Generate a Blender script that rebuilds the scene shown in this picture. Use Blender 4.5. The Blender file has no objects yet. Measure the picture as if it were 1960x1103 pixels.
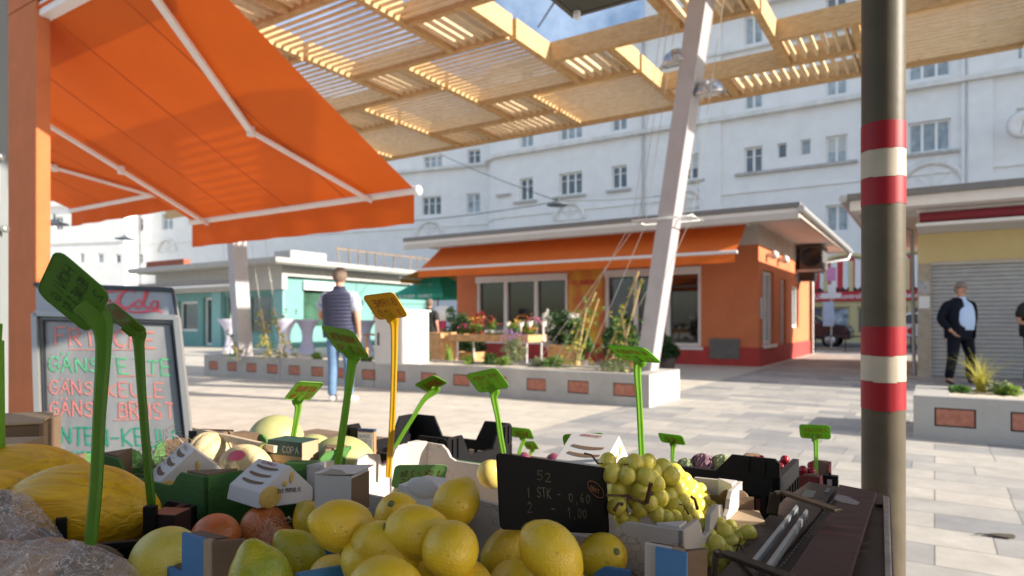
import bpy, math, random
from mathutils import Vector, Matrix, noise
random.seed(7)
R = math.radians
scene = bpy.context.scene
col = bpy.data.collections.new("market"); scene.collection.children.link(col)
CH, FP, HY, CX = 1.06, 1260.0, 617.0, 980.0     # eye height, focal length and horizon in photo pixels
ANG = R(32.7); CA, SA = math.cos(ANG), math.sin(ANG)

def W(px, py, Y): return Vector(((px-CX)/FP*Y, Y, CH-(py-HY)/FP*Y))
def F(a, b, z=0): return Vector((CA*a+SA*b, -SA*a+CA*b, z))
def PZ(px, py, z):
    Y = (CH-z)*FP/(py-HY); X = (px-CX)/FP*Y
    return (CA*X-SA*Y, SA*X+CA*Y)
def AOF(px, b):
    r = (px-CX)/FP
    return b*(r*CA-SA)/(CA+r*SA)
def ZOF(px, py, b):
    a = AOF(px, b); return CH+(HY-py)/FP*(-SA*a+CA*b)

MW = {}
def tag(o, label=None, cat=None, group=None, kind=None):
    if label: o['label'] = label
    if cat: o['category'] = cat
    if group: o['group'] = group
    if kind: o['kind'] = kind
    return o
def thing(name, label, cat, loc=(0,0,0), rz=0.0, group=None):
    o = bpy.data.objects.new(name, None); col.objects.link(o)
    o.empty_display_size = .1
    o.location = loc; o.rotation_euler = (0,0,rz)
    MW[o] = Matrix.Translation(Vector(loc)) @ Matrix.Rotation(rz, 4, 'Z')
    return tag(o, label, cat, group)
def gthing(name, label, cat, a, b, z=0, group=None, rot=0.0):
    return thing(name, label, cat, F(a,b,z), -ANG+rot, group)

class MB:
    def __init__(s): s.v=[]; s.f=[]; s.m=[]; s.s=[]
    def add(s, vs, fs, m=0, sm=False, T=None):
        k=len(s.v)
        for p in vs:
            p=Vector(p)
            s.v.append(T@p if T is not None else p)
        for f in fs: s.f.append([i+k for i in f]); s.m.append(m); s.s.append(sm)
        return s
    def poly(s, pts, m=0, T=None): return s.add(pts,[list(range(len(pts)))],m,False,T)
    def box(s,x0,x1,y0,y1,z0,z1,m=0,T=None):
        v=[(x,y,z) for x in (x0,x1) for y in (y0,y1) for z in (z0,z1)]
        return s.add(v,[(0,1,3,2),(4,6,7,5),(0,4,5,1),(2,3,7,6),(0,2,6,4),(1,5,7,3)],m,False,T)
    def bar(s,p0,p1,w,h,m=0,up=(0,0,1)):
        p0=Vector(p0);p1=Vector(p1);d=(p1-p0).normalized();u=Vector(up)
        sd=d.cross(u)
        if sd.length<1e-4: sd=d.cross(Vector((1,0,0)))
        sd.normalize();u=sd.cross(d).normalized()
        v=[q+sd*(w/2*i)+u*(h/2*j) for q in (p0,p1) for i,j in ((-1,-1),(1,-1),(1,1),(-1,1))]
        return s.add(v,[(0,3,2,1),(4,5,6,7),(0,1,5,4),(1,2,6,5),(2,3,7,6),(3,0,4,7)],m)
    def prism(s,pts,off,m=0,T=None):
        n=len(pts);off=Vector(off)
        v=[Vector(p) for p in pts]+[Vector(p)+off for p in pts]
        f=[list(range(n))[::-1],list(range(n,2*n))]+[(i,(i+1)%n,(i+1)%n+n,i+n) for i in range(n)]
        return s.add(v,f,m,False,T)
    def tube(s,pts,r,n=8,m=0,sm=True,cap=True):
        pts=[Vector(p) for p in pts]; N=len(pts)
        if not isinstance(r,(list,tuple)): r=[r]*N
        vs=[];prev=None
        for i,p in enumerate(pts):
            d=(pts[min(i+1,N-1)]-pts[max(i-1,0)]).normalized()
            if prev is None:
                u=d.cross(Vector((0,0,1)))
                if u.length<.1: u=d.cross(Vector((1,0,0)))
            else: u=prev-d*prev.dot(d)
            u.normalize();prev=u;w=d.cross(u)
            rr=r[i]
            rx,ry=rr if isinstance(rr,(tuple,list)) else (rr,rr)
            for k in range(n):
                t=2*math.pi*k/n; vs.append(p+u*(rx*math.cos(t))+w*(ry*math.sin(t)))
        fs=[(i*n+k,i*n+(k+1)%n,(i+1)*n+(k+1)%n,(i+1)*n+k) for i in range(N-1) for k in range(n)]
        s.add(vs,fs,m,sm)
        if cap:
            s.add(vs[:n],[list(range(n))[::-1]],m);s.add(vs[-n:],[list(range(n))],m)
        return s
    def lathe(s,prof,n=24,T=None,m=0,sm=True,fn=None):
        vs=[]
        for r,z in prof:
            for k in range(n):
                t=2*math.pi*k/n;p=Vector((r*math.cos(t),r*math.sin(t),z))
                vs.append(fn(p,t) if fn else p)
        fs=[(i*n+k,i*n+(k+1)%n,(i+1)*n+(k+1)%n,(i+1)*n+k) for i in range(len(prof)-1) for k in range(n)]
        return s.add(vs,fs,m,sm,T)
    def ell(s,c,rx,ry,rz,n=12,m=0,T=None,fn=None):
        c=Vector(c);h=max(4,n//2+1);vs=[]
        for i in range(h+1):
            ph=math.pi*i/h
            for k in range(n):
                t=2*math.pi*k/n
                p=Vector((rx*math.sin(ph)*math.cos(t),ry*math.sin(ph)*math.sin(t),-rz*math.cos(ph)))
                if fn:p=fn(p)
                vs.append(c+p)
        fs=[(i*n+k,i*n+(k+1)%n,(i+1)*n+(k+1)%n,(i+1)*n+k) for i in range(h) for k in range(n)]
        return s.add(vs,fs,m,True,T)
    def build(s,name,mats,parent=None,world=False,bevel=0,loc=None,merge=False,solid=0,sub=0):
        me=bpy.data.meshes.new(name)
        vs=s.v
        if world and parent is not None:
            I=MW[parent].inverted(); vs=[I@p for p in vs]
        if loc is not None: loc=Vector(loc); vs=[p-loc for p in vs]
        me.from_pydata([tuple(p) for p in vs],[],s.f)
        if not isinstance(mats,(list,tuple)): mats=[mats]
        for x in mats: me.materials.append(x)
        me.polygons.foreach_set('material_index',s.m); me.polygons.foreach_set('use_smooth',s.s)
        if merge:
            import bmesh
            bm=bmesh.new();bm.from_mesh(me);bmesh.ops.remove_doubles(bm,verts=bm.verts,dist=1e-5);bmesh.ops.dissolve_degenerate(bm,edges=bm.edges,dist=1e-6);bm.to_mesh(me);bm.free()
        me.update()
        o=bpy.data.objects.new(name,me);col.objects.link(o)
        if parent is not None: o.parent=parent; MW[o]=MW[parent]
        elif loc is not None: o.location=loc; MW[o]=Matrix.Translation(loc)
        else: MW[o]=Matrix.Identity(4)
        if bevel:
            b=o.modifiers.new('bevel','BEVEL');b.width=bevel;b.segments=2;b.limit_method='ANGLE';b.angle_limit=R(40)
        if solid:
            b=o.modifiers.new('solid','SOLIDIFY');b.thickness=solid;b.offset=0
        if sub:
            b=o.modifiers.new('sub','SUBSURF');b.levels=sub;b.render_levels=sub
        return o

# ---------------------------------------------------------------- materials
def newmat(name):
    m=bpy.data.materials.new(name);m.use_nodes=True
    nt=m.node_tree;return m,nt,nt.nodes['Principled BSDF']
def N(nt,typ,**kw):
    n=nt.nodes.new(typ)
    for k,v in kw.items():
        if k.startswith('i_'): n.inputs[k[2:].replace('_',' ')].default_value=v
        else: setattr(n,k,v)
    return n
def mat(name,c,rough=.6,metal=0,var=.12,vs=6,bump=0,bs=60,scale=(1,1,1),c2=None,spec=.5,trans=0,sss=0,stain=0,emit=0,coat=0,coord='Object',alpha=1):
    m,nt,bs_=newmat(name);L=nt.links
    tc=N(nt,'ShaderNodeTexCoord');mp=N(nt,'ShaderNodeMapping');mp.inputs['Scale'].default_value=scale
    L.new(tc.outputs[coord],mp.inputs[0])
    n1=N(nt,'ShaderNodeTexNoise',i_Scale=vs,i_Detail=5.0,i_Roughness=.6);L.new(mp.outputs[0],n1.inputs['Vector'])
    rp=N(nt,'ShaderNodeValToRGB');rp.color_ramp.elements[0].position=.3;rp.color_ramp.elements[1].position=.7
    if c2 is None:
        lo=[x*(1-var) for x in c];hi=[min(1,x*(1+var)) for x in c]
    else: lo,hi=c,c2
    rp.color_ramp.elements[0].color=(*lo,1);rp.color_ramp.elements[1].color=(*hi,1)
    L.new(n1.outputs['Fac'],rp.inputs[0]);out=rp.outputs[0]
    if stain:
        n3=N(nt,'ShaderNodeTexNoise',i_Scale=1.3,i_Detail=8.0,i_Roughness=.7);L.new(tc.outputs[coord],n3.inputs['Vector'])
        mr=N(nt,'ShaderNodeMapRange');mr.inputs[1].default_value=.45;mr.inputs[2].default_value=.8;mr.inputs[3].default_value=1;mr.inputs[4].default_value=1-stain
        L.new(n3.outputs['Fac'],mr.inputs[0])
        mx=N(nt,'ShaderNodeMix',data_type='RGBA',blend_type='MULTIPLY');mx.inputs[0].default_value=1
        L.new(out,mx.inputs[6]);L.new(mr.outputs[0],mx.inputs[7]);out=mx.outputs[2]
    L.new(out,bs_.inputs['Base Color'])
    bs_.inputs['Roughness'].default_value=rough;bs_.inputs['Metallic'].default_value=metal
    bs_.inputs['Specular IOR Level'].default_value=spec
    bs_.inputs['Coat Weight'].default_value=coat
    bs_.inputs['Alpha'].default_value=alpha
    if sss:
        bs_.inputs['Subsurface Weight'].default_value=sss;bs_.inputs['Subsurface Radius'].default_value=(.01,.008,.003);bs_.inputs['Subsurface Scale'].default_value=.5
    if emit:
        L.new(out,bs_.inputs['Emission Color']);bs_.inputs['Emission Strength'].default_value=emit
    if bump:
        n2=N(nt,'ShaderNodeTexNoise',i_Scale=bs,i_Detail=4.0);L.new(mp.outputs[0],n2.inputs['Vector'])
        bp=N(nt,'ShaderNodeBump',i_Strength=bump,i_Distance=.01);L.new(n2.outputs['Fac'],bp.inputs['Height']);L.new(bp.outputs[0],bs_.inputs['Normal'])
    if trans:
        t=N(nt,'ShaderNodeBsdfTranslucent');L.new(out,t.inputs['Color'])
        ms=N(nt,'ShaderNodeMixShader');ms.inputs[0].default_value=trans
        L.new(bs_.outputs[0],ms.inputs[1]);L.new(t.outputs[0],ms.inputs[2])
        L.new(ms.outputs[0],nt.nodes['Material Output'].inputs['Surface'])
    return m
def glassmat(name,c=(.03,.035,.04),rough=.03,spec=.8):
    m=mat(name,c,rough=rough,var=.4,vs=2,spec=spec);return m
def woodmat(name,c,c2,sc=(1,1,1)):
    m,nt,b=newmat(name);L=nt.links
    tc=N(nt,'ShaderNodeTexCoord');mp=N(nt,'ShaderNodeMapping');mp.inputs['Scale'].default_value=sc
    L.new(tc.outputs['Object'],mp.inputs[0])
    n=N(nt,'ShaderNodeTexNoise',i_Scale=9.0,i_Detail=6.0,i_Distortion=.6);L.new(mp.outputs[0],n.inputs['Vector'])
    rp=N(nt,'ShaderNodeValToRGB');rp.color_ramp.elements[0].position=.35;rp.color_ramp.elements[1].position=.65
    rp.color_ramp.elements[0].color=(*c,1);rp.color_ramp.elements[1].color=(*c2,1)
    L.new(n.outputs['Fac'],rp.inputs[0])
    kn=N(nt,'ShaderNodeTexVoronoi',i_Scale=2.2);L.new(tc.outputs['Object'],kn.inputs['Vector'])
    kr=N(nt,'ShaderNodeMapRange');kr.inputs[1].default_value=.02;kr.inputs[2].default_value=.06;kr.inputs[3].default_value=.45;kr.inputs[4].default_value=1
    L.new(kn.outputs['Distance'],kr.inputs[0])
    mx=N(nt,'ShaderNodeMix',data_type='RGBA',blend_type='MULTIPLY');mx.inputs[0].default_value=1
    L.new(rp.outputs[0],mx.inputs[6]);L.new(kr.outputs[0],mx.inputs[7]);L.new(mx.outputs[2],b.inputs['Base Color'])
    b.inputs['Roughness'].default_value=.65
    bp=N(nt,'ShaderNodeBump',i_Strength=.2,i_Distance=.01);L.new(n.outputs['Fac'],bp.inputs['Height']);L.new(bp.outputs[0],b.inputs['Normal'])
    return m

# ---------------------------------------------------------------- hand lettering as strokes (grid 4 wide, 6 high)
SF={'A':[[(0,0),(2,6),(4,0)],[(.8,2.2),(3.2,2.2)]],'B':[[(0,0),(0,6),(2.6,6),(3.4,4.6),(2.4,3.2),(0,3.2)],[(2.4,3.2),(3.8,1.6),(2.8,0),(0,0)]],
'C':[[(3.8,5),(2.4,6),(.8,5.2),(0,3),(.8,.8),(2.4,0),(3.8,1)]],'D':[[(0,0),(0,6),(2.4,5.6),(3.8,3),(2.4,.3),(0,0)]],
'E':[[(3.6,6),(0,6),(0,0),(3.6,0)],[(0,3.1),(2.8,3.1)]],'F':[[(3.6,6),(0,6),(0,0)],[(0,3.1),(2.8,3.1)]],
'G':[[(3.8,5),(2.4,6),(.8,5.2),(0,3),(.8,.8),(2.6,0),(3.8,1.2),(3.8,2.8),(2.2,2.8)]],'H':[[(0,0),(0,6)],[(4,0),(4,6)],[(0,3),(4,3)]],
'I':[[(2,0),(2,6)]],'J':[[(3,6),(3,1.2),(1.8,0),(.4,1)]],'K':[[(0,0),(0,6)],[(3.8,6),(0,2.8),(3.8,0)]],'L':[[(0,6),(0,0),(3.4,0)]],
'M':[[(0,0),(.4,6),(2,2.4),(3.6,6),(4,0)]],'N':[[(0,0),(0,6),(3.8,0),(3.8,6)]],'O':[[(2,6),(.3,4.8),(0,3),(.3,1),(2,0),(3.7,1),(4,3),(3.7,4.8),(2,6)]],
'P':[[(0,0),(0,6),(2.8,6),(3.7,4.5),(2.6,3),(0,3)]],'R':[[(0,0),(0,6),(2.8,6),(3.7,4.5),(2.6,3),(0,3)],[(1.6,3),(3.8,0)]],
'S':[[(3.7,5.2),(2,6),(.4,5),(.8,3.5),(3.2,2.6),(3.7,1.2),(2,0),(.2,.8)]],'T':[[(0,6),(4,6)],[(2,6),(2,0)]],
'U':[[(0,6),(0,1.4),(1.4,0),(2.8,.2),(3.8,1.6),(3.8,6)]],'V':[[(0,6),(2,0),(4,6)]],'W':[[(0,6),(1,0),(2,4),(3,0),(4,6)]],'X':[[(0,0),(4,6)],[(0,6),(4,0)]],
'Y':[[(0,6),(2,3),(4,6)],[(2,3),(2,0)]],'Z':[[(0,6),(3.8,6),(0,0),(3.8,0)]],
'0':[[(2,6),(.5,4.6),(.5,1.4),(2,0),(3.5,1.4),(3.5,4.6),(2,6)]],'1':[[(.8,4.4),(2.2,6),(2.2,0)]],'2':[[(.4,4.8),(1.8,6),(3.4,5),(3,3.2),(.3,0),(3.8,.2)]],
'3':[[(.4,5.5),(2.4,6),(3.2,4.6),(1.6,3.2),(3.6,1.8),(2.2,0),(.3,.6)]],'4':[[(2.8,0),(2.8,6),(.2,1.8),(3.8,1.8)]],'5':[[(3.4,6),(.7,6),(.5,3.4),(2.4,3.7),(3.6,2),(2.2,0),(.3,.5)]],
'6':[[(3,6),(1,4),(.4,1.6),(1.8,0),(3.4,1.4),(2.4,3.1),(.6,2.2)]],'8':[[(2,3.2),(.6,4.6),(2,6),(3.4,4.6),(2,3.2),(.3,1.4),(2,0),(3.7,1.4),(2,3.2)]],
'9':[[(3.4,4),(1.8,3),(.6,4.4),(2,6),(3.4,4.6),(3,0)]],'-':[[(.5,3),(3.5,3)]],'=':[[(.5,3.8),(3.5,3.8)],[(.5,2),(3.5,2)]],'.':[[(1.6,0),(2.2,.3)]],',':[[(2.2,.6),(1.4,-1)]],'~':[[(.3,2.8),(1.4,3.6),(2.6,2.6),(3.7,3.4)]],' ':[],
'€':[[(3.8,5.2),(2.2,6),(.8,4.6),(.8,1.4),(2.2,0),(3.8,.8)],[(0,3.5),(2.8,3.5)],[(0,2.5),(2.6,2.5)]]}
SF['Ä']=SF['A']+[[(.6,7),(.9,7.4)],[(3,7),(3.3,7.4)]]; SF['Ö']=SF['O']+[[(.9,7),(1.2,7.4)],[(2.8,7),(3.1,7.4)]]
def strokes(mb,txt,org,U,V,h,th,adv=5.4,mirror=False,jit=.25,m=0,eps=.0006,squeeze=1.0,fit=None):
    """hand lettering in the plane org + u*U + v*V (unit vectors); u runs right, v up"""
    U=Vector(U).normalized();V=Vector(V).normalized();n=U.cross(V).normalized()
    org=Vector(org)+n*eps
    k=h/6.0;kx=k*squeeze
    w=len(txt)*adv*kx
    if fit: kx*=fit/w; w=fit
    rnd=random.Random(hash(txt)%999 if False else sum(map(ord,txt)))
    for i,c in enumerate(txt):
        jy=rnd.uniform(-jit,jit)*k*1.2;js=1+rnd.uniform(-jit,jit)*.4;sh=rnd.uniform(-.1,.1)*jit*4
        for pl in SF.get(c,[]):
            P=[]
            for x,y in pl:
                x+=rnd.uniform(-jit,jit)*.6;y+=rnd.uniform(-jit,jit)*.6
                u=(i*adv+x+sh*y)*kx;v=y*k*js+jy
                if mirror:u=w-u
                P.append(org+U*u+V*v)
            for p,q in zip(P[:-1],P[1:]):
                d=(q-p)
                if d.length<1e-7: continue
                d.normalize();sd=n.cross(d)*th/2;e=d*th*.35
                mb.poly([p-e-sd,q+e-sd,q+e+sd,p-e+sd],m)
    return mb
def fonttext(name,body,size,mt,parent,T,ext=.003,shear=0,width=None):
    cu=bpy.data.curves.new(name,'FONT');cu.body=body;cu.size=size;cu.extrude=ext;cu.shear=shear;cu.offset=size*.012
    o=bpy.data.objects.new(name,cu);scene.collection.objects.link(o)
    dg=bpy.context.evaluated_depsgraph_get();me=bpy.data.meshes.new_from_object(o.evaluated_get(dg))
    scene.collection.objects.unlink(o);bpy.data.objects.remove(o)
    if width:
        xs=[v.co.x for v in me.vertices];k=width/(max(xs)-min(xs));me.transform(Matrix.Diagonal((k,1,1,1)))
    me.transform(T);me.materials.clear();me.materials.append(mt)
    o=bpy.data.objects.new(name,me);col.objects.link(o);o.parent=parent;MW[o]=MW[parent];return o
VERT=Matrix.Rotation(R(90),4,'X')      # text standing up in the local xz plane, read from -y

# wall in local coordinates: face at y=y0 looking to -y, openings recessed by d
def wall(mb,x0,x1,z0,z1,holes,y0=0,d=.12,m=0,mr=None,axis='x',flip=1):
    mr=m if mr is None else mr
    xs=sorted({x0,x1,*[h[0] for h in holes],*[h[1] for h in holes]});zs=sorted({z0,z1,*[h[2] for h in holes],*[h[3] for h in holes]})
    def P(x,y,z): return (x,y,z) if axis=='x' else (-y,x,z)
    for i in range(len(xs)-1):
        for j in range(len(zs)-1):
            cx,cz=(xs[i]+xs[i+1])/2,(zs[j]+zs[j+1])/2
            if cx<x0 or cx>x1 or cz<z0 or cz>z1: continue
            if any(h[0]<cx<h[1] and h[2]<cz<h[3] for h in holes): continue
            mb.poly([P(xs[i],y0,zs[j]),P(xs[i+1],y0,zs[j]),P(xs[i+1],y0,zs[j+1]),P(xs[i],y0,zs[j+1])],m)
    for a,b,c,e in holes:
        y1=y0+d
        mb.poly([P(a,y0,c),P(b,y0,c),P(b,y1,c),P(a,y1,c)],mr);mb.poly([P(a,y0,e),P(a,y1,e),P(b,y1,e),P(b,y0,e)],mr)
        mb.poly([P(a,y0,c),P(a,y1,c),P(a,y1,e),P(a,y0,e)],mr);mb.poly([P(b,y0,c),P(b,y0,e),P(b,y1,e),P(b,y1,c)],mr)
def window(par,a,b,c,e,y,panes=2,fw=.07,fm=None,gm=None,sill=None,bars=0,axis='x',rows=(),fd=.05,label=None,shut=0,sm=None):
    def BX(mb,x0,x1,y0,y1,z0,z1,m=0):
        if axis=='x': mb.box(x0,x1,y0,y1,z0,z1,m)
        else: mb.box(-y1,-y0,x0,x1,z0,z1,m)
    f=MB()
    BX(f,a,b,y-fd,y,c,c+fw);BX(f,a,b,y-fd,y,e-fw,e);BX(f,a,a+fw,y-fd,y,c+fw,e-fw);BX(f,b-fw,b,y-fd,y,c+fw,e-fw)
    for i in range(1,panes):
        x=a+(b-a)*i/panes;BX(f,x-fw*.6,x+fw*.6,y-fd,y,c+fw,e-fw)
    for r in rows:
        z=c+(e-c)*r
        for i in range(panes):
            xa=a+(b-a)*i/panes+fw*(1 if i==0 else .6);xb=a+(b-a)*(i+1)/panes-fw*(1 if i==panes-1 else .6)
            BX(f,xa,xb,y-fd*.8,y,z-.02,z+.02)
    fo=f.build('window',fm,par)
    g=MB();BX(g,a+.01,b-.01,y+.001,y+.012,c+.01,e-.01);g.build('pane',gm,fo)
    if shut:
        g=MB();k=0;z=e-fw
        while z>e-fw-(e-c)*shut: BX(g,a+fw,b-fw,y-.02,y-.004,z-.045,z);z-=.05
        g.build('blind',sm,fo)
    if sill is not None:
        g=MB();BX(g,a-.12,b+.12,y-sill[0],y-fd-.01,c-.09,c-.005);g.build('sill',sill[1],fo)
    return fo
SUNDIR=(.93,-.37,0);SUNEL=22;SUNE=5.0;SKYS=.10;EXPO=1.05;CANW=2.75;SHB=2.2
# ---------------------------------------------------------------- ground
def paving():
    m,nt,b=newmat('paving');L=nt.links
    tc=N(nt,'ShaderNodeTexCoord');mp=N(nt,'ShaderNodeMapping');mp.inputs['Rotation'].default_value=(0,0,ANG)
    L.new(tc.outputs['Object'],mp.inputs[0])
    wob=N(nt,'ShaderNodeTexNoise',i_Scale=.7,i_Detail=2.0)
    br=N(nt,'ShaderNodeTexBrick',offset=.37,offset_frequency=2,squash=.62,squash_frequency=3)
    br.inputs['Scale'].default_value=1.0;br.inputs['Mortar Size'].default_value=.004;br.inputs['Mortar Smooth'].default_value=.2
    br.inputs['Brick Width'].default_value=.62;br.inputs['Row Height'].default_value=.31;br.inputs['Bias'].default_value=-.1
    br.inputs['Color1'].default_value=(.50,.465,.41,1);br.inputs['Color2'].default_value=(.25,.255,.265,1);br.inputs['Mortar'].default_value=(.19,.18,.17,1)
    L.new(mp.outputs[0],br.inputs['Vector'])
    # large plain slabs in the middle and on the left of the square
    br2=N(nt,'ShaderNodeTexBrick',offset=.5);br2.inputs['Scale'].default_value=1.0;br2.inputs['Mortar Size'].default_value=.006
    br2.inputs['Brick Width'].default_value=1.6;br2.inputs['Row Height'].default_value=.8
    br2.inputs['Color1'].default_value=(.64,.58,.49,1);br2.inputs['Color2'].default_value=(.57,.52,.44,1);br2.inputs['Mortar'].default_value=(.36,.33,.29,1)
    L.new(mp.outputs[0],br2.inputs['Vector'])
    sp=N(nt,'ShaderNodeSeparateXYZ');L.new(mp.outputs[0],sp.inputs[0])
    a=N(nt,'ShaderNodeMath',operation='LESS_THAN');a.inputs[1].default_value=-3.3;L.new(sp.outputs[0],a.inputs[0])
    mx=N(nt,'ShaderNodeMix',data_type='RGBA');L.new(a.outputs[0],mx.inputs[0]);L.new(br.outputs[0],mx.inputs[6]);L.new(br2.outputs[0],mx.inputs[7])
    n=N(nt,'ShaderNodeTexNoise',i_Scale=3.0,i_Detail=9.0,i_Roughness=.75);L.new(tc.outputs['Object'],n.inputs['Vector'])
    mr=N(nt,'ShaderNodeMapRange');mr.inputs[1].default_value=.3;mr.inputs[2].default_value=.72;mr.inputs[3].default_value=.72;mr.inputs[4].default_value=1.12;L.new(n.outputs['Fac'],mr.inputs[0])
    m2=N(nt,'ShaderNodeMix',data_type='RGBA',blend_type='MULTIPLY');m2.inputs[0].default_value=1;L.new(mx.outputs[2],m2.inputs[6]);L.new(mr.outputs[0],m2.inputs[7])
    L.new(m2.outputs[2],b.inputs['Base Color']);b.inputs['Roughness'].default_value=.75
    bp=N(nt,'ShaderNodeBump',i_Strength=.35,i_Distance=.01);L.new(n.outputs['Fac'],bp.inputs['Height']);L.new(bp.outputs[0],b.inputs['Normal'])
    return m
g=MB();g.poly([(-300,-60,0),(300,-60,0),(300,400,0),(-300,400,0)]);tag(g.build('plaza_paving',paving()),kind='structure')
asphalt=mat('asphalt',(.06,.06,.062),rough=.85,var=.25,vs=40,bump=.3,bs=200)
kerbm=mat('kerb_stone',(.33,.32,.3),rough=.8,var=.15,vs=12)
g=MB();g.poly([F(-60,27.4,.004),F(60,27.4,.004),F(60,33.0,.004),F(-60,33.0,.004)]);tag(g.build('road',asphalt),kind='structure')
T0=Matrix.Rotation(-ANG,4,'Z')
g=MB();g.box(-60,60,27.1,27.4,-.05,.12,T=T0);g.box(-60,60,33.0,34.29,-.05,.12,T=T0);tag(g.build('kerb',kerbm),kind='structure')

# ---------------------------------------------------------------- white apartment block
stucco=mat('white_stucco',(.81,.81,.80),rough=.9,var=.04,vs=1.2,bump=.15,bs=30,stain=.09)
stuccot=mat('stucco_trim',(.74,.73,.70),rough=.9,var=.1,vs=3,stain=.25)
sillm=mat('stone_sill',(.46,.44,.42),rough=.9,var=.2,vs=5)
whitef=mat('white_window_frame',(.8,.8,.78),rough=.5,var=.03)
blindm=mat('window_blind',(.62,.64,.62),rough=.7,var=.05)
glass=glassmat('window_glass',(.10,.12,.14));glassb=glassmat('curtained_glass',(.32,.37,.40),rough=.06,spec=.6)
roofm=mat('roof_tile',(.22,.12,.09),rough=.85,var=.2,vs=8)
BA=34.3
A=gthing('apartment_building','long white rendered apartment block with rounded corner and stacked windows behind the orange kiosk','building',0,BA)
S=F(0,BA)
rows_px=[(994,1020,341,384,2),(1070,1114,330,373,3),(1170,1200,317,361,2),(1307,1337,295,344,2),(1424,1460,281,332,2),(1488,1506,274,302,1),(1532,1552,267,296,1),(1580,1622,259,314,2),(1738,1820,231,291,3),(1945,1990,205,262,3),(2040,2090,180,250,2),(2200,2260,150,230,3)]
holesA=[]
for (x0,x1,yt,yb,n) in rows_px:
    xm=(x0+x1)/2;a0,a1=AOF(x0,BA),AOF(x1,BA);zb,zt=ZOF(xm,yb,BA),ZOF(xm,yt,BA)
    for k in range(0,3):
        if n==1 and k>0: continue
        if (zt-zb)>1.3 or k==0 or True: holesA.append((a0,a1,zb+3.25*k,zt+3.25*k+(.12 if k else 0),n,k))
# windows at street level between the lunettes seen over the kiosk roofs
for x0,x1 in ((1580,1625),):
    a0,a1=AOF(x0,BA),AOF(x1,BA);holesA.append((a0,a1,ZOF(1600,444,BA),ZOF(1600,392,BA),2,-1))
aL=AOF(963,BA);TOP=17.0
m=MB();wall(m,aL,60,3.6,TOP,[(h[0],h[1],h[2],h[3]) for h in holesA],d=.22)
# rounded corner: quarter turn of radius 2 m, then the return wall
rc=2.0;prev=None
for k in range(9):
    t=R(90)*k/8;x=aL-rc*math.sin(t);y=rc-rc*math.cos(t)
    if prev: m.add([(prev[0],prev[1],0),(x,y,0),(x,y,TOP),(prev[0],prev[1],TOP)],[(1,0,3,2)],0,True)
    prev=(x,y)
m.poly([(aL-rc,rc,0),(aL-rc,14,0),(aL-rc,14,TOP),(aL-rc,rc,TOP)])
m.poly([(aL-rc,rc,TOP),(aL-rc,14,TOP),(60,14,TOP),(60,0,TOP),(aL,0,TOP)])
for px in (1360,1870): a=AOF(px,BA);m.box(a-.55,a+.55,-.12,-.002,3.6,TOP)
m.build('wall',stucco,A)
def cornice(z,h,dp,m_,y0=0):
    c=MB();pts=[(60,-dp),(aL,-dp)]+[(aL-(rc+dp)*math.sin(R(90)*k/8),rc-(rc+dp)*math.cos(R(90)*k/8)) for k in range(1,9)]+[(aL-rc-dp,8)]
    inn=[(60,-.001)]+[(aL,-.001)]+[(aL-rc*math.sin(R(90)*k/8),rc-rc*math.cos(R(90)*k/8)) for k in range(1,9)]+[(aL-rc,8)]
    for i in range(len(pts)-1):
        p,q=pts[i],pts[i+1];p2,q2=inn[i],inn[i+1]
        c.poly([(*p,z),(*p,z+h),(*q,z+h),(*q,z)]);c.poly([(*p,z+h),(*p2,z+h),(*q2,z+h),(*q,z+h)]);c.poly([(*p,z),(*q,z),(*q2,z),(*p2,z)])
    c.build('cornice',m_,A)
cornice(11.35,.22,.32,stuccot);cornice(14.75,.12,.22,stuccot);cornice(16.75,.25,.45,stuccot);cornice(7.55,.06,.06,stuccot)
for i,(a0,a1,zb,zt,n,k) in enumerate(holesA):
    window(A,a0,a1,zb,zt,.22,panes=n,fw=.095 if n>1 else .06,fm=whitef,gm=glassb if (i*7+k)%3 else glass,bars=0,rows=(.66,) if n>1 and (i+k)%3==0 else (),sill=(.1,sillm) if k!=0 else None,shut=(.45 if (i*5)%4==1 else 0),sm=blindm)
# long shared sills under the first-floor windows
for x0,x1,y in ((1408,1642,332),(985,1028,385),(1060,1122,375),(1162,1208,363),(1298,1350,346),(1725,1835,292),(952,978,372)):
    a0,a1=AOF(x0,BA),AOF(x1,BA);z=ZOF((x0+x1)/2,y+ (0 if x1-x0<200 else -12),BA);sl=MB();sl.box(a0,a1,-.18,-.002,z-.13,z);sl.build('ledge',sillm,A)
def lunette(par,a,z,r,mat_):
    c=MB();pts=[(a+r*math.cos(R(180)*k/14),-.03,z+r*math.sin(R(180)*k/14)) for k in range(15)]
    c.tube(pts,[(.10,.16)]*15,n=6)
    c.box(a-r,a+r,-.06,-.003,z-.06,z+.02);c.box(a-.06,a+.06,-.05,-.004,z+.03,z+r*.8)
    for k in (-1,1): c.bar((a,-.01,z),(a+k*r*.55,-.01,z+r*.6),.04,.04)
    c.build('lunette_relief',mat_,par)
for px,py,r in ((1090,420,.95),(1783,365,1.25),(1312,398,.95)): lunette(A,AOF(px,BA),ZOF(px,py,BA),r,stuccot)
zincp=mat('zinc',(.45,.46,.47),rough=.5,metal=.6,var=.1)
for px in (1232,1665,1850):
    dr=MB();a=AOF(px,BA);dr.tube([(a,-.1,3.6),(a,-.1,16.9)],.06,n=6);dr.build('downpipe',zincp,A)
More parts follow.
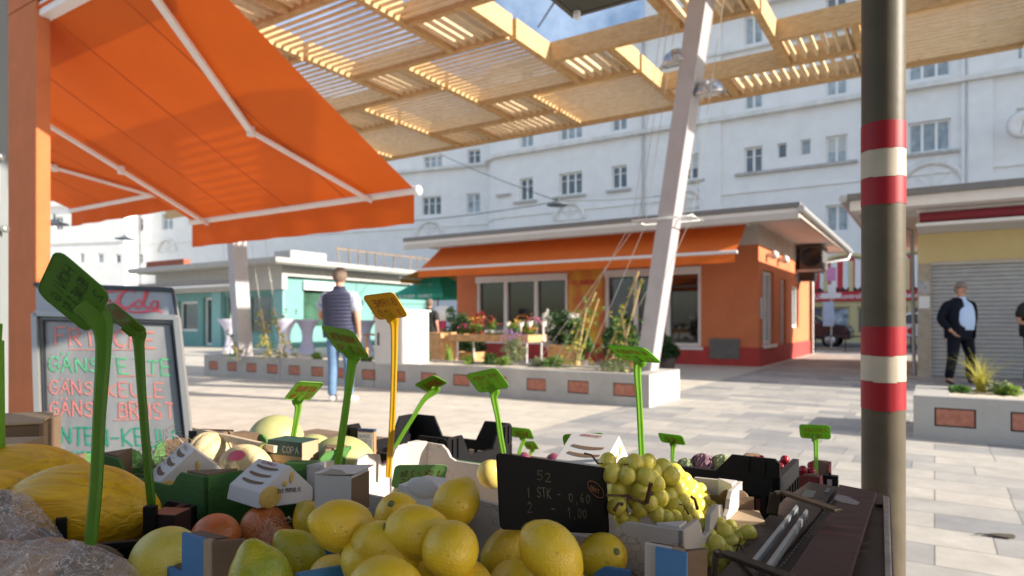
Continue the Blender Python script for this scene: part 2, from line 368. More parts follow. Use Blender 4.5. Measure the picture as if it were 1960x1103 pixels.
# attic rails and roof
aAt=AOF(1232,BA);hA=[]
for x0,x1 in ((1262,1286),(1330,1352),(1400,1425),(1497,1516),(1540,1552),(1568,1582),(1640,1662),(1745,1790),(1860,1890)): hA.append((AOF(x0,BA),AOF(x1,BA),17.35,18.7))
rr=MB();wall(rr,aAt,60,17.05,19.6,hA,y0=.25,d=.2);rr.poly([(aAt,.25,17.05),(aAt,12,17.05),(aAt,12,19.6),(aAt,.25,19.6)]);rr.poly([(aAt,.25,19.6),(60,.25,19.6),(60,12,19.6),(aAt,12,19.6)]);rr.build('attic_wall',stucco,A)
for h in hA: window(A,*h,.45,panes=2,fw=.09,fm=whitef,gm=glassb)
rr=MB();rr.box(aAt-.3,60,-.1,12,19.62,19.8);rr.box(aL,aAt-.31,.0,12,17.02,17.12);rr.build('roof',mat('grey_sheet_roof',(.22,.23,.25),rough=.6,var=.1),A)
# shop front at the foot of the block
yel=mat('yellow_render',(.62,.52,.27),rough=.85,var=.06,vs=3);redp=mat('red_sign',(.55,.02,.03),rough=.5,var=.05);dark=mat('dark_interior',(.02,.022,.028),rough=.3,var=.4,vs=2)
wt=mat('white_paint',(.8,.8,.8),rough=.6,var=.03)
aS0,aS1=AOF(1500,BA),AOF(1830,BA)
sf=MB();hs=[]
def az(x): return AOF(x,BA)
for x0,x1 in ((1528,1577),(1587,1627),(1640,1668),(1706,1738),(1745,1790)):
    hs.append((az(x0),az(x1),ZOF((x0+x1)/2,640,BA),ZOF((x0+x1)/2,587,BA)))
wall(sf,aS0,aS1,-.05,3.62,hs,d=.15,y0=-.06);sf.poly([(aL,-.02,0),(aS0,-.02,0),(aS0,-.02,3.6),(aL,-.02,3.6)]);sf.poly([(aS1,-.02,0),(60,-.02,0),(60,-.02,3.6),(aS1,-.02,3.6)])
sf.build('shop_front_wall',yel,A)
for i,h in enumerate(hs): window(A,h[0],h[1],h[2],h[3],.09,panes=1,fw=.08,fm=yel,gm=glassmat('shop_glass',(.10,.15,.2),.1) if i!=1 else mat('shop_poster',(.05,.07,.12),c2=(.7,.78,.85),vs=3,rough=.3))
sb=MB();sb.box(az(1555),az(1790),-.16,-.063,2.05,2.5);sgn=sb.build('sign_band',redp,A)
a0=az(1560);a1=az(1658)
fonttext('lettering','Unsere Kontrolle',.34,wt,sgn,Matrix.Translation((a0,-.165,2.16))@VERT,width=a1-a0)
fonttext('lettering','Bew',.34,wt,sgn,Matrix.Translation((az(1728),-.165,2.16))@VERT,width=az(1756)-az(1728))
# striped arched window blinds
st=MB()
for px,r in ((1620,1.35),(1755,1.35)):
    a=az(px);zb=2.95;n=11
    for k in range(n):
        x0=-r+2*r*k/n;x1=-r+2*r*(k+1)/n
        t0=math.sqrt(max(0,r*r-x0*x0))*.8+.02;t1=math.sqrt(max(0,r*r-x1*x1))*.8+.02
        st.poly([(a+x0,-.2,zb-.25),(a+x1,-.2,zb-.25),(a+x1,-.14,zb+t1),(a+x0,-.14,zb+t0)],k%2)
        xm=(x0+x1)/2;st.poly([(a+x0,-.2,zb-.25),(a+xm,-.2,zb-.38),(a+x1,-.2,zb-.25)],k%2)
    st.box(a-r,a+r,-.1,-.07,zb-.46,zb+.1,2)
st.build('striped_blind',[mat('red_cloth',(.55,.04,.05),rough=.8),wt,dark],A)
yy=MB()
for px in (1582,1630,1737): a=az(px);yy.box(a-.09,a+.09,-.2,-.245,2.5,3.9)
for px,r in ((1620,1.5),(1755,1.5)):
    a=az(px);yy.tube([(a+r*1.05*math.cos(R(180)*k/16),-.14,2.85+r*.9*math.sin(R(180)*k/16)) for k in range(17)],.1,n=6)
yy.build('arch_trim',yel,A)
dish=thing('satellite_dish','white satellite dish fixed to the apartment wall at the right edge of the picture','satellite dish',F(AOF(1951,BA),BA-.3,ZOF(1951,262,BA)),-ANG)
d=MB();d.lathe([(0,0),(.3,.03),(.55,.12),(.56,.14),(.3,.06),(0,.03)],20,T=Matrix.Translation((0,-.25,.35))@Matrix.Rotation(R(100),4,'X')@Matrix.Rotation(R(12),4,'Y'));d.build('reflector',wt,dish)
d=MB();d.bar((0,.28,0),(0,-.1,.3),.06,.06);d.bar((0,-.15,-.05),(.05,-.75,.4),.03,.03);d.build('mounting_arm',sillm,dish)

# ---------------------------------------------------------------- recessed wing (left of the rounded corner) and far left block
def wing(name,label,x0p,Y0,ang,length,wins,top,corn,lun=(),zbase=0):
    o=W(x0p,HY,Y0);th=thing(name,label,'building',(o.x,o.y,0),ang)
    M=MW[th];Mi=M.inverted()
    def hit(px,py):
        # ray from the eye to the plane local y=0
        e=Mi@Vector((0,0,CH));q=Mi@W(px,py,10.0);d=q-e;t=-e.y/d.y;return e+d*t
    hs=[]
    for (xa,xb,yt,yb,n) in wins:
        p=hit(xa,yb);q=hit(xb,yt);r=hit((xa+xb)/2,yb);r2=hit((xa+xb)/2,yt)
        hs.append((p.x,q.x,r.z,r2.z,n))
    b=MB();xs=(-length,0);wall(b,xs[0],xs[1],zbase,top,[h[:4] for h in hs],d=.2)
    b.poly([(xs[0],0,top),(0,0,top),(0,12,top),(xs[0],12,top)]);b.poly([(xs[0],0,zbase),(xs[0],12,zbase),(xs[0],12,top),(xs[0],0,top)]);b.poly([(0,0,zbase),(0,12,zbase),(0,12,top),(0,0,top)])
    b.build('wall',stucco,th)
    for i,h in enumerate(hs): window(th,*h[:4],.2,panes=h[4],fw=.08,fm=whitef,gm=glassb if i%3 else glass,rows=(.62,) if h[4]>1 else (),sill=(.1,sillm))
    for z,hh,dp in corn:
        c=MB();c.box(xs[0],xs[1],-dp,-.002,z,z+hh);c.build('cornice',stuccot,th)
    for px,py,r in lun:
        p=hit(px,py);lunette(th,p.x,p.z,r,stuccot)
    c=MB();c.prism([(xs[0],-.4,top+.05),(0,-.4,top+.05),(0,7,top+2.2),(xs[0],7,top+2.2)],(0,0,-.1));c.build('roof',roofm,th)
    return th
wB=[(807,844,376,412,3),(893,919,370,408,2),(810,846,298,322,3),(895,919,286,314,2),(812,846,205,242,3),(897,921,186,224,2),(256,274,418,443,2),(309,331,408,440,2),(700,735,316,350,3),(600,630,330,365,2),(500,540,340,378,3),(400,430,352,392,2),(310,332,320,356,2),(258,274,487,504,2)]
wing('apartment_building','white apartment wing set back behind the teal kiosk between rounded corner and end block',955,43.2,R(-21.4),36,wB,17.2,((11.4,.2,.3),(17,.3,.4),(7.5,.06,.06),(14.6,.1,.15)),lun=((822,452,1.0),(320,482,1.0)))
wC=[(104,120,415,440,2),(152,161,485,503,1),(186,198,485,503,1),(220,231,487,504,1),(30,60,415,440,2),(104,122,340,365,2),(180,205,350,378,2)]
wing('apartment_building','bright white end block with three small square windows behind the menu board',238,53.5,R(-14),40,wC,16.0,((10.7,.15,.2),(15.8,.3,.4),(7.6,.08,.08)),lun=((66,478,1.0),))
# ---------------------------------------------------------------- orange kiosk
orange=mat('orange_render',(.60,.185,.075),rough=.85,var=.06,vs=2,bump=.4,bs=90,stain=.18)
redpl=mat('red_plinth',(.42,.045,.04),rough=.8,var=.14,vs=2,bump=.2,bs=60,stain=.3)
cream=mat('cream_paint',(.54,.50,.45),rough=.7,var=.06,vs=2);soff=mat('soffit_paint',(.78,.74,.70),rough=.8,var=.04)
metalg=mat('grey_fascia_metal',(.20,.195,.19),rough=.5,metal=.3,var=.08);zinc=mat('galvanised_steel',(.50,.51,.52),rough=.45,metal=.7,var=.15,vs=25)
cloth=mat('orange_awning_cloth',(.66,.115,.005),rough=.85,var=.05,vs=1.5,bump=.08,bs=9,trans=.13)
clothk=mat('kiosk_awning_cloth',(.80,.17,.02),rough=.8,var=.05,vs=2,stain=.12,trans=.2)
framew=mat('white_painted_metal',(.75,.73,.71),rough=.45,var=.04)
K=gthing('kiosk_building','orange rendered kiosk with red plinth, white shop windows and flat overhanging roof','kiosk',AOF(1452,16.385),16.385)
ak=AOF(1452,16.385);bk=16.385
def ax(px): return AOF(px,bk)-ak
def zk(px,py): return ZOF(px,py,bk)
H=3.41;zp=.45
hw=[(ax(911),ax(1086),.5,2.42,3),(ax(1157),ax(1342),.44,2.44,3)]
m=MB();wall(m,-9.03,0,zp,2.92,[h[:4] for h in hw],d=.14)
# side wall (local frame turned): x of 'wall' runs along depth
def sidewall(mb,y0,y1,z0,z1,holes,x=0,d=.14,m=0):
    ys=sorted({y0,y1,*[h[0] for h in holes],*[h[1] for h in holes]});zs=sorted({z0,z1,*[h[2] for h in holes],*[h[3] for h in holes]})
    for i in range(len(ys)-1):
        for j in range(len(zs)-1):
            cy,cz=(ys[i]+ys[i+1])/2,(zs[j]+zs[j+1])/2
            if any(h[0]<cy<h[1] and h[2]<cz<h[3] for h in holes): continue
            mb.poly([(x,ys[i],zs[j]),(x,ys[i+1],zs[j]),(x,ys[i+1],zs[j+1]),(x,ys[i],zs[j+1])],m)
    for a,b,c,e in holes:
        q=x-d
        mb.poly([(x,a,c),(x,b,c),(q,b,c),(q,a,c)],m);mb.poly([(x,a,e),(q,a,e),(q,b,e),(x,b,e)],m)
        mb.poly([(x,a,c),(q,a,c),(q,a,e),(x,a,e)],m);mb.poly([(x,b,c),(x,b,e),(q,b,e),(q,b,c)],m)
sw=[(.45,1.75,.5,2.35),(2.75,3.45,.3,2.25),(4.4,5.5,.9,2.15)]
sidewall(m,0,7.6,zp,2.92,sw)
m.poly([(-9.03,0,zp),(-9.03,7.6,zp),(-9.03,7.6,H),(-9.03,0,H)]);m.poly([(-9.03,7.6,0),(0,7.6,0),(0,7.6,H),(-9.03,7.6,H)])
m.build('wall',orange,K)
m=MB();wall(m,-9.05,.03,-.05,zp,[],y0=-.03);sidewall(m,-.03,7.62,-.05,zp,[],x=.03);m.poly([(-9.05,-.03,zp),(.03,-.03,zp),(.03,0,zp),(-9.05,0,zp)]);m.poly([(.03,-.03,zp),(.03,7.6,zp),(0,7.6,zp),(0,0,zp)])
m.poly([(-9.05,-.03,-.05),(-9.05,7.6,-.05),(-9.05,7.6,zp),(-9.05,-.03,zp)])
m.build('plinth',redpl,K)
m=MB();wall(m,-9.03,0,2.92,H,[],y0=.001);sidewall(m,0,7.6,2.92,H,[],x=-.001);m.build('frieze',cream,K)
for i,h in enumerate(hw):
    window(K,*h[:4],.14,panes=3,fw=.09,fm=framew,gm=glassmat('kiosk_glass',(.012,.012,.010),.02,.8),fd=.1)
    b=MB();b.box(h[0],h[1],-.03,.1,h[3]-.17,h[3]+.02);b.build('shutter_box',framew,K)
    b=MB();b.box(h[0]-.04,h[1]+.06,-.06,-.001,h[2]-.07,h[2]);b.build('sill',framew,K)
def swin(h,panes,x=-.14,g=None):
    f=MB();a,b,c,e=h;fw=.08
    for y0,y1,z0,z1 in ((a,b,c,c+fw),(a,b,e-fw,e),(a,a+fw,c+fw,e-fw),(b-fw,b,c+fw,e-fw)): f.box(x,x+.07,y0,y1,z0,z1)
    for i in range(1,panes): y=a+(b-a)*i/panes;f.box(x,x+.07,y-.05,y+.05,c+fw,e-fw)
    fo=f.build('window',framew,K);f=MB();f.box(x-.01,x-.002,a,b,c,e);f.build('pane',g or glassb,fo)
swin(sw[0],2);swin(sw[1],1);swin(sw[2],1)
b=MB();b.box(.001,.08,.4,1.8,.42,.5);b.build('sill',framew,K)
# poster between the windows
pm=mat('yellow_red_poster',(.75,.50,.02),c2=(.50,.03,.02),rough=.5,vs=1.5)
b=MB();x0,x1=ax(1090),ax(1153);b.box(x0,x1,-.02,-.002,.5,2.5);po=b.build('poster',pm,K)
b=MB();strokes(b,'DIE BAUMSCHULE',(x0+.1,-.022,2.1),(1,0,0),(0,0,1),.12,.02,fit=(x1-x0)-.2,jit=.05);b.build('lettering',redp,po)
# vent, meter box, wall lamps
b=MB();vx0,vx1=ax(1359),ax(1416);b.box(vx0,vx1,-.055,-.031,.17,.66)
for k in range(9): b.box(vx0+.04,vx1-.04,-.066,-.056,.2+k*.05,.225+k*.05)
b.build('vent_panel',mat('dark_grey_metal',(.16,.155,.15),rough=.5,metal=.4),K)
b=MB();b.box(.001,.07,.12,.26,1.15,1.65);b.build('meter_box',zinc,K)
for y in (.9,2.3):
    b=MB();b.box(.001,.1,y-.05,y+.05,2.68,2.78);b.lathe([(.03,0),(.1,-.06),(.11,-.16),(.06,-.2),(0,-.21)],12,T=Matrix.Translation((.18,y,2.84)));b.build('wall_lamp',framew,K)
# roof
rf=MB();X0,X1,Y0,Y1=-10.05,1.1,-1.3,8.6
rf.box(X0,X1,Y0,Y1,3.41,3.50);ro=rf.build('roof',soff,K)
b=MB();b.box(X0-.03,X1+.03,Y0-.03,Y1+.03,3.502,3.62)
b.build('roof_sheet',metalg,ro,bevel=.01)
b=MB();b.box(X0,X1,Y0-.02,Y0+.06,3.27,3.409);b.box(X1-.06,X1,Y0+.061,Y1,3.33,3.409);b.build('fascia',cream,ro)
b=MB();b.tube([(X1+.06,Y0-.1,3.47),(X1+.06,Y1,3.42)],.07,n=8);b.tube([(X1+.06,Y1-.2,3.4),(X1+.0,Y1-.5,3.15),(.12,Y1-1.0,3.0),(.1,7.55,2.9),(.1,7.55,0)],.04,n=8);b.build('gutter',zinc,ro)
b=MB()
for y in (2.2,): b.tube([(-3.2,y,3.6),(-3.2,y,3.85)],.06,n=8);b.lathe([(.1,3.85),(.0,3.95)],8,T=Matrix.Translation((-3.2,y,0)))
b.build('roof_vent',zinc,ro)
# awning of the kiosk
AW=gthing('awning','long orange awning with white front bar shading the windows of the orange kiosk','awning',ak,bk,2.6,group='orange awnings')
def awning(par,x0,x1,yt,zt,yb,zb,val,seams=4,mt=None,sag=.03,m2=None):
    c=MB();n=24;mth=6
    vs=[];
    for i in range(n+1):
        for j in range(mth+1):
            u=i/n;v=j/mth
            z=zt+(zb-zt)*v-sag*math.sin(math.pi*v)*(1+.25*math.sin(u*seams*2*math.pi))
            vs.append((x0+(x1-x0)*u,yt+(yb-yt)*v,z))
    fs=[(i*(mth+1)+j,(i+1)*(mth+1)+j,(i+1)*(mth+1)+j+1,i*(mth+1)+j+1) for i in range(n) for j in range(mth)]
    c.add(vs,fs,0,True)
    c.build('canopy',mt or cloth,par)
    for k in range(1,seams):
        s=MB()
        x=x0+(x1-x0)*k/seams;u=k/seams
        for j in range(mth):
            v0,v1=j/mth,(j+1)/mth
            f=lambda v:zt+(zb-zt)*v-sag*math.sin(math.pi*v)*(1+.25*math.sin(u*seams*2*math.pi))
            s.bar((x,yt+(yb-yt)*v0,f(v0)-.002),(x,yt+(yb-yt)*v1,f(v1)-.002),.018,.003)
        s.build('seam',m2 or seamm,par)
    b=MB();b.tube([(x0-.04,yb,zb),(x1+.04,yb,zb)],.045,n=10);b.ell((x0-.045,yb,zb),.012,.04,.04,n=14);b.ell((x1+.045,yb,zb),.012,.04,.04,n=14);b.build('front_bar',framew,par)
    c=MB();vs=[]
    for i in range(n*2+1):
        u=i/(n*2);x=x0+(x1-x0)*u
        w_=.012*math.sin(u*seams*2*math.pi*1.5)
        vs+= [(x,yb-.02,zb-.03),(x,yb-.02+w_,zb-.03-val*.5),(x,yb-.02+w_*1.6,zb-.03-val)]
    c.add(vs,[(i*3+j,(i+1)*3+j,(i+1)*3+j+1,i*3+j+1) for i in range(n*2) for j in range(2)],0,True)
    c.build('valance',mt or cloth,par)
seamm=mat('awning_seam',(.52,.085,.006),rough=.8)
awning(AW,-9.22,-.15,-.5,.78,-1.6,0.0,.2,seams=8,mt=clothk)
b=MB();b.box(-9.3,-.1,-.55,-.38,.72,.808);b.build('cassette',framew,AW)
# short awning round the left corner of the kiosk
AW2=gthing('awning','small orange-brown side awning at the far left corner of the orange kiosk','awning',ak-9.05,bk,2.7,group='orange awnings',rot=R(-90))
awning(AW2,-5.2,-.1,-.1,.55,-2.4,-.15,.15,seams=4,mt=mat('ochre_awning_cloth',(.45,.20,.03),rough=.8,trans=.25))
# outdoor unit of the air conditioning
AC=gthing('air_conditioner','grey air conditioning unit hanging on the side wall of the orange kiosk','air conditioner',ak+.0,bk+5.0,2.3)
b=MB();b.box(.1,.75,0,1.0,.35,1.05);b.build('housing',mat('dark_ac_housing',(.10,.10,.10),rough=.6),AC,bevel=.02)
b=MB()
for x in (.25,):
    b.lathe([(.0,0),(.26,0),(.28,.02),(.28,-.01)],20,T=Matrix.Translation((.42,-.003,.7))@Matrix.Rotation(R(90),4,'X'))
for k in range(6): b.bar((.18,-.02,.5+k*.08),(.66,-.02,.5+k*.08),.008,.008)
b.build('fan_grille',dark,AC)
b=MB();b.box(.02,.7,-.02,.03,.28,.34);b.box(.02,.7,.9,.95,.28,.34);b.box(.0,.05,-.02,.95,.0,.34);b.build('bracket',zinc,AC)
b=MB();b.box(.1,.5,.1,.6,0,.26);b.tube([(.1,.3,.2),(.03,.2,-.3),(.03,.2,-1.2)],.02,n=6);b.build('lower_unit',dark,AC)

# ---------------------------------------------------------------- yellow kiosk with roller shutter (right)
b2=AOF
bY=None
aY,bY=PZ(1756,721,0)
Kr=gthing('kiosk_building','pale yellow kiosk with closed grey roller shutter and rolled-up red awning at the right','kiosk',aY,bY)
LX=9.0
sh0=AOF(1783,bY)-aY
m=MB();m.box(0,LX,.12,6,2.2,3.12);m.box(LX-.5,LX,.1,6,0,2.2);m.poly([(0,.13,0),(0,6,0),(0,6,2.2),(0,.13,2.2)]);m.build('wall',mat('yellow_kiosk_render',(.68,.55,.27),rough=.8,var=.05,vs=2,stain=.06),Kr)
m=MB();m.box(0,sh0,.1,.5,-.02,2.2);col_=m.build('pillar',mat('beige_tiles',(.42,.36,.28),rough=.6,var=.15,vs=8,bump=.3,bs=20),Kr)
m=MB();m.box(.02,sh0-.03,.09,.099,1.62,1.85);m.build('leaflet',mat('blue_leaflet',(.15,.3,.5),c2=(.7,.55,.4),vs=20),col_)
m=MB();m.box(.02,sh0-.03,.09,.099,1.33,1.57);m.build('notice',wt,col_)
m=MB();n=0;z=0
while z<2.18:
    m.poly([(sh0,.2,z),(LX-.5,.2,z),(LX-.5,.17,z+.03),(sh0,.17,z+.03)]);m.poly([(sh0,.17,z+.03),(LX-.5,.17,z+.03),(LX-.5,.17,z+.06),(sh0,.17,z+.06)]);m.poly([(sh0,.17,z+.06),(LX-.5,.17,z+.06),(LX-.5,.2,z+.08),(sh0,.2,z+.08)]);z+=.08
m.build('roller_shutter',mat('shutter_slats',(.50,.50,.50),rough=.45,metal=.35,var=.08),Kr)
m=MB();m.box(sh0,LX-.5,.08,.26,2.16,2.22);m.build('lintel',cream,Kr)
m=MB();m.box(-1.04,LX+1,-1.45,7,3.12,3.3);rf2=m.build('roof',soff,Kr)
m=MB();m.box(-1.08,LX+1,-1.55,7.05,3.3,3.42);m.build('roof_sheet',metalg,rf2,bevel=.01)
m=MB();m.box(-.0,LX,-.05,.118,2.78,3.11);m.build('frieze',cream,Kr)
m=MB();m.tube([(-1.14,-1.6,3.33),(-1.14,7,3.3)],.07,n=8);m.tube([(-1.1,-1.5,3.3),(-.9,-.6,3.1),(-.1,.3,2.9),(-.06,.4,.0)],.035,n=8);m.build('gutter',zinc,rf2)
AW3=gthing('awning','dark red awning rolled up in its cassette above the roller shutter','awning',aY,bY,2.85)
m=MB();m.tube([(.05,-1.0,.1),(LX,-1.0,.1)],.1,n=12);m.build('rolled_cloth',mat('dark_red_cloth',(.20,.02,.03),rough=.8),AW3)
m=MB();m.box(.0,LX,-1.13,-.9,-.06,-.005);m.box(0,LX,-.95,-.85,.2,.262);m.build('cassette',framew,AW3)

# ---------------------------------------------------------------- teal kiosk (left, far)
aT,bT=PZ(542,668,0)
Kt=gthing('kiosk_building','turquoise kiosk with white band and roof terrace, behind the bistro tables','kiosk',aT,bT)
teal=mat('turquoise_render',(.15,.32,.30),rough=.85,var=.06,vs=2,bump=.2,bs=50)
wband=mat('white_band',(.46,.44,.41),rough=.8,var=.05)
def at(px): return AOF(px,bT)-aT
LXT=at(312)
hs=[(at(341),at(378),.65,2.0),(at(388),at(407),.05,2.15),(at(429),at(520),.55,2.2)]
m=MB();wall(m,LXT,0,-.02,2.35,hs,d=.25);sy=[(1.0,3.0,.9,2.4)]
sidewall(m,0,9,-.02,2.9,sy,d=.25);m.poly([(LXT,0,0),(LXT,9,0),(LXT,9,3.3),(LXT,0,3.3)])
m.build('wall',teal,Kt)
m=MB();m.box(LXT-.2,.25,-.25,-.001,2.36,3.3)
m.box(.001,.25,0,9,2.9,3.3)
m.build('band',wband,Kt)
ltm=mat('light_turquoise_render',(.22,.42,.42),rough=.85,var=.05)
for q in ((-.38,.12),(at(410),at(427)),(LXT,LXT+.35)): m=MB();m.box(q[0],q[1],-.12,.001,-.01,2.355);m.build('pillar',ltm,Kt)
for i,h in enumerate(hs): window(Kt,*h,.2,panes=2 if i==2 else 1,fw=.1,fm=teal if i==2 else framew,gm=glassmat('teal_glass',(.04,.06,.055),.05,.9))
f=MB();f.box(-.2,-.19,1.0,3.0,.9,2.4);f.build('window',glassmat('green_glass',(.05,.12,.08),.05),Kt)
f=MB();f.box(-.02,.12,.95,3.05,2.4,2.75);f.build('shutter_box',framew,Kt)
m=MB();m.box(LXT-.9,1.0,-1.1,9.6,3.3,3.42);rt=m.build('roof',wband,Kt)
m=MB();m.box(LXT-.9,1.05,-1.16,-1.1,3.34,3.52);m.box(1.0,1.06,-1.1,9.6,3.34,3.52);m.build('fascia',mat('pale_grey_fascia',(.36,.35,.34),rough=.7),rt)
m=MB();m.box(LXT-.85,.98,-1.05,9.5,3.421,3.5);m.build('roof_deck',mat('roof_gravel',(.3,.28,.25),rough=.9,var=.3,vs=30),rt)
AW4=gthing('awning','closed awning under the roof edge of the turquoise kiosk','awning',aT,bT,2.5)
m=MB();m.tube([(at(500),-.9,.22),(LXT-.3,-.9,.22)],.08,n=10);m.build('rolled_cloth',mat('grey_cloth',(.28,.25,.24),rough=.8),AW4)
m=MB();m.box(LXT-.3,at(505),-1.02,-.8,.02,.1);m.build('cassette',framew,AW4)
# terrace things
tr=gthing('roof_railing','wooden lattice railing on the terrace of the turquoise kiosk','railing',aT,bT,3.5)
wd=woodmat('railing_wood',(.20,.13,.07),(.30,.2,.11))
for k in range(12): m=MB();m.bar((.6,2.4+k*.55,0),(.6+random.uniform(-.1,.1),2.4+k*.55+random.uniform(-.1,.1),.75),.04,.04);m.build('post',wd,tr)
m=MB();m.bar((.6,2.2,.66),(.6,8.7,.70),.04,.05);m.build('rail',wd,tr)
bx=gthing('roof_box','white ventilation box on the roof of the turquoise kiosk','ventilation box',aT,bT,3.5)
m=MB();m.box(-.3,.7,-.2,1.6,0,.38);m.build('housing',mat('pale_grey_box',(.40,.40,.40),rough=.6),bx,bevel=.02);m=MB()
for k in range(5): m.box(.701,.71,.1+k*.28,.25+k*.28,.1,.3)
m.build('louvre',zinc,bx)
rp2=gthing('planter_box','long reddish planter trough on the edge of the turquoise kiosk roof','planter',aT+LXT,bT,3.5)
m=MB();m.box(.2,3.2,-.9,-.6,0,.3);m.build('trough',mat('terracotta',(.30,.09,.05),rough=.85,var=.15),rp2,bevel=.01)
m=MB();m.box(.25,3.15,-.85,-.65,.29,.302);m.build('soil',mat('soil',(.05,.035,.025),rough=.95,var=.3,vs=30,bump=.5),rp2)
# low stall behind the menu board, far left
aS,bS=PZ(60,655,0)
lo=gthing('kiosk_building','low pale market hut with flat roof seen behind the menu board','kiosk',aS,bS)
m=MB();m.box(0,6.0,0,4,0,2.5);m.build('wall',mat('pale_render',(.58,.55,.5),rough=.85,var=.06),lo)
m=MB();m.box(-.6,6.6,-.7,4.5,2.5,2.72);m.build('roof',mat('dark_roof_edge',(.10,.11,.12),rough=.6,var=.2),lo)
m=MB()
for k in range(3): m.box(.4+k*1.9,1.9+k*1.9,-.03,-.002,.5,2.1)
m.build('window',glassmat('hut_glass',(.12,.10,.09),.2),lo)
m=MB();m.box(-.3,6.3,-.9,-.6,2.2,2.42);m.build('awning_cassette',framew,lo)
# ---------------------------------------------------------------- timber pergola
beamm=woodmat('larch_beam',(.44,.27,.11),(.57,.38,.18),(1,1,6))
slatm=woodmat('larch_slat',(.62,.45,.25),(.74,.56,.34),(1,1,4))
def pergola(imin,imax,jmin,jmax,opens,label,shift=0):
    pa,pb=.985,1.025
    P=gthing('pergola',label,'pergola',-5.8,7.48,4.9)
    edges=set();cells=[]
    for m_ in range(-12,13):
        for n_ in range(-12,13):
            i,j=-1+m_+2*n_,0+2*m_-n_;cells.append((i,j,2))
            i,j=-2+m_+2*n_,2*m_-n_;cells.append((i,j,1))
    for i,j,s in cells:
        x0,x1,y0,y1=max(i,imin),min(i+s,imax),max(j,jmin),min(j+s,jmax)
        if x1<=x0 or y1<=y0: continue
        for x in range(x0,x1): edges.add(('h',x,y0));edges.add(('h',x,y1))
        for y in range(y0,y1): edges.add(('v',x0,y));edges.add(('v',x1,y))
        if s==2 and (i,j) in opens: continue
        m=MB();h=.05
        X0,X1,Y0,Y1=x0*pa+h,x1*pa-h,y0*pb+h,y1*pb-h
        along_x = (s==2 and y1-y0==2)
        if along_x:
            k=int((Y1-Y0)/.122);st=(Y1-Y0)/k
            for q in range(k):
                y=Y0+st*(q+.5);t=random.uniform(-.003,.003);m.bar((X0+.001,y+t,.06),(X1-.001,y-t,.06),.040,.032)
        else:
            k=int((X1-X0)/.14);st=(X1-X0)/k
            for q in range(k):
                x=X0+st*(q+.5);t=random.uniform(-.003,.003);m.bar((x+t,Y0+.001,.09),(x-t,Y1-.001,.09),.034,.10)
        m.build('slat_panel',slatm,P)
    for kind in 'hv':
        lines={}
        for e in edges:
            if e[0]!=kind: continue
            key,pos=(e[2],e[1]) if kind=='h' else (e[1],e[2]);lines.setdefault(key,[]).append(pos)
        for key,ps in lines.items():
            ps.sort();runs=[]
            for q in ps:
                if runs and runs[-1][1]==q: runs[-1][1]=q+1
                else: runs.append([q,q+1])
            for r0,r1 in runs:
                while r1-r0>6:
                    sp=r0+3;runs.append([sp,r1]);r1=sp
                m=MB()
                # T junctions: along-e1 beams run through their ends, the others butt against them
                if kind=='h': m.box(r0*pa-.049,r1*pa-.051,key*pb-.05,key*pb+.05,0,.28)
                else:
                    # split where a through beam crosses
                    cuts=[r0]+[y for y in range(r0+1,r1) if ('h',key-1,y) in edges or ('h',key,y) in edges]+[r1]
                    for c0,c1 in zip(cuts[:-1],cuts[1:]): m.box(key*pa-.05,key*pa+.05,c0*pb+.0505,c1*pb-.0505,.002,.278)
                m.build('beam',beamm,P)
    return P
PG=pergola(-8,7,-3,4,{(1,-1),(2,1),(4,0)},'pale timber pergola grid of beams and slat panels spanning the square overhead')
# far pergola module seen under the second awning
P2=gthing('pergola','far end of a timber pergola glimpsed beside the orange pier above the menu board','pergola',-21,9.6,4.9)
for k in range(5):
    m=MB();m.box(-3,4,k*1.0,k*1.0+.1,0,.28);m.build('beam',beamm,P2)
for k in range(3):
    m=MB()
    for q in range(14): m.bar((-3+q*.5,.12+k*1.0,.14),(-3+q*.5,.98+k*1.0,.14),.05,.1)
    m.build('slat_panel',slatm,P2)

# ---------------------------------------------------------------- leaning steel columns
steel=mat('painted_steel',(.40,.38,.395),rough=.5,metal=.15,var=.06,vs=4,stain=.1);steelb=mat('bright_steel',(.62,.62,.60),rough=.4,metal=.8,var=.1,vs=10)
def steelcol(px,py,zb,tx,tyy,zt,label,w_=.22,d_=.30):
    a0,b0=PZ(px,py,zb);a1,b1=PZ(tx,tyy,zt)
    T=gthing('steel_column',label,'column',a0,b0,zb-.3,group='leaning steel columns of the pergola')
    m=MB();da,db=a1-a0,b1-b0;k=.3/(zt-zb)
    lo=[(-da*k+x,-db*k+y,0) for x,y in ((-w_/2,-d_/2),(w_/2,-d_/2),(w_/2,d_/2),(-w_/2,d_/2))]
    m.prism(lo,(da*(1+k),db*(1+k),zt-zb+.3));m.build('shaft',steel,T,bevel=.012)
    m=MB();m.box(-.2-da*k,.2-da*k,-.22-db*k,.22-db*k,.27,.30);m.build('base_plate',steelb,T)
    return T,(a0,b0),(a1,b1)
C1,(ca,cb),(ta,tb)=steelcol(1238,712,.38,1345,-12,4.9,'tall galvanised steel column leaning right out of the long planter, with collar and spotlights')
C2,(ca2,cb2),(ta2,tb2)=steelcol(466,684,.38,440,236,4.9,'sunlit steel column leaning at the left end of the long planter',.2,.3)
def onc(t): return Vector((ta-ca,tb-cb,4.52))*t+Vector((0,0,.3))
tco=(ZOF(1290,352,cb)-.38)/4.52; tco=.44
p=onc(tco);m=MB()
q=[p+Vector(v) for v in ((-.42,-.2,0),(.36,-.2,0),(.36,.25,0),(-.42,.25,0))]
m.tube(q+[q[0]],.014,n=6);m.bar(p+Vector((-.42,0,0)),p+Vector((.36,0,0)),.03,.02);m.build('collar',steelb,C1)
cabm=mat('steel_cable',(.50,.48,.44),rough=.4,metal=.6,var=.05)
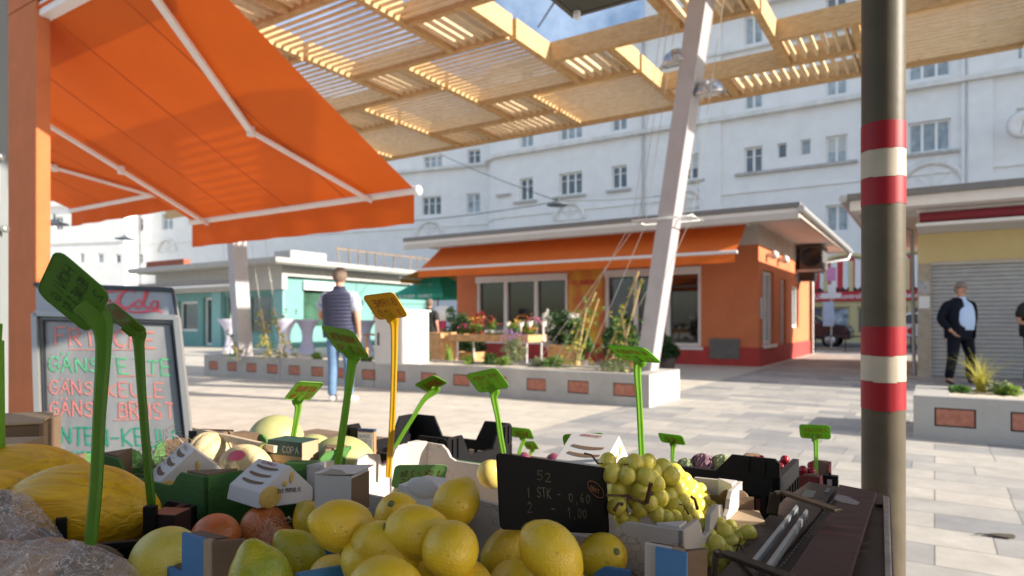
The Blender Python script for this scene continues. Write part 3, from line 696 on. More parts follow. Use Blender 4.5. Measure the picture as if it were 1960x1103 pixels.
for i,(x,y,gx,gy) in enumerate(((-.42,-.2,-1.5,.0),(-.42,.25,-1.1,.3),(.36,-.2,-.3,-.1),(.1,.25,-.7,.2),(-.42,0,-1.9,.2))):
    m=MB();s0=p+Vector((x,y,0));m.tube([(gx,gy,.3),s0,onc(.97)+Vector((x*.9,y*.9,0))],.004,n=5);m.build('cable',cabm,C1)
for i,(x,y,gx,gy) in enumerate(((-.3,-.1,-.4,0),(.3,-.1,.6,.1),(.3,.2,.9,.2))):
    m=MB();m.tube([(gx,gy,.3),(ta2-ca2+x,tb2-cb2+y,4.7)],.004,n=5);m.build('cable',cabm,C2)
chrome=mat('chrome',(.5,.5,.5),rough=.2,metal=.9,var=.05);lensm=mat('lamp_lens',(.55,.5,.42),rough=.2,var=.2,vs=9)
for i,(px,py,lab) in enumerate(((1296,117,'round chrome spotlight on the left face of the leaning column'),(1357,176,'round chrome spotlight on the right side of the leaning column, lower than the other'))):
    Y=8.0-.1*i;c=W(px,py,Y);T=thing('spotlight',lab,'spotlight',c,0,'round spotlights on the pergola column')
    X=Matrix.Rotation(R(-12 if i==0 else -6),4,'Y')@Matrix.Rotation(R(8),4,'X')
    m=MB();m.lathe([(0,.14),(.06,.135),(.13,.10),(.17,.04),(.19,0),(.2,-.03),(.17,-.035),(.165,-.02)],28,T=X);m.build('housing',chrome,T)
    m=MB();m.lathe([(.165,-.022),(.08,-.026),(0,-.026)],24,T=X);m.build('lens',lensm,T)
    m=MB();m.bar((0,0,.1),(.12 if i==0 else -.14,.0,-.1 if i==0 else .05),.03,.03);m.build('bracket',steelb,T)

# ---------------------------------------------------------------- striped pole
PY=1.8;c=W(1690.5,HY,PY);T=thing('striped_pole','dark grey steel pole with red and white warning tape, in front of the plaza','pole',(c.x,c.y,0))
r=.0535;m=MB();m.tube([(0,0,0),(0,0,4.4)],r,n=40);m.build('pole',mat('grey_pole_paint',(.095,.078,.052),rough=.5,metal=0,var=.2,vs=6,bump=.06,bs=50,spec=.25,stain=.3),T)
redt=mat('red_tape',(.30,.008,.016),rough=.5,var=.15,spec=.3,stain=.35);wht=mat('cream_tape',(.46,.40,.31),rough=.5,var=.12,stain=.3)
def zat(y): return CH+(HY-y)/FP*(PY-r)
for y0,y1,mm in ((228,281,redt),(281,335,wht),(335,388,redt),(625,681,redt),(681,732,wht),(732,787,redt)):
    m=MB();m.tube([(0,0,zat(y1)+.0008),(0,0,zat(y0)-.0008)],r+.0012,n=40,cap=False)
    # overlapping end of the wrap
    z0,z1=zat(y1)+.0008-.003,zat(y0)-.0008-.003
    vs=[];n=8
    for k in range(n+1):
        t=R(-150+k*7.5)+(.1 if mm is wht else .0);vs+=[((r+.0022)*math.cos(t),(r+.0022)*math.sin(t),z0),((r+.0022)*math.cos(t),(r+.0022)*math.sin(t),z1)]
    m.add(vs,[(2*k,2*k+2,2*k+3,2*k+1) for k in range(n)],0,True)
    m.build('tape_band',mm,T)

# ---------------------------------------------------------------- stall pier and the big awnings (left)
pier_o=mat('orange_pier_render',(.52,.15,.05),rough=.9,var=.08,vs=5,bump=.8,bs=130)
pa0,pa1=AOF(8,2.24),AOF(69,2.24)
T=gthing('pier','orange rough-rendered pier of the neighbouring stall at the left edge','pier',pa0,2.24)
m=MB();m.box(0,pa1-pa0,0,.1,0,3.5);m.build('shaft',pier_o,T,bevel=.01)
m=MB();m.box(-5,pa1-pa0+1.9,0,.5,3.505,4.3);m.build('lintel',pier_o,T)
ZB,SL=2.25,.518
def awp(px,py,off=0.05,zb=ZB,bb=4.54,sl=SL):
    # point of the awning plane (z = zb + sl*(bb-b)) behind a photo pixel, lowered a little
    d=(W(px,py,1.0)-Vector((0,0,CH)));db=SA*d.x+CA*d.y
    t=(zb-off+sl*bb-CH)/(d.z+sl*db);q=Vector((0,0,CH))+d*t
    return (CA*q.x-SA*q.y,SA*q.x+CA*q.y,q.z)
armm=mat('white_powder_coat',(.72,.68,.66),rough=.4,var=.03)
A1=gthing('awning','large bright orange folding-arm awning filling the upper left, seen from below','awning',-7.41,4.54,ZB,group='orange awnings')
awning(A1,0,3.46,-2.3,2.3*SL,0,0,.27,seams=4,sag=.02)
def arm(par,pts,name='folding_arm'):
    m=MB();M=MW[par].inverted();L_=[M@F(*p) for p in pts]
    for k,(p,q) in enumerate(zip(L_[:-1],L_[1:])):
        m.bar(p,q,.045 if k else .055,.035)
    m.lathe([(.0,.04),(.035,.04),(.035,-.04),(0,-.04)],12,T=Matrix.Translation(L_[1]));
    m.build(name,armm,par,bevel=.005)
e1_=awp(480,252,.07);s1=awp(300,0,.07);k=1.35
s1=tuple(e1_[i]+(s1[i]-e1_[i])*k for i in range(3));arm(A1,[s1,e1_,awp(712,386,.06)])
e2_=awp(232,326,.10);s2=awp(60,220,.10);arm(A1,[s2,e2_,awp(402,432,.06)])
m=MB();m.box(-.1,3.6,-2.28,-2.06,2.3*SL-.06,2.3*SL+.05);m.build('cassette',armm,A1,bevel=.01)
A2=gthing('awning','second orange awning lower left, partly behind the big one and beside the pier','awning',-10.3,4.5,2.65,group='orange awnings')
awning(A2,0,2.7,-2.1,.85,0,0,.2,seams=3,sag=.02)
q1=awp(75,305,.06,2.65,4.5,.4);q2=awp(105,322,.06,2.65,4.5,.4);q3=awp(298,377,.06,2.65,4.5,.4);arm(A2,[q1,q2,q3])
# grey post with clamps at the very left
c=W(-6,HY,2.0);T=thing('metal_post','grey metal post with pipe clamps and a small switch box at the left edge','post',(c.x,c.y,0))
m=MB();m.box(-.022,.022,-.02,.02,0,3);m.build('profile',mat('grey_profile',(.33,.35,.36),rough=.5,metal=.4,var=.05),T,bevel=.004)
for y in (305,441):
    z=CH+(HY-y)/FP*2.0;m=MB();m.tube([(0,-.03,z),(.035 if y<400 else .048,-.03,z)],.006,n=10);m.lathe([(0,.006),(.011,.006),(.011,-.006),(0,-.006)],12,T=Matrix.Translation((.036 if y<400 else .048,-.03,z))@Matrix.Rotation(R(90),4,'Y'));m.build('clamp',steelb,T)
m=MB();z=CH+(HY-445)/FP*2.0;m.box(-.03,.03,-.06,-.021,z-.7,z+.09);m.build('switch_box',mat('grey_plastic_box',(.24,.27,.27),rough=.5),T,bevel=.004)
# dark stall canopy overhead
ca_,cb_=PZ(1100,28,2.9)
T=gthing('stall_canopy','dark olive corner of the stall canopy hanging overhead at the top edge','canopy',ca_,cb_,2.9)
m=MB();m.box(0,CANW,-4.4,0,.0,.02);m.build('sheet',mat('dark_olive_tarpaulin',(.045,.045,.03),rough=.6,var=.2),T)
m=MB();m.box(-.012,CANW,0.001,.03,-.005,.06);m.box(-.03,-.001,-4.4,.03,-.005,.06)
for y in (-.9,-2.0,-3.2): m.box(.001,CANW,y,y+.06,-.06,-.002)
m.build('frame',mat('dark_frame',(.07,.06,.05),rough=.5,var=.1),T)
m=MB();m.lathe([(0,.03),(.02,.02),(.022,-.03),(0,-.045)],10,T=Matrix.Translation((.03,-.03,-.01)));m.build('corner_glint',wt,T)  # white knob put in for the glint at the canopy corner
# wires and hanging street lamps
def wire(px0,py0,Y0,px1,py1,Y1,sag,label):
    p=W(px0,py0,Y0);q=W(px1,py1,Y1);m=MB();pts=[]
    for k in range(13):
        t=k/12;v=p.lerp(q,t);v.z-=sag*4*t*(1-t);pts.append(v)
    m.tube([v-p for v in pts],.018,n=5);o=m.build('overhead_wire',mat('black_cable',(.04,.04,.045),rough=.5),None);o.location=p
    return tag(o,label,'wire',group='overhead wires')
wire(842,295,38,1066,384,26,.1,'thin wire slanting down in front of the rounded corner to the hanging street lamp')
wire(1066,384,26,1290,372,30,.1,'thin wire running right from the hanging street lamp to the leaning column')
wire(640,430,30,1066,386,26,.2,'faint wire running left from the hanging street lamp')
wire(1030,52,14,1080,-25,9,.0,'thin wire crossing the sky in the open pergola bay')
def hlamp(px,py,Y,lab):
    c=W(px,py,Y);T=thing('hanging_street_lamp',lab,'street lamp',c,0,'hanging street lamps')
    m=MB();m.lathe([(0,.14),(.08,.13),(.2,.05),(.42,0),(.44,-.03),(.3,-.05),(0,-.06)],18);m.build('shade',mat('dark_blue_grey',(.09,.11,.14),rough=.4),T)
    m=MB();m.tube([(0,0,.13),(0,0,.32)],.03,n=6);m.build('hanger',dark,T)
hlamp(1067,392,26,'flat dark street lamp hanging over the orange kiosk roof')
hlamp(104,428,22,'flat dark street lamp hanging beside the orange pier')
hlamp(240,457,30,'small flat street lamp hanging below the second awning')

# ---------------------------------------------------------------- menu board
T=thing('menu_board','grey-white sandwich board with hand-written goose menu and red drink logo header','menu board',(*(W(225,HY,3.25).xy),0))
def lerpq(q,u,v):
    a=q[0].lerp(q[1],u);b=q[3].lerp(q[2],u);return a.lerp(b,v)
PB=[W(70,602,3.45),W(341,610,3.42),W(384,1015,3.14),W(84,1012,3.17)]
HB=[W(68,546,3.50),W(332,556,3.47),W(340,606,3.43),W(69,598,3.46)]
brd=mat('streak_reflection_board',(.15,.155,.16),c2=(.38,.38,.37),vs=2.2,scale=(1,1,.25),rough=.3,stain=.3)  # vertical grey streaks painted in for reflections, over a random stain
def slab(name,q,mt,t=.02):
    n=(q[1]-q[0]).cross(q[3]-q[0]).normalized();
    if n.y<0:n=-n
    m=MB();m.prism(q,n*t);return m.build(name,mt,T,world=True),-n
pn,nn=slab('panel',PB,brd);hd,nh=slab('header',HB,mat('silver_header',(.28,.29,.30),c2=(.38,.38,.39),vs=2,rough=.35,metal=.2))
m=MB();fr=[p+nn*.012 for p in PB]
for a_,b_ in ((0,1),(1,2),(2,3),(3,0)): m.bar(fr[a_],fr[b_],.028,.022,up=nn)
m.build('frame',mat('aluminium_frame',(.34,.33,.31),rough=.35,metal=.5,var=.05),T,world=True)
m=MB();fr=[lerpq(PB,u,v)+nn*.008 for u,v in ((.055,.03),(.945,.03),(.955,.97),(.045,.97))]
for a_,b_ in ((0,1),(1,2),(2,3),(3,0)): m.bar(fr[a_],fr[b_],.006,.014,up=nn)
m.build('rubber_seal',dark,T,world=True)
m=MB();m.bar(HB[0]+nh*.01,HB[1]+nh*.01,.02,.012,up=nh);m.bar(HB[1]+nh*.01,HB[2]+nh*.01,.012,.012,up=nh);m.build('header_edge',dark,T,world=True)
m=MB();back=[PB[0]+Vector((.1,.05,-.03)),PB[1]+Vector((-.2,.05,-.03)),Vector((PB[1].x-.2,PB[1].y+.35,0.02)),Vector((PB[0].x+.1,PB[0].y+.35,.02))];m.prism(back,(0,.015,0));m.build('rear_leaf',dark,T,world=True)
U=(PB[1]-PB[0]).normalized();V=(PB[0]-PB[3]).normalized()
redink=mat('red_marker',(.60,.20,.17),rough=.6,var=.15,vs=20);greenink=mat('green_marker',(.10,.40,.20),rough=.6,var=.2,vs=20);darkgreen=mat('dark_green_marker',(.02,.25,.16),rough=.6,var=.2,vs=20)
wpx=.745/275
def line(txt,u0,v0,wd,h,mt,th):
    o=lerpq(PB,u0,v0)-V*0;m=MB();strokes(m,txt,o,U,V,h,th,fit=wd*.745,jit=.22,eps=0)
    for k in range(len(m.v)): m.v[k]+=nn*.003
    m.build('lettering',mt,T,world=True)
line('FRISCHE',.13,.15,.74,.088,redink,.010)
line('GÄNSFETTE',.07,.28,.90,.078,greenink,.009)
line('GÄNSEKEULE',.07,.39,.82,.070,redink,.007)
line('GÄNSE BRUST',.07,.49,.88,.078,redink,.008)
line('ENTEN-KEULE',.06,.62,.93,.085,darkgreen,.009)
line('ENTEN BRUST',.09,.73,.88,.080,darkgreen,.009)
for u0,u1,v in ((.22,.75,.175),(.55,.8,.30),(.5,.75,.51)):
    m=MB();p=lerpq(PB,u0,v)+nn*.003;q=lerpq(PB,u1,v-.01)+nn*.003;m.poly([p,q,q+V*.004,p+V*.004]);m.build('underline',redink,T,world=True)
# flowing script logo on the header: thick-thin ribbons
Uh=(HB[1]-HB[0]).normalized();Vh=(HB[0]-HB[3]).normalized()
def ribbon(mb,pts,w0,w1,org,h):
    P=[]
    n=len(pts)
    # Catmull-Rom through the stroke points
    for i in range(n-1):
        p0=pts[max(i-1,0)];p1=pts[i];p2=pts[i+1];p3=pts[min(i+2,n-1)]
        for k in range(6):
            t=k/6;f=lambda a,b,c,d:.5*(2*b+(c-a)*t+(2*a-5*b+4*c-d)*t*t+(3*b-a-3*c+d)*t**3)
            P.append((f(p0[0],p1[0],p2[0],p3[0]),f(p0[1],p1[1],p2[1],p3[1])))
    P.append(pts[-1]);Q=[org+Uh*(x*h)+Vh*(y*h) for x,y in P]
    for i in range(len(Q)-1):
        d=(Q[i+1]-Q[i]).normalized();s=nh.cross(d)
        wd=lambda j:(w0+(w1-w0)*abs(math.sin(j/len(Q)*math.pi)))*h*.5
        mb.poly([Q[i]-s*wd(i),Q[i+1]-s*wd(i+1),Q[i+1]+s*wd(i+1),Q[i]+s*wd(i)])
def letters(mb,org,h):
    x=0
    def C(x): ribbon(mb,[(x+1.25,.95),(x+.95,1.15),(x+.45,.9),(x+.2,.35),(x+.45,-.05),(x+.9,.05),(x+1.1,.3)],.07,.22,org,h)
    def o(x): ribbon(mb,[(x+.3,.5),(x+.05,.3),(x+.15,0),(x+.42,.1),(x+.45,.4),(x+.25,.52)],.06,.15,org,h)
    def c(x): ribbon(mb,[(x+.45,.42),(x+.2,.5),(x+.02,.2),(x+.2,-.02),(x+.45,.12)],.06,.15,org,h)
    def a(x): o(x);ribbon(mb,[(x+.48,.5),(x+.42,.1),(x+.6,.02)],.06,.12,org,h)
    def l(x): ribbon(mb,[(x,.2),(x+.35,1.0),(x+.2,1.1),(x+.05,.3),(x+.2,0),(x+.4,.12)],.06,.13,org,h)
    C(0);o(1.15);c(1.7);a(2.2);ribbon(mb,[(2.85,.28),(3.1,.32)],.08,.1,org,h)
    C(3.0);o(4.15);l(4.7);a(5.15)
    ribbon(mb,[(.9,1.15),(1.8,1.35),(2.6,.95),(3.4,1.1)],.04,.12,org,h);ribbon(mb,[(3.4,-.1),(4.2,-.3),(5.4,-.12),(5.9,-.25)],.04,.14,org,h)
m=MB();letters(m,HB[3]+(HB[2]-HB[3])*.22+Vh*.045+nh*.004,.088);m.build('script_logo',mat('logo_red',(.75,.10,.13),rough=.5,var=.05),T,world=True)
# ---------------------------------------------------------------- planters
conc=mat('concrete',(.43,.41,.375),rough=.85,var=.12,vs=2.5,bump=.3,bs=60,stain=.22)
brick=mat('brick_face',(.36,.12,.07),c2=(.50,.22,.15),vs=22,rough=.85,bump=.4,bs=80)
jointm=mat('dark_joint',(.06,.05,.045),rough=.9)
gravel=mat('pale_gravel',(.50,.43,.33),c2=(.68,.60,.48),vs=70,rough=.9,bump=.9,bs=90)
def planter(a,b,L_,Wd,H_,xs,label,wall_=.14):
    T=gthing('planter',label,'planter',a,b)
    holes=[(x-.155,x+.155,.12,.29) for x in xs]
    m=MB();wall(m,0,L_,0,H_,[(h[0],h[1],h[2],h[3]) for h in holes],d=.03)
    m.poly([(0,0,0),(0,Wd,0),(0,Wd,H_),(0,0,H_)]);m.poly([(L_,0,0),(L_,0,H_),(L_,Wd,H_),(L_,Wd,0)]);m.poly([(0,Wd,0),(L_,Wd,0),(L_,Wd,H_),(0,Wd,H_)])
    w_=wall_
    m.poly([(0,0,H_),(L_,0,H_),(L_-w_*2,w_,H_),(w_*2,w_,H_)]);m.poly([(L_,0,H_),(L_,Wd,H_),(L_-w_*2,Wd-w_,H_),(L_-w_*2,w_,H_)]);m.poly([(L_,Wd,H_),(0,Wd,H_),(w_*2,Wd-w_,H_),(L_-w_*2,Wd-w_,H_)]);m.poly([(0,Wd,H_),(0,0,H_),(w_*2,w_,H_),(w_*2,Wd-w_,H_)])
    for p,q in (((w_*2,w_),(L_-w_*2,w_)),((L_-w_*2,w_),(L_-w_*2,Wd-w_)),((L_-w_*2,Wd-w_),(w_*2,Wd-w_)),((w_*2,Wd-w_),(w_*2,w_))): m.poly([(*p,H_),(*q,H_),(*q,H_-.08),(*p,H_-.08)])
    m.build('trough',conc,T)
    for x in (L_*k/4 for k in range(1,4)): m=MB();m.box(x-.004,x+.004,-.0015,-.0005,0,H_);m.build('casting_joint',jointm,T)
    for h in holes:
        m=MB();m.box(h[0]+.012,h[1]-.012,.012,.028,h[2]+.012,h[3]-.012);fo=m.build('brick_inset',brick,T,bevel=.003)
        m=MB();m.box(h[0]+.001,h[1]-.001,.0285,.0295,h[2]+.001,h[3]-.001);m.build('joint',jointm,fo)
    m=MB();n1,n2=int(L_*14),8;vs=[]
    for i in range(n1+1):
        for j in range(n2+1):
            x=w_*2+(L_-w_*4)*i/n1;y=w_+(Wd-2*w_)*j/n2;vs.append((x,y,H_-.035+.025*noise.noise(Vector((x*3,y*3,1)))+.012*random.random()))
    m.add(vs,[(i*(n2+1)+j,(i+1)*(n2+1)+j,(i+1)*(n2+1)+j+1,i*(n2+1)+j+1) for i in range(n1) for j in range(n2)],0,True)
    m.build('gravel_bed',gravel,T)
    return T
la,lb=PZ(395,718,0);ra,rb=PZ(1240,782,0);pb=(lb+rb)/2
def axp(px): return AOF(px,pb)-la
planter(la,pb,ra-la,1.15,.41,[axp(x) for x in (408.5,444,481,521,563,607,655,705.5,762,820,883,952,1026,1106,1195)],'long concrete planter with brick insets and gravel, behind the man in the vest')
a2_,b2_=PZ(1748,838,0)
planter(a2_,b2_,3.4,1.15,.39,[AOF(1828,b2_)-a2_,AOF(1978,b2_)-a2_,AOF(2140,b2_)-a2_],'concrete planter with brick insets and yellow grass at the right edge')

# ---------------------------------------------------------------- plants
def lm(name,c,tr=.35): return mat(name,c,rough=.6,var=.35,vs=30,trans=tr)
leafy=lm('leaf_green',(.09,.20,.035));leafd=lm('leaf_dark',(.03,.08,.02));leafl=lm('leaf_light',(.22,.33,.05));leafyel=lm('leaf_yellow',(.50,.46,.08));sage=lm('leaf_sage',(.28,.33,.17))
stemm=mat('plant_stem',(.16,.13,.05),rough=.8,var=.3);bamb=mat('bamboo',(.50,.36,.16),rough=.6,var=.15,vs=15)
redf=lm('petal_red',(.38,.05,.03));yelf=lm('petal_yellow',(.62,.43,.06));pinkf=lm('petal_pink',(.65,.12,.25));whf=lm('petal_white',(.75,.72,.66));purf=lm('petal_lilac',(.38,.20,.50));orf=lm('petal_orange',(.55,.2,.05))
def leaves(mb,n,c,rx,ry,rz,s,m=0,rnd=random,shape='leaf'):
    for _ in range(n):
        while True:
            d=Vector((rnd.uniform(-1,1),rnd.uniform(-1,1),rnd.uniform(-1,1)))
            if d.length<=1: break
        p=Vector(c)+Vector((d.x*rx,d.y*ry,d.z*rz))
        u=Vector((rnd.gauss(0,1),rnd.gauss(0,1),rnd.gauss(0,.6))).normalized();w=u.cross(Vector((rnd.gauss(0,1),rnd.gauss(0,1),rnd.gauss(0,1)))).normalized();q=s*rnd.uniform(.6,1.3)
        nn_=u.cross(w)*q*.12
        mb.add([p-u*q,p+w*q*.38+nn_,p+u*q,p-w*q*.38+nn_],[(0,1,2),(0,2,3)],m)
def blade(mb,p,d,h,w,bend,m=0):
    p=Vector(p);d=Vector((d[0],d[1],0)).normalized();s=Vector((-d.y,d.x,0));P=[]
    for k in range(6):
        t=k/5;c=p+Vector((0,0,h*(t-bend*.35*t*t)))+d*(h*bend*t*t);ww=w*(1-t*.85)
        P+=[c-s*ww,c+s*ww]
    mb.add(P,[(2*k,2*k+1,2*k+3,2*k+2) for k in range(5)],m)
PZt=.38
def plant(px,py,kind,h,label,cat='plant',r=.15,zb=PZt,group=None,Y=None):
    if Y is None: a,b=PZ(px,py,zb)
    else: q=W(px,py,Y);zb=q.z;a,b=CA*q.x-SA*q.y,SA*q.x+CA*q.y
    nm={'grass':'grass_tuft','lavender':'lavender_bush','bush':'bush','low':'low_plant','iris':'iris_plant'}[kind]
    T=gthing(nm,label,cat,a,b,zb,group);rnd=random.Random(int(px*7+py))
    m=MB()
    if kind=='grass':
        for _ in range(110):
            t=rnd.uniform(0,6.28);blade(m,(rnd.uniform(-.04,.04),rnd.uniform(-.04,.04),0),(math.cos(t),math.sin(t)),h*rnd.uniform(.5,1.1),.004,rnd.uniform(.2,1.0))
        m.build('blades',leafyel if h>.3 else leafl,T)
    elif kind=='iris':
        for _ in range(26):
            t=rnd.uniform(0,6.28);blade(m,(rnd.uniform(-.06,.06),rnd.uniform(-.04,.04),0),(math.cos(t),math.sin(t)),h*rnd.uniform(.6,1.1),.014,rnd.uniform(.02,.3))
        m.build('blades',leafl,T)
    elif kind=='lavender':
        for _ in range(60):
            t=rnd.uniform(0,6.28);bl=rnd.uniform(.1,.6);m.tube([(0,0,0),(math.cos(t)*bl*.12,math.sin(t)*bl*.12,h*.5),(math.cos(t)*bl*.3,math.sin(t)*bl*.3,h*.85)],.003,n=4,cap=False)
        leaves(m,420,(0,0,h*.42),r*1.1,r*1.1,h*.4,.03,rnd=rnd);m.build('foliage',sage,T)
        m=MB();
        for _ in range(34):
            t=rnd.uniform(0,6.28);q=rnd.uniform(0,r);leaves(m,12,(math.cos(t)*q*1.3,math.sin(t)*q*1.3,h*rnd.uniform(.75,1.1)),.012,.012,.05,.014,rnd=rnd)
        m.build('flowers',purf,T)
    elif kind=='low':
        for k in range(5):
            leaves(m,60,(rnd.uniform(-r,r)*.6,rnd.uniform(-r,r)*.6,h*.4),r*.5,r*.5,h*.5,.028,rnd=rnd)
        m.build('foliage',[sage,leafl,leafy][int(px)%3],T)
    elif kind=='bush':
        for k in range(9):
            c=(rnd.uniform(-r,r)*.7,rnd.uniform(-r,r)*.7,h*rnd.uniform(.3,.85));m2=rnd.uniform(.3,.5);leaves(m,130,c,r*m2,r*m2,h*.2,.035,m=rnd.randint(0,1),rnd=rnd)
        for k in range(7): m.tube([(0,0,0),(rnd.uniform(-r,r)*.6,rnd.uniform(-r,r)*.6,h*.8)],.006,n=4,m=2)
        m.build('foliage',[leafy,leafd,stemm],T)
    return T
plant(783,694,'low',.14,'small sage plant at the foot of the white cabinet')
plant(815,694,'low',.28,'pointed grey-green plant right of the white cabinet',r=.12)
plant(858,693,'iris',.33,'upright bright green iris clump in the planter between cabinet and flower table')
plant(895,697,'low',.17,'low pale plant left of the lavender in the planter',r=.14)
plant(938,698,'low',.22,'small plant with whitish leaves in front of the flower table',r=.12)
plant(958,700,'low',.16,'spreading yellow-green plant beside the whitish one',r=.16)
plant(983,698,'lavender',.50,'large lavender bush with lilac flower spikes in the planter',r=.2)
plant(1032,702,'low',.16,'low grey-green cushion right of the lavender',r=.16)
plant(1058,704,'low',.2,'dark low plant at the foot of the bamboo stakes',r=.14)
plant(610,690,'low',.18,'low yellow-green plant left of the man in the vest',r=.16)
plant(700,694,'low',.12,'tiny plant between the man and the white cabinet',r=.12)
plant(1170,712,'low',.2,'leafy low plant beside the leaning column foot',r=.2)
plant(1878,750,'grass',.46,'yellow ornamental grass arching out of the right planter','grass',zb=.37)
plant(1905,752,'low',.13,'yellow-green leafy shoot beside the ornamental grass',zb=.37)
plant(1930,756,'low',.1,'low pale flower cushion right of the ornamental grass',zb=.36,r=.12)
plant(1835,750,'low',.07,'flat green ground plant left of the ornamental grass',zb=.37,r=.1)
# climbers on bamboo stakes
def climber(px,py,tx,ty,Yt,label,n=150,nst=2,mt=None):
    a,b=PZ(px,py,PZt);T=gthing('climbing_plant',label,'climbing plant',a,b,PZt,group='climbing plants on bamboo stakes')
    M=MW[T].inverted();rnd=random.Random(int(px));tip=M@W(tx,ty,Yt)
    m=MB();m.tube([(0,0,-.05),tip],.016,n=7)
    if nst>1: m.tube([(.22,.05,-.05),tip+Vector((.04,.02,-.1))],.014,n=7)
    m.build('bamboo_stake',bamb,T)
    m=MB()
    for k in range(n):
        t=rnd.uniform(0,.95)**1.1;c=tip*t;sp=.10+.05*math.sin(t*9)
        leaves(m,4,(c.x+rnd.gauss(0,sp),c.y+rnd.gauss(0,sp),c.z),.03,.03,.05,.035,rnd=rnd,m=0 if rnd.random()<.7 else 1)
    pts=[Vector((0,0,0)).lerp(tip,k/30)+Vector((.03*math.cos(k*1.1),.03*math.sin(k*1.1),0)) for k in range(29)];m.tube(pts,.005,n=4,m=2)
    m.build('foliage',[mt or leafy,leafyel,stemm],T)
climber(1075,700,1140,560,9.9,'climber on two crossed bamboo stakes nearest the poster',n=46)
climber(1100,704,1122,590,9.7,'sparse climber on a bamboo stake between the poster and the leaning column',n=40,nst=1)
climber(1150,708,1222,520,9.0,'climber on the long bamboo stake leaning towards the leaning column',n=44)
climber(1208,712,1190,600,8.8,'leafy climber directly left of the leaning column foot',n=52,nst=1)
climber(518,688,500,592,13.0,'yellowing climber just right of the left sunlit column',n=60,nst=1,mt=leafyel)
climber(548,688,523,590,12.8,'climber on a bamboo stake in front of the bistro table',n=50,nst=1)
climber(455,686,448,628,13.0,'short climber at the foot of the left sunlit column',n=60,nst=1)

# ---------------------------------------------------------------- cabinet, tables, flowers
cabw=mat('cabinet_grey_white',(.62,.59,.54),rough=.55,var=.04,stain=.06)
def gbox(px,py,z): return PZ(px,py,z)
a_,b_=PZ(772,700,.38);T=gthing('cable_cabinet','cream-white electrical cabinet standing in the long planter right of the man','cabinet',a_,b_,.33)
m=MB();m.box(-.62,0,0,.62,0,.90);m.build('housing',cabw,T,bevel=.01)
m=MB();m.box(-.60,-.02,-.008,-.001,.06,.86);d_=m.build('door',cabw,T,bevel=.003)
m=MB();m.box(-.54,-.51,-.022,-.0085,.36,.56);m.build('handle',dark,d_)
m=MB();m.box(-.65,.03,-.03,.65,.9,.93);m.build('lid',cabw,T,bevel=.006)
woodt=woodmat('warm_wood',(.42,.22,.09),(.58,.34,.15));legm=mat('grey_leg',(.55,.55,.56),rough=.4,metal=.5,var=.05)
at_,bt_=PZ(1010,645,.80)
T=gthing('flower_table','long wooden flower table with shallow tray top and grey metal legs behind the planter','table',at_,bt_)
m=MB();m.box(-1.75,0,0,.62,.70,.72);
for x0,x1,y0,y1 in ((-1.75,0,-.02,-.001),(-1.75,0,.621,.64),(.0,.02,-.02,.64),(-1.77,-1.751,-.02,.64)): m.box(x0,x1,y0,y1,.70,.83)
m.build('tray',woodt,T,bevel=.006)
for x,y in ((-1.6,.05),(-.05,.05),(-.05,.57),(-1.6,.57)):
    m=MB();m.tube([(x,y,0),(x,y,.70)],.02,n=8);m.build('leg',legm,T)
def potflower(a,b,z,r,h,fm,label,n=6,nf=24,leafm=None,fs=.03,group='potted flowers on the tables'):
    T=gthing('potted_flower',label,'potted flower',a,b,z,group);rnd=random.Random(int(a*1000+b*77)&9999)
    m=MB();m.lathe([(0,0),(r*.5,0),(r*.7,r*.9),(r*.62,r*.9),(0,r*.85)],14);m.build('pot',mat('clay_pot',(.30,.12,.07),rough=.8,var=.1),T)
    m=MB()
    for k in range(n): leaves(m,50,(rnd.uniform(-r,r)*.6,rnd.uniform(-r,r)*.6,r+h*rnd.uniform(.2,.6)),r*.5,r*.5,h*.25,.03,rnd=rnd,m=k%2)
    m.build('foliage',[leafm or leafy,leafl],T)
    m=MB()
    for k in range(nf):
        c=Vector((rnd.uniform(-r,r)*1.1,rnd.uniform(-r,r)*1.1,r+h*rnd.uniform(.5,1.05)));t0=rnd.uniform(0,6)
        tilt=Matrix.Rotation(rnd.uniform(-.9,.9),4,'X')@Matrix.Rotation(rnd.uniform(-.9,.9),4,'Y')
        P=[];K_=10
        for i in range(K_): P.append(c+tilt@Vector((math.cos(t0+i*2*math.pi/K_)*fs*(1 if i%2 else .5),math.sin(t0+i*2*math.pi/K_)*fs*(1 if i%2 else .5),.006)))
        m.add([c]+P,[(0,i+1,(i+1)%K_+1) for i in range(K_)])
    m.build('flowers',fm,T);return T
M_=[(-1.35,.3,.14,.30,yelf,'yellow chrysanthemums at the left end of the flower table'),(-1.62,.3,.1,.2,pinkf,'small pink flowers at the far left corner of the flower table'),(-1.0,.35,.12,.34,redf,'tall red flowers behind the yellow ones on the flower table'),(-.42,.25,.13,.24,yelf,'yellow and green pot in the middle of the flower table'),
(-.35,.45,.12,.36,orf,'tall orange flowers at the middle back of the flower table'),(-.15,.4,.11,.30,pinkf,'pink flowers near the sunlit end of the flower table'),(-.04,.15,.09,.16,orf,'low orange heather pot on the right corner of the flower table')]
for x,y,r_,h_,fm,lab in M_: potflower(at_+x,bt_+y,.72,r_,h_,fm,lab)
for k,x in enumerate((-.92,-.78,-.64)):
    potflower(at_+x,bt_+.15,.72,.08,.1,whf,['left','middle','right'][k]+' one of three low white-flowering pots in the middle of the flower table',n=3,nf=30,leafm=sage,fs=.025)
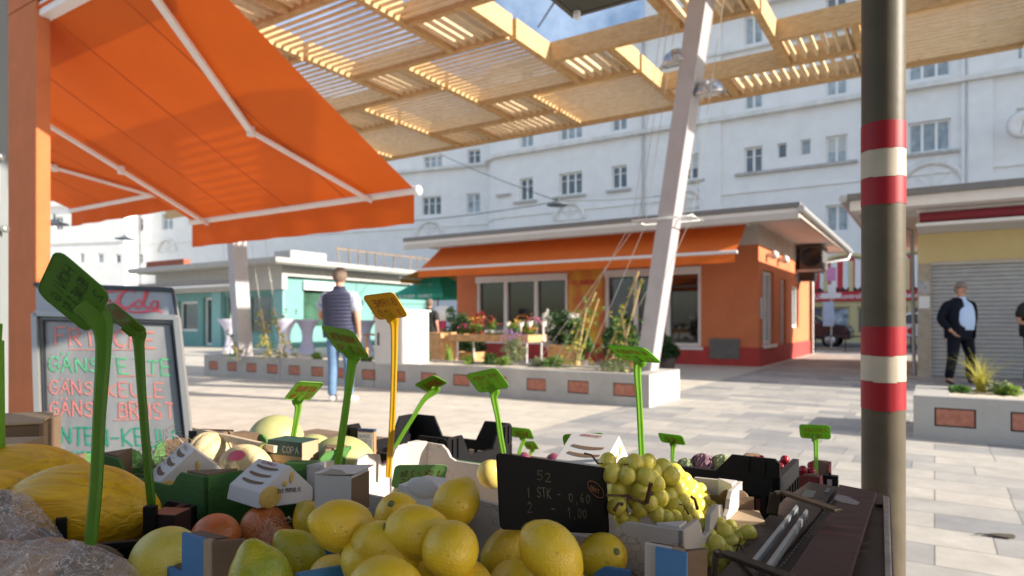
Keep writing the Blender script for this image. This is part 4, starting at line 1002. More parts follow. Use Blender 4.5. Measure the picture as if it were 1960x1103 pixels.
# white birds / wooden stands on the table
wpaint=mat('off_white_wood',(.72,.68,.6),rough=.7,var=.06)
for i,(x,y,h_,lab) in enumerate(((-.7,.42,.34,'white wooden figure stand left of the orange flowers'),(-.22,.12,.34,'white wooden figure stand right of the orange flowers, left of a pair'),(-.08,.2,.36,'white wooden figure stand, right of the close pair'),(.03,.5,.36,'rightmost white wooden figure stand at the sunlit table end'))):
    T=gthing('figure_stand',lab,'ornament',at_+x,bt_+y,.72,'white figure stands on the flower table')
    m=MB();m.lathe([(0,0),(.05,0),(.045,.02),(.016,.05),(.013,h_*.6),(.03,h_*.75),(.055,h_*.85),(.05,h_*.9),(0,h_*.88)],12);m.build('stem',wpaint,T)
    m=MB();m.ell((0,0,h_*.93),.06,.03,.03,n=10);m.ell((.05,0,h_*.97),.02,.02,.02,n=8);m.build('bird',wpaint,T)
# wooden boxes and dark bushes behind
def wbox(px,py,z0,l,d,h,lab,name='wooden_box'):
    a,b=PZ(px,py,z0);T=gthing(name,lab,'wooden box',a,b,z0)
    m=MB();t=.02;m.box(0,l,0,t,0,h);m.box(0,l,d-t,d,0,h);m.box(0,t,t,d-t,0,h);m.box(l-t,l,t,d-t,0,h);m.build('box',woodt,T,bevel=.004)
    m=MB();m.box(t,l-t,t,d-t,h-.06,h-.05);m.build('soil',mat('potting_soil',(.05,.035,.025),rough=.95,var=.3,vs=30,bump=.5),T);return T
wbox(812,720,0,.42,.5,.86,'tall plywood box right of the cable cabinet')
wbox(868,716,0,.5,.4,.45,'low wooden crate under the left end of the flower table')
wbox(1048,722,0,.5,.4,.62,'wooden trough behind the sunlit end of the flower table')
wbox(1165,726,0,.6,.4,.40,'brown wooden box behind the climbers by the right shop window')
T=gthing('stake','thin slanting wooden stake leaning on the tall plywood box','stake',*PZ(836,712,0));m=MB();m.bar((.05,-.1,0),(-.28,-.1,.85),.03,.03);m.build('pole',bamb,T)
def gplant(px,Y,kind,h,r,label):
    x=(px-CX)/FP*Y;a,b=CA*x-SA*Y,SA*x+CA*Y
    T=gthing('bush',label,'bush',a,b,0);rnd=random.Random(int(px));m=MB()
    for k in range(14):
        c=(rnd.uniform(-r,r)*.7,rnd.uniform(-r,r)*.7,h*rnd.uniform(.35,.92));q=rnd.uniform(.3,.5);leaves(m,110,c,r*q,r*q,h*.14,.05,m=rnd.randint(0,1),rnd=rnd)
    for k in range(6): m.tube([(0,0,.25),(rnd.uniform(-r,r)*.5,rnd.uniform(-r,r)*.5,h*.8)],.01,n=4,m=2)
    m.build('foliage',[leafd,kind,stemm],T)
    m=MB();m.lathe([(0,0),(.15,0),(.21,.32),(.19,.32),(0,.3)],16);m.build('pot',mat('dark_pot',(.08,.06,.05),rough=.7,var=.2),T)
gplant(872,14.5,leafd,1.35,.42,'dark potted bush in front of the left corner of the orange kiosk')
gplant(905,14.0,redf,1.25,.3,'dark potted bush with reddish leaves left of the flower table')
gplant(1068,13.4,whf,1.32,.36,'large potted hydrangea with pale heads before the left shop window')
gplant(1185,12.2,leafy,1.25,.34,'green potted shrub before the right shop window')
gplant(1108,13.0,leafy,1.1,.3,'potted shrub with orange berries below the poster')
gplant(1275,13.8,leafd,.75,.3,'dark potted plant low behind the leaning column')
# bistro tables under stretch covers
lilac=mat('stretch_cover',(.60,.58,.70),rough=.75,var=.04,trans=.15)
def bistro(px,py,h,label,extra=None):
    a,b=PZ(px,py,0);T=gthing('bistro_table',label,'bistro table',a,b,0,'bistro tables under white stretch covers')
    def fn(p,t):
        k=1+.10*math.cos(4*t)*max(0,1-p.z/h*1.2);return Vector((p.x*k,p.y*k,p.z))
    m=MB();m.lathe([(.33,0),(.29,.08),(.2,.35),(.17,.55),(.2,.8),(.3,1.0),(.40,h-.02),(.40,h),(0,h+.003)],28,fn=fn);m.build('cover',lilac,T)
    m=MB();m.lathe([(.41,h+.004),(.41,h+.016),(0,h+.017)],28);m.build('table_top',wt,T)
    if extra:
        g_=gthing('glass_vase',extra,'vase',a,b,h+.017);m=MB();m.lathe([(0,0),(.04,0),(.045,.1),(.03,.14),(.035,.17)],12);m.build('vase',mat('vase_glass',(.35,.4,.38),rough=.1,var=.2),g_)
        m=MB();leaves(m,30,(0,0,.22),.06,.06,.05,.02,rnd=random.Random(3));m.build('sprig',leafy,g_)
bistro(443,682,1.14,'covered bistro table left of the sunlit column','glass with sprig on the leftmost bistro table')
bistro(545,680,1.14,'covered bistro table in front of the turquoise corner','glass with sprig on the bistro table by the turquoise corner')
bistro(588,678,1.14,'covered bistro table touching the left elbow side of the man in the vest')
bistro(700,672,1.12,'far covered bistro table against the turquoise wall right of the man')
# small wooden table with red bouquet
a_,b_=PZ(716,705,0);T=gthing('side_table','small wooden table half hidden behind the cable cabinet','table',a_-.3,b_+.4,0)
m=MB();m.box(-.45,.35,0,.5,.74,.78);m.build('table_top',woodmat('dark_wood',(.2,.07,.03),(.3,.12,.06)),T)
for x,y in ((-.42,.03),(.3,.03),(-.42,.45),(.3,.45)): m=MB();m.box(x,x+.05,y,y+.05,0,.74);m.build('leg',woodt,T)
T=gthing('bouquet','red and orange autumn bouquet in a white vase beside the cable cabinet','bouquet',a_-.45,b_+.6,.78);rnd=random.Random(4)
m=MB();m.lathe([(0,0),(.06,0),(.09,.1),(.05,.22),(.07,.26)],14);m.build('vase',wt,T)
m=MB();leaves(m,160,(0,0,.42),.13,.13,.2,.035,rnd=rnd,m=0);leaves(m,120,(-.05,0,.52),.14,.12,.14,.035,rnd=rnd,m=1);leaves(m,60,(0,0,.4),.12,.12,.16,.03,rnd=rnd,m=2);m.build('flowers',[redf,orf,leafy],T)
# green market umbrella
Y=23.0;x=(838-CX)/FP*Y;a,b=CA*x-SA*Y,SA*x+CA*Y
T=gthing('market_umbrella','green sunshade with white lettering between turquoise and orange kiosk','umbrella',a,b,0)
gum=mat('green_umbrella_cloth',(.05,.46,.32),rough=.7,var=.05,trans=.4)
m=MB();zt=2.75;ze=2.0;r=1.12
cn=[(-r,-r),(r,-r),(r,r),(-r,r)]
for i in range(4):
    p,q=cn[i],cn[(i+1)%4]
    m.poly([(p[0],p[1],ze),(q[0],q[1],ze),(.1*q[0],.1*q[1],zt),(.1*p[0],.1*p[1],zt)]);m.poly([(p[0],p[1],ze-.13),(q[0],q[1],ze-.13),(q[0],q[1],ze),(p[0],p[1],ze)])
cn_=m.build('canopy',gum,T)
m=MB();strokes(m,'WIENER MARKT',(-.8,-r-.003,ze-.11),(1,0,0),(0,0,1),.085,.018,fit=1.5,jit=.05);sl_=Vector((0,.9,zt-ze)).normalized()
strokes(m,'EIS',(-.35,-.80,ze+.22),(1,0,0),sl_,.2,.03,fit=.7,jit=.05,eps=.006);m.build('lettering',wt,cn_)
m=MB();m.tube([(0,0,0),(0,0,2.8)],.025,n=8);m.build('pole',woodt,T);m=MB();m.lathe([(0,0),(.28,0),(.28,.08),(.05,.1)],16);m.build('base',conc,T)
for i in range(4):
    m=MB();m.bar((0,0,zt-.05),(cn[i][0]*.98,cn[i][1]*.98,ze-.02),.02,.02);m.build('rib',woodt,T)
# red and white drinks stand beneath the umbrella
a,b=PZ(846,690,0);T=gthing('promotion_stand','narrow red display stand with white top under the green sunshade','stand',a,b)
m=MB();m.lathe([(0,0),(.16,0),(.15,.05),(.12,1.1)],14);m.build('column',mat('magenta_print',(.42,.02,.08),rough=.4,var=.1),T);m=MB();m.lathe([(.12,1.1),(.2,1.2),(.2,1.5),(0,1.52)],14);m.build('head',wt,T)
# street beyond: cars, sign post, gate post
def car(px,Y,rz,label,body,mark=None):
    x=(px-CX)/FP*Y;T=thing('parked_car',label,'car',(x,Y,0),rz);L_=4.2;w2=.85
    prof=[(-2.1,.35),(-2.1,.75),(-1.95,.95),(-1.2,1.02),(-.55,1.42),(.7,1.46),(1.45,1.05),(1.95,.95),(2.1,.7),(2.1,.35)]
    m=MB();m.prism([(x_,-w2,z_) for x_,z_ in prof],(0,2*w2,0));bo=m.build('body',body,T,bevel=.07)
    m=MB()
    for s in (-1,1):
        y=s*(w2+.004);m.poly([(-1.0,y,1.0),(-.5,y,1.36),(.05,y,1.39),(.05,y,1.0)]);m.poly([(.12,y,1.0),(.12,y,1.39),(.68,y,1.4),(1.25,y,1.03)])
    m.poly([(-1.19,-.72,1.045),(-1.19,.72,1.045),(-.6,.66,1.41),(-.6,-.66,1.41)]);m.poly([(1.44,-.72,1.075),(.76,-.66,1.46),(.76,.66,1.46),(1.44,.72,1.075)])
    m.build('window',glass,T)
    for wx in (-1.35,1.3):
        for s in (-1,1):
            m=MB();m.lathe([(.0,-.1),(.3,-.1),(.32,-.07),(.32,.07),(.3,.1),(0,.1)],20,T=Matrix.Translation((wx,s*.78,.32))@Matrix.Rotation(R(90),4,'X'));wo=m.build('wheel',mat('tyre',(.02,.02,.02),rough=.8),T)
            m=MB();m.lathe([(0,.02),(.19,.015),(.2,0)],16,T=Matrix.Translation((wx,s*.89,.32))@Matrix.Rotation(R(-90*s),4,'X'));m.build('rim',legm,wo)
    for s in (-1,1): m=MB();m.ell((-2.07,s*.6,.72),.05,.2,.09,n=10);m.build('headlight',lensm,T);m=MB();m.ell((2.08,s*.6,.78),.04,.14,.09,n=10);m.build('tail_light',redp,T)
    if mark: m=MB();m.lathe([(0,0),(.14,0)],16,T=Matrix.Translation((-.4,-w2-.004,.72))@Matrix.Rotation(R(90),4,'X'));m.build('door_emblem',redp,T)
    return T
car(1768,26.0,-ANG+R(180)*0,'white parked car with small red emblem seen between pole and yellow kiosk',mat('white_car_paint',(.72,.74,.76),rough=.25,coat=.5,var=.02),True)
car(1528,28.6,-ANG+R(180),'dark blue parked car whose rear shows past the corner of the orange kiosk',mat('dark_car_paint',(.012,.016,.035),rough=.25,coat=.6,var=.02))
x=(1591-CX)/FP*27.0;T=thing('street_sign','grey street sign post with white and pink plates before the red shop sign','street sign',(x,27.0,0),-ANG)
m=MB();m.tube([(0,0,0),(0,0,3.6)],.03,n=8);m.build('post',zinc,T)
m=MB();m.box(-.18,.18,-.06,-.035,2.75,3.3);m.build('plate',mat('pink_plate',(.62,.25,.45),rough=.5),T);m=MB();m.box(-.38,.38,-.06,-.035,2.05,2.25);m.box(-.12,.18,-.07,-.061,2.2,2.6);m.build('name_plate',wt,T)
m=MB();m.box(-.3,.1,-.05,-.03,.9,1.9);m.build('poster',mat('pale_poster',(.5,.6,.75),rough=.5,var=.1),T)
x0=PZ(1551,690,0);T=gthing('gate_post','thin dark post at the rear corner of the orange kiosk','post',AOF(1551,bk+7.7),bk+7.7);m=MB();m.box(-.04,.04,-.04,.04,0,2.4);m.build('post',dark,T)
a,b=PZ(1655,672,0);T=gthing('guard_rail','low dark rail along the street edge between the kiosks','railing',AOF(1560,26.3),26.3)
m=MB()
m.bar((0,0,.55),(6,0,.55),.05,.05);m.build('rail',dark,T)
for k in range(7): m=MB();m.box(k-.02,k+.02,-.02,.02,0,.53);m.build('post',dark,T)
# drain grate in the right foreground paving
a,b=PZ(1905,1028,0);T=gthing('litter_leaf','dark crumpled leaf lying on the paving at the lower right','leaf',a,b,.002,rot=R(20))
m=MB();pts=[];n=14
for i in range(n): t=2*math.pi*i/n;pts.append((.09*math.cos(t)*(1+.15*math.sin(5*t)),.022*math.sin(t)+.01*math.sin(2*t)*2,.004+.006*abs(math.sin(3*t))))
m.add([(0,0,.012)]+pts,[(0,i+1,(i+1)%n+1) for i in range(n)]);m.build('blade',mat('dry_leaf',(.07,.055,.04),rough=.9,var=.4,vs=40),T,solid=.002)
# ---------------------------------------------------------------- people
skin=mat('skin',(.52,.28,.19),rough=.55,var=.06,vs=20,sss=.1);hairg=mat('grey_brown_hair',(.17,.12,.09),rough=.8,var=.4,vs=60,bump=.6,bs=150)
def skinmesh(name,joints,edges,mt,par,lvl=2,root=0,extra=None):
    """joints: list of (x,y,z,rx,ry); grown as one continuous surface"""
    me=bpy.data.meshes.new(name);me.from_pydata([j[:3] for j in joints],edges,[]);o=bpy.data.objects.new(name,me);scene.collection.objects.link(o)
    md=o.modifiers.new('skin','SKIN');md.use_smooth_shade=True;md.branch_smoothing=.6
    for i,j in enumerate(joints):
        v=me.skin_vertices[0].data[i];v.radius=(j[3],j[4] if len(j)>4 else j[3]);v.use_root=(i==root)
    sb=o.modifiers.new('s','SUBSURF');sb.levels=lvl;sb.render_levels=lvl
    dg=bpy.context.evaluated_depsgraph_get();m2=bpy.data.meshes.new_from_object(o.evaluated_get(dg))
    scene.collection.objects.unlink(o);bpy.data.objects.remove(o)
    if extra:
        import bmesh
        bm=bmesh.new();bm.from_mesh(m2);vv=[bm.verts.new(p) for p in extra.v];bm.verts.index_update()
        for f in extra.f:
            try: bm.faces.new([vv[i] for i in f])
            except ValueError: pass
        bm.to_mesh(m2);bm.free()
    m2.materials.clear();m2.materials.append(mt)
    for p in m2.polygons:p.use_smooth=True
    r=bpy.data.objects.new(name,m2);col.objects.link(r);r.parent=par;MW[r]=MW[par];return r
def hand(J,E,i,wrist,d,side,curl=.5):
    """adds palm, five fingers to the joint lists; d = pointing direction, side = palm width direction"""
    d=Vector(d).normalized();s=Vector(side).normalized();nrm=d.cross(s)
    w=Vector(wrist);p=w+d*.05;J.append((*p,.026,.018));pi_=len(J)-1;E.append((i,pi_))
    for k,(off,ln) in enumerate(((-.027,.065),(-.009,.078),(.009,.074),(.026,.058))):
        b=p+d*.03+s*off;J.append((*b,.011,.011));bi=len(J)-1;E.append((pi_,bi));q=b+(d+nrm*curl*.5).normalized()*ln*.5;J.append((*q,.009,.009));E.append((bi,bi+1));q2=q+(d*.5+nrm*curl).normalized()*ln*.5;J.append((*q2,.007,.007));E.append((bi+1,bi+2))
    b=w+d*.02-s*.03;J.append((*b,.012,.012));bi=len(J)-1;E.append((pi_,bi));q=b+(d*.7-s*.7).normalized()*.045;J.append((*q,.009,.009));E.append((bi,bi+1))
def person(label,loc,rz,H,pose,clothes,hairm,lab_group=None):
    T=thing('person',label,'person',loc,rz,lab_group);k=H/1.78;P=pose
    V=lambda n:Vector(P[n])*k
    J=[];E=[]
    def j(p,rx,ry=None): J.append((*p,rx*k,(ry or rx)*k));return len(J)-1
    b=P.get('bulk',1.0)
    pel=j(V('pelvis'),.10*b,.09*b);wa=j(V('waist'),.10*b,.09*b);ch=j(V('chest'),.11*b,.09*b);nb=j(V('neck'),.055,.055);hd0=j(V('neck')+Vector((0,0,.07))*k,.052,.055);hc=j(V('head')+Vector((0,0,-.02))*k,.080,.088);ht=j(V('head')+Vector((0,0,.07))*k,.074,.082)
    E+=[(pel,wa),(wa,ch),(ch,nb),(nb,hd0),(hd0,hc),(hc,ht)]
    for s in 'LR':
        hp=j(V('hip'+s),.085*b);kn=j(V('knee'+s),.058);an=j(V('ankle'+s),.042);toe=j(V('toe'+s),.038,.03);E+=[(pel,hp),(hp,kn),(kn,an),(an,toe)]
        sh=j(V('sho'+s),.06);el=j(V('elb'+s),.043);wr=j(V('wri'+s),.028);E+=[(ch,sh),(sh,el),(el,wr)]
        d=(V('wri'+s)-V('elb'+s)).normalized();hand(J,E,wr,V('wri'+s),d,P.get('hs'+s,(0,1,0)))
    body=skinmesh('body',J,E,skin,T)
    # face
    h=V('head');f=MB();f.ell(h+Vector((0,-.088,-.01))*k,.014*k,.022*k,.025*k,n=10);f.build('nose',skin,T)
    for s in (-1,1):
        f=MB();f.ell(h+Vector((s*.032,-.078,.012))*k,.012*k,.008*k,.007*k,n=10);f.build('eye',mat('eye_dark',(.03,.025,.02),rough=.2),T)
        f=MB();f.ell(h+Vector((s*.079,.0,-.005))*k,.012*k,.02*k,.032*k,n=10);f.build('ear',skin,T)
    f=MB();f.ell(h+Vector((0,-.082,-.047))*k,.026*k,.008*k,.006*k,n=10);f.build('mouth',mat('lips',(.35,.12,.10),rough=.5),T)
    # hair cap
    f=MB()
    def hf(p):
        q=p.copy()
        if q.y<-.02*k and q.z<.05*k: q.y*=.80;q.x*=.93
        if q.z<-.05*k: q.x*=.88
        q+=q.normalized()*.004*noise.noise(q*60)*2.5;return q
    f.ell(h+Vector((0,.008,.025))*k,.10*k,.112*k,.118*k,n=22,fn=hf);vs=f.v;ho=f
    # trim the face area
    keep=[];
    for i,fa in enumerate(f.f):
        c=sum((f.v[q] for q in fa),Vector())/len(fa)-h
        if c.y<-.012*k and c.z<.065*k: continue
        if c.z<-.045*k and c.y<.035*k: continue
        keep.append(i)
    f.f=[f.f[i] for i in keep];f.m=[f.m[i] for i in keep];f.s=[f.s[i] for i in keep]
    f.build('hair',hairm,T)
    for nm,js,es,mt,ex in clothes(V,k,b):
        skinmesh(nm,js,es,mt,T,extra=ex) if js else ex.build(nm,mt,T)
    return T
denim=mat('blue_denim',(.11,.20,.34),rough=.85,var=.2,vs=8,bump=1.0,bs=9);navyv=None
# quilted vest: horizontal ribs
def quilt():
    m,nt,b=newmat('quilted_navy');L=nt.links;tc=N(nt,'ShaderNodeTexCoord');wv=N(nt,'ShaderNodeTexWave',wave_type='BANDS',bands_direction='Z',wave_profile='SIN');wv.inputs['Scale'].default_value=6.5;wv.inputs['Distortion'].default_value=.4
    L.new(tc.outputs['Object'],wv.inputs['Vector']);bp=N(nt,'ShaderNodeBump',i_Strength=1.0,i_Distance=.03);L.new(wv.outputs['Fac'],bp.inputs['Height']);L.new(bp.outputs[0],b.inputs['Normal'])
    b.inputs['Base Color'].default_value=(.055,.06,.115,1);b.inputs['Roughness'].default_value=.55;return m
quiltm=quilt()
shirtm=mat('patterned_shirt',(.12,.15,.28),c2=(.70,.72,.78),vs=28,rough=.8);shoew=mat('white_trainer',(.72,.70,.68),rough=.6,var=.05)
def loft(rings,k=1.0,n=26,ang=None):
    """rings: (x,y,z,halfwidth,halfdepth) bottom to top -> smooth body-shaped shell"""
    m=MB();R_=[]
    for i in range(len(rings)-1):
        p0=rings[max(i-1,0)];p1=rings[i];p2=rings[i+1];p3=rings[min(i+2,len(rings)-1)]
        for q in range(4):
            t=q/4;R_.append([.5*(2*b+(c-a)*t+(2*a-5*b+4*c-d)*t*t+(3*b-a-3*c+d)*t**3) for a,b,c,d in zip(p0,p1,p2,p3)])
    R_.append(list(rings[-1]));vs=[]
    a0,a1=ang or (0,2*math.pi);N_=n if ang is None else n+1
    for x,y,z,w,d in R_:
        for q in range(N_):
            t=a0+(a1-a0)*q/n;c,s_=math.cos(t),math.sin(t);e=.8
            vs.append((k*(x+w*math.copysign(abs(c)**e,c)),k*(y+d*math.copysign(abs(s_)**e,s_)),k*z))
    fs=[]
    for i in range(len(R_)-1):
        for q in range(n):
            q2=(q+1)%N_ if ang is None else q+1
            fs.append((i*N_+q,i*N_+q2,(i+1)*N_+q2,(i+1)*N_+q))
    m.add(vs,fs,0,True)
    if ang is None: m.add(vs[:n],[list(range(n))[::-1]],0,True);m.add(vs[-n:],[list(range(n))],0,True)
    return m
def legs(V,k,r1,r2,r3,r4):
    J=[];E=[]
    for s in 'LR':
        t=len(J)
        J.append((*(V('hip'+s)+Vector((0,0,.06))*k),r1*k));J.append((*V('hip'+s).lerp(V('knee'+s),.45),r2*k));J.append((*V('knee'+s),r3*k));J.append((*(V('ankle'+s)+Vector((0,0,-.02))*k),r4*k))
        E+=[(t,t+1),(t+1,t+2),(t+2,t+3)]
    t=len(J);J.append((*(V('pelvis')+Vector((0,0,-.02))*k),.10*k));E+=[(t,0),(t,4)]
    return J,E,t
def sleeves(V,k,r1,r2,r3,f):
    J=[];E=[]
    c=V('chest')+Vector((0,0,.03))*k;J.append((*c,.08*k))
    for s in 'LR':
        t=len(J);J.append((*V('sho'+s),r1*k));
        if f<=1: J.append((*V('sho'+s).lerp(V('elb'+s),f),r2*k));E+=[(0,t),(t,t+1)]
        else: J.append((*V('elb'+s),r2*k));J.append((*V('elb'+s).lerp(V('wri'+s),.9),r3*k));E+=[(0,t),(t,t+1),(t+1,t+2)]
    return J,E
def shoes(V,k,mt):
    out=[]
    for s in 'LR':
        q=V('ankle'+s);t=V('toe'+s);out.append(('shoe',[(q.x,q.y+.03*k,.055*k,.048*k,.045*k),((q.x+t.x)/2,(q.y+t.y)/2,.045*k,.05*k,.04*k),(t.x,t.y,.035*k,.045*k,.032*k)],[(0,1),(1,2)],mt,None))
    return out
def T1(V,k,b):
    J,E,t=legs(V,k,.095,.092,.072,.062);hipl=loft([(0,0,.80,.13,.10),(0,.0,.86,.175,.125),(0,0,.95,.185,.13),(0,0,1.05,.175,.12)],k)
    out=[('jeans',J,E,denim,hipl)]
    vest=loft([(0,0,.86,.215,.16),(0,0,.98,.225,.17),(0,0,1.13,.218,.165),(0,0,1.30,.235,.165),(0,.005,1.42,.225,.14),(0,.01,1.475,.14,.10),(0,.01,1.50,.085,.08),(0,.01,1.545,.072,.075)],k)
    out.append(('vest',None,None,quiltm,vest))
    J,E=sleeves(V,k,.098,.088,0,.80);out.append(('shirt',J,E,shirtm,None))
    return out+shoes(V,k,shoew)
# local frame: faces -y; the man looks away from the camera, turned a little to the left
p1={'pelvis':(0,0,.95),'waist':(0,.0,1.13),'chest':(0,.0,1.36),'neck':(0,.01,1.51),'head':(0,-.02,1.66),
'hipL':(.09,0,.88),'kneeL':(.10,-.01,.49),'ankleL':(.10,.02,.09),'toeL':(.12,-.15,.04),'hipR':(-.09,0,.88),'kneeR':(-.12,-.04,.49),'ankleR':(-.13,.0,.09),'toeR':(-.17,-.17,.04),
'shoL':(.20,0,1.42),'elbL':(.27,.03,1.14),'wriL':(.22,-.20,1.08),'shoR':(-.20,0,1.42),'elbR':(-.28,.05,1.13),'wriR':(-.26,-.04,.90),'hsL':(0,0,1),'hsR':(0,1,0)}
q=W(650,HY,8.75)
person('man seen from behind in navy quilted vest, patterned shirt, jeans and white trainers','%s'and(q.x,8.75,0),R(180-12),1.77,p1,T1,hairg)
suitm=mat('navy_suit',(.008,.010,.018),spec=.15,rough=.85,var=.15,vs=5,bump=1.0,bs=10);shirtb=mat('light_blue_shirt',(.42,.56,.80),rough=.7,var=.05,bump=.8,bs=14);shoeb=mat('black_shoe',(.012,.012,.012),rough=.3);hairs=mat('short_grey_hair',(.22,.18,.15),rough=.8,var=.3,vs=60)
def T2(V,k,b):
    J,E,t=legs(V,k,.115,.11,.085,.072);hipl=loft([(0,0,.78,.15,.12),(0,.0,.86,.20,.14),(0,0,.95,.215,.15),(0,0,1.06,.21,.15)],k)
    out=[('trousers',J,E,suitm,hipl)]
    A0,A1=R(-52),R(238)     # jacket shell, open to the front (-y)
    J,E=sleeves(V,k,.095,.078,.062,2)
    jk=loft([(0,.01,.80,.245,.17),(0,.01,.92,.25,.18),(0,.01,1.10,.245,.19),(0,.01,1.30,.25,.175),(0,.01,1.42,.225,.14),(0,.02,1.475,.15,.11),(0,.02,1.52,.085,.08)],k,ang=(R(-48),R(262)))
    out.append(('jacket',J,E,suitm,jk))
    sh=loft([(0,-.0,.95,.20,.165),(0,-.005,1.10,.21,.19),(0,-.005,1.28,.20,.175),(0,0,1.40,.18,.13),(0,.0,1.46,.11,.09),(0,.0,1.525,.068,.07)],k)
    out.append(('shirt',None,None,shirtb,sh))
    return out+shoes(V,k,shoeb)
p2={'bulk':1.15,'pelvis':(0,0,.93),'waist':(.0,-.0,1.12),'chest':(0,.0,1.34),'neck':(.0,.0,1.49),'head':(.0,-.02,1.65),
'hipL':(.11,0,.87),'kneeL':(.17,-.03,.48),'ankleL':(.20,.02,.09),'toeL':(.25,-.14,.04),'hipR':(-.11,0,.87),'kneeR':(-.17,-.03,.48),'ankleR':(-.21,.02,.09),'toeR':(-.26,-.14,.04),
'shoL':(.23,.02,1.41),'elbL':(.33,.10,1.13),'wriL':(.26,.10,.92),'shoR':(-.23,.02,1.41),'elbR':(-.34,.06,1.13),'wriR':(-.25,-.10,.93),'hsL':(0,1,0),'hsR':(0,1,0)}
q=W(1838,HY,11.3)
person('stout man in dark suit and light blue shirt, hand in pocket, before the roller shutter',(q.x,11.3,0),R(6),1.74,p2,T2,hairs)
blackm=mat('black_clothes',(.012,.012,.013),rough=.8)
def T3(V,k,b):
    r=[]
    for nm,J,E,m_,ex in T1(V,k,b): r.append(({'jeans':'trousers','vest':'top','shirt':'sleeves','shoe':'shoe'}[nm],J,E,shoew if nm=='shoe' else blackm,ex))
    return r
q=W(1978,HY,11.2)
person('person in black t-shirt and black trousers cut off by the right edge',(q.x,11.2,0),R(10),1.68,dict(p1,wriR=(-.2,-.22,1.06),bulk=1.0),T3,hairg)
p4=dict(p1);q=W(822,HY,16.2)
person('person in black jacket standing under the green sunshade',(q.x,16.2,0),R(150),1.62,p4,T3,hairg)
# ---------------------------------------------------------------- the fruit stall in the foreground
def pt(px,py,Y): return W(px,py,Y)
card=mat('brown_cardboard',(.18,.115,.07),rough=.85,var=.12,vs=6,bump=.15,bs=120);cardl=mat('light_cardboard',(.40,.29,.18),rough=.85,var=.1,vs=6)
blackp=mat('black_crate_plastic',(.006,.006,.007),spec=.25,rough=.5,var=.3,vs=10,bump=.05,bs=200);greenp=mat('green_crate_plastic',(.04,.16,.05),rough=.5,var=.12)
greenc=mat('green_printed_card',(.05,.16,.03),rough=.7,var=.12,vs=12,bump=.2,scale=(1,1,8),bs=50)
bluec=mat('blue_printed_card',(.07,.20,.42),rough=.7,var=.08,vs=10);bluep=mat('blue_crate_plastic',(.06,.22,.45),rough=.5,var=.06)
whitec=mat('white_printed_card',(.60,.56,.52),rough=.75,var=.05,vs=8)
# leaf outline print on the white crate
def printed():
    m,nt,b=newmat('leaf_print_card');L=nt.links;tc=N(nt,'ShaderNodeTexCoord');v=N(nt,'ShaderNodeTexVoronoi',feature='DISTANCE_TO_EDGE',i_Scale=75.0);ns=N(nt,'ShaderNodeTexNoise',i_Scale=14.0)
    L.new(tc.outputs['Object'],v.inputs['Vector']);L.new(tc.outputs['Object'],ns.inputs['Vector'])
    a=N(nt,'ShaderNodeMath',operation='LESS_THAN');a.inputs[1].default_value=.035;L.new(v.outputs['Distance'],a.inputs[0])
    g=N(nt,'ShaderNodeMath',operation='GREATER_THAN');g.inputs[1].default_value=.52;L.new(ns.outputs['Fac'],g.inputs[0])
    mu=N(nt,'ShaderNodeMath',operation='MULTIPLY');L.new(a.outputs[0],mu.inputs[0]);L.new(g.outputs[0],mu.inputs[1])
    mx=N(nt,'ShaderNodeMix',data_type='RGBA');mx.inputs[6].default_value=(.50,.44,.40,1);mx.inputs[7].default_value=(.33,.29,.27,1);L.new(mu.outputs[0],mx.inputs[0]);L.new(mx.outputs[2],b.inputs['Base Color']);b.inputs['Roughness'].default_value=.7;return m
printm=printed()
# table
tabm=woodmat('stall_boards',(.16,.11,.07),(.24,.17,.11))
T=gthing('stall_table','wooden stall table carrying the fruit crates','table',-.9,.3)
m=MB();m.box(-1.3,.80,-.25,1.6,.58,.61);m.build('table_top',tabm,T)
for x,y in ((-1.25,-.2),(.72,-.2),(.72,1.5),(-1.25,1.5)): m=MB();m.box(x,x+.06,y,y+.06,0,.58);m.build('leg',tabm,T)
m=MB();m.box(-1.3,.80,1.56,1.6,.30,.575);m.box(-1.3,.80,-.25,-.21,.30,.575);m.build('apron',tabm,T)
# unseen cloth and board added right of the camera to block sun
sa=.95;T=gthing('side_sun_blocker','dark cloth panel added out of view on the right to shade the lemons','tarpaulin',sa,-1.0)
m=MB();vs=[]
for i in range(25):
    for j in range(7): vs.append((.015*math.sin(i*1.3+j*.4),SHB*i/24,1.10+1.15*j/6))
m.add(vs,[(i*7+j,(i+1)*7+j,(i+1)*7+j+1,i*7+j+1) for i in range(24) for j in range(6)],0,True);m.build('sheet',mat('grey_tarpaulin',(.10,.10,.085),rough=.7,var=.1),T)
m=MB();m.box(.02,.05,SHB+.05,SHB+.85,.55,1.24);m.build('low_sun_blocker',tabm,T)  # low board added out of view to keep sun off the case
m=MB();m.tube([(0,SHB+.02,0),(0,SHB+.02,2.9)],.018,n=8);m.build('post',mat('post_steel',(.3,.3,.3),rough=.5,metal=.5),T)

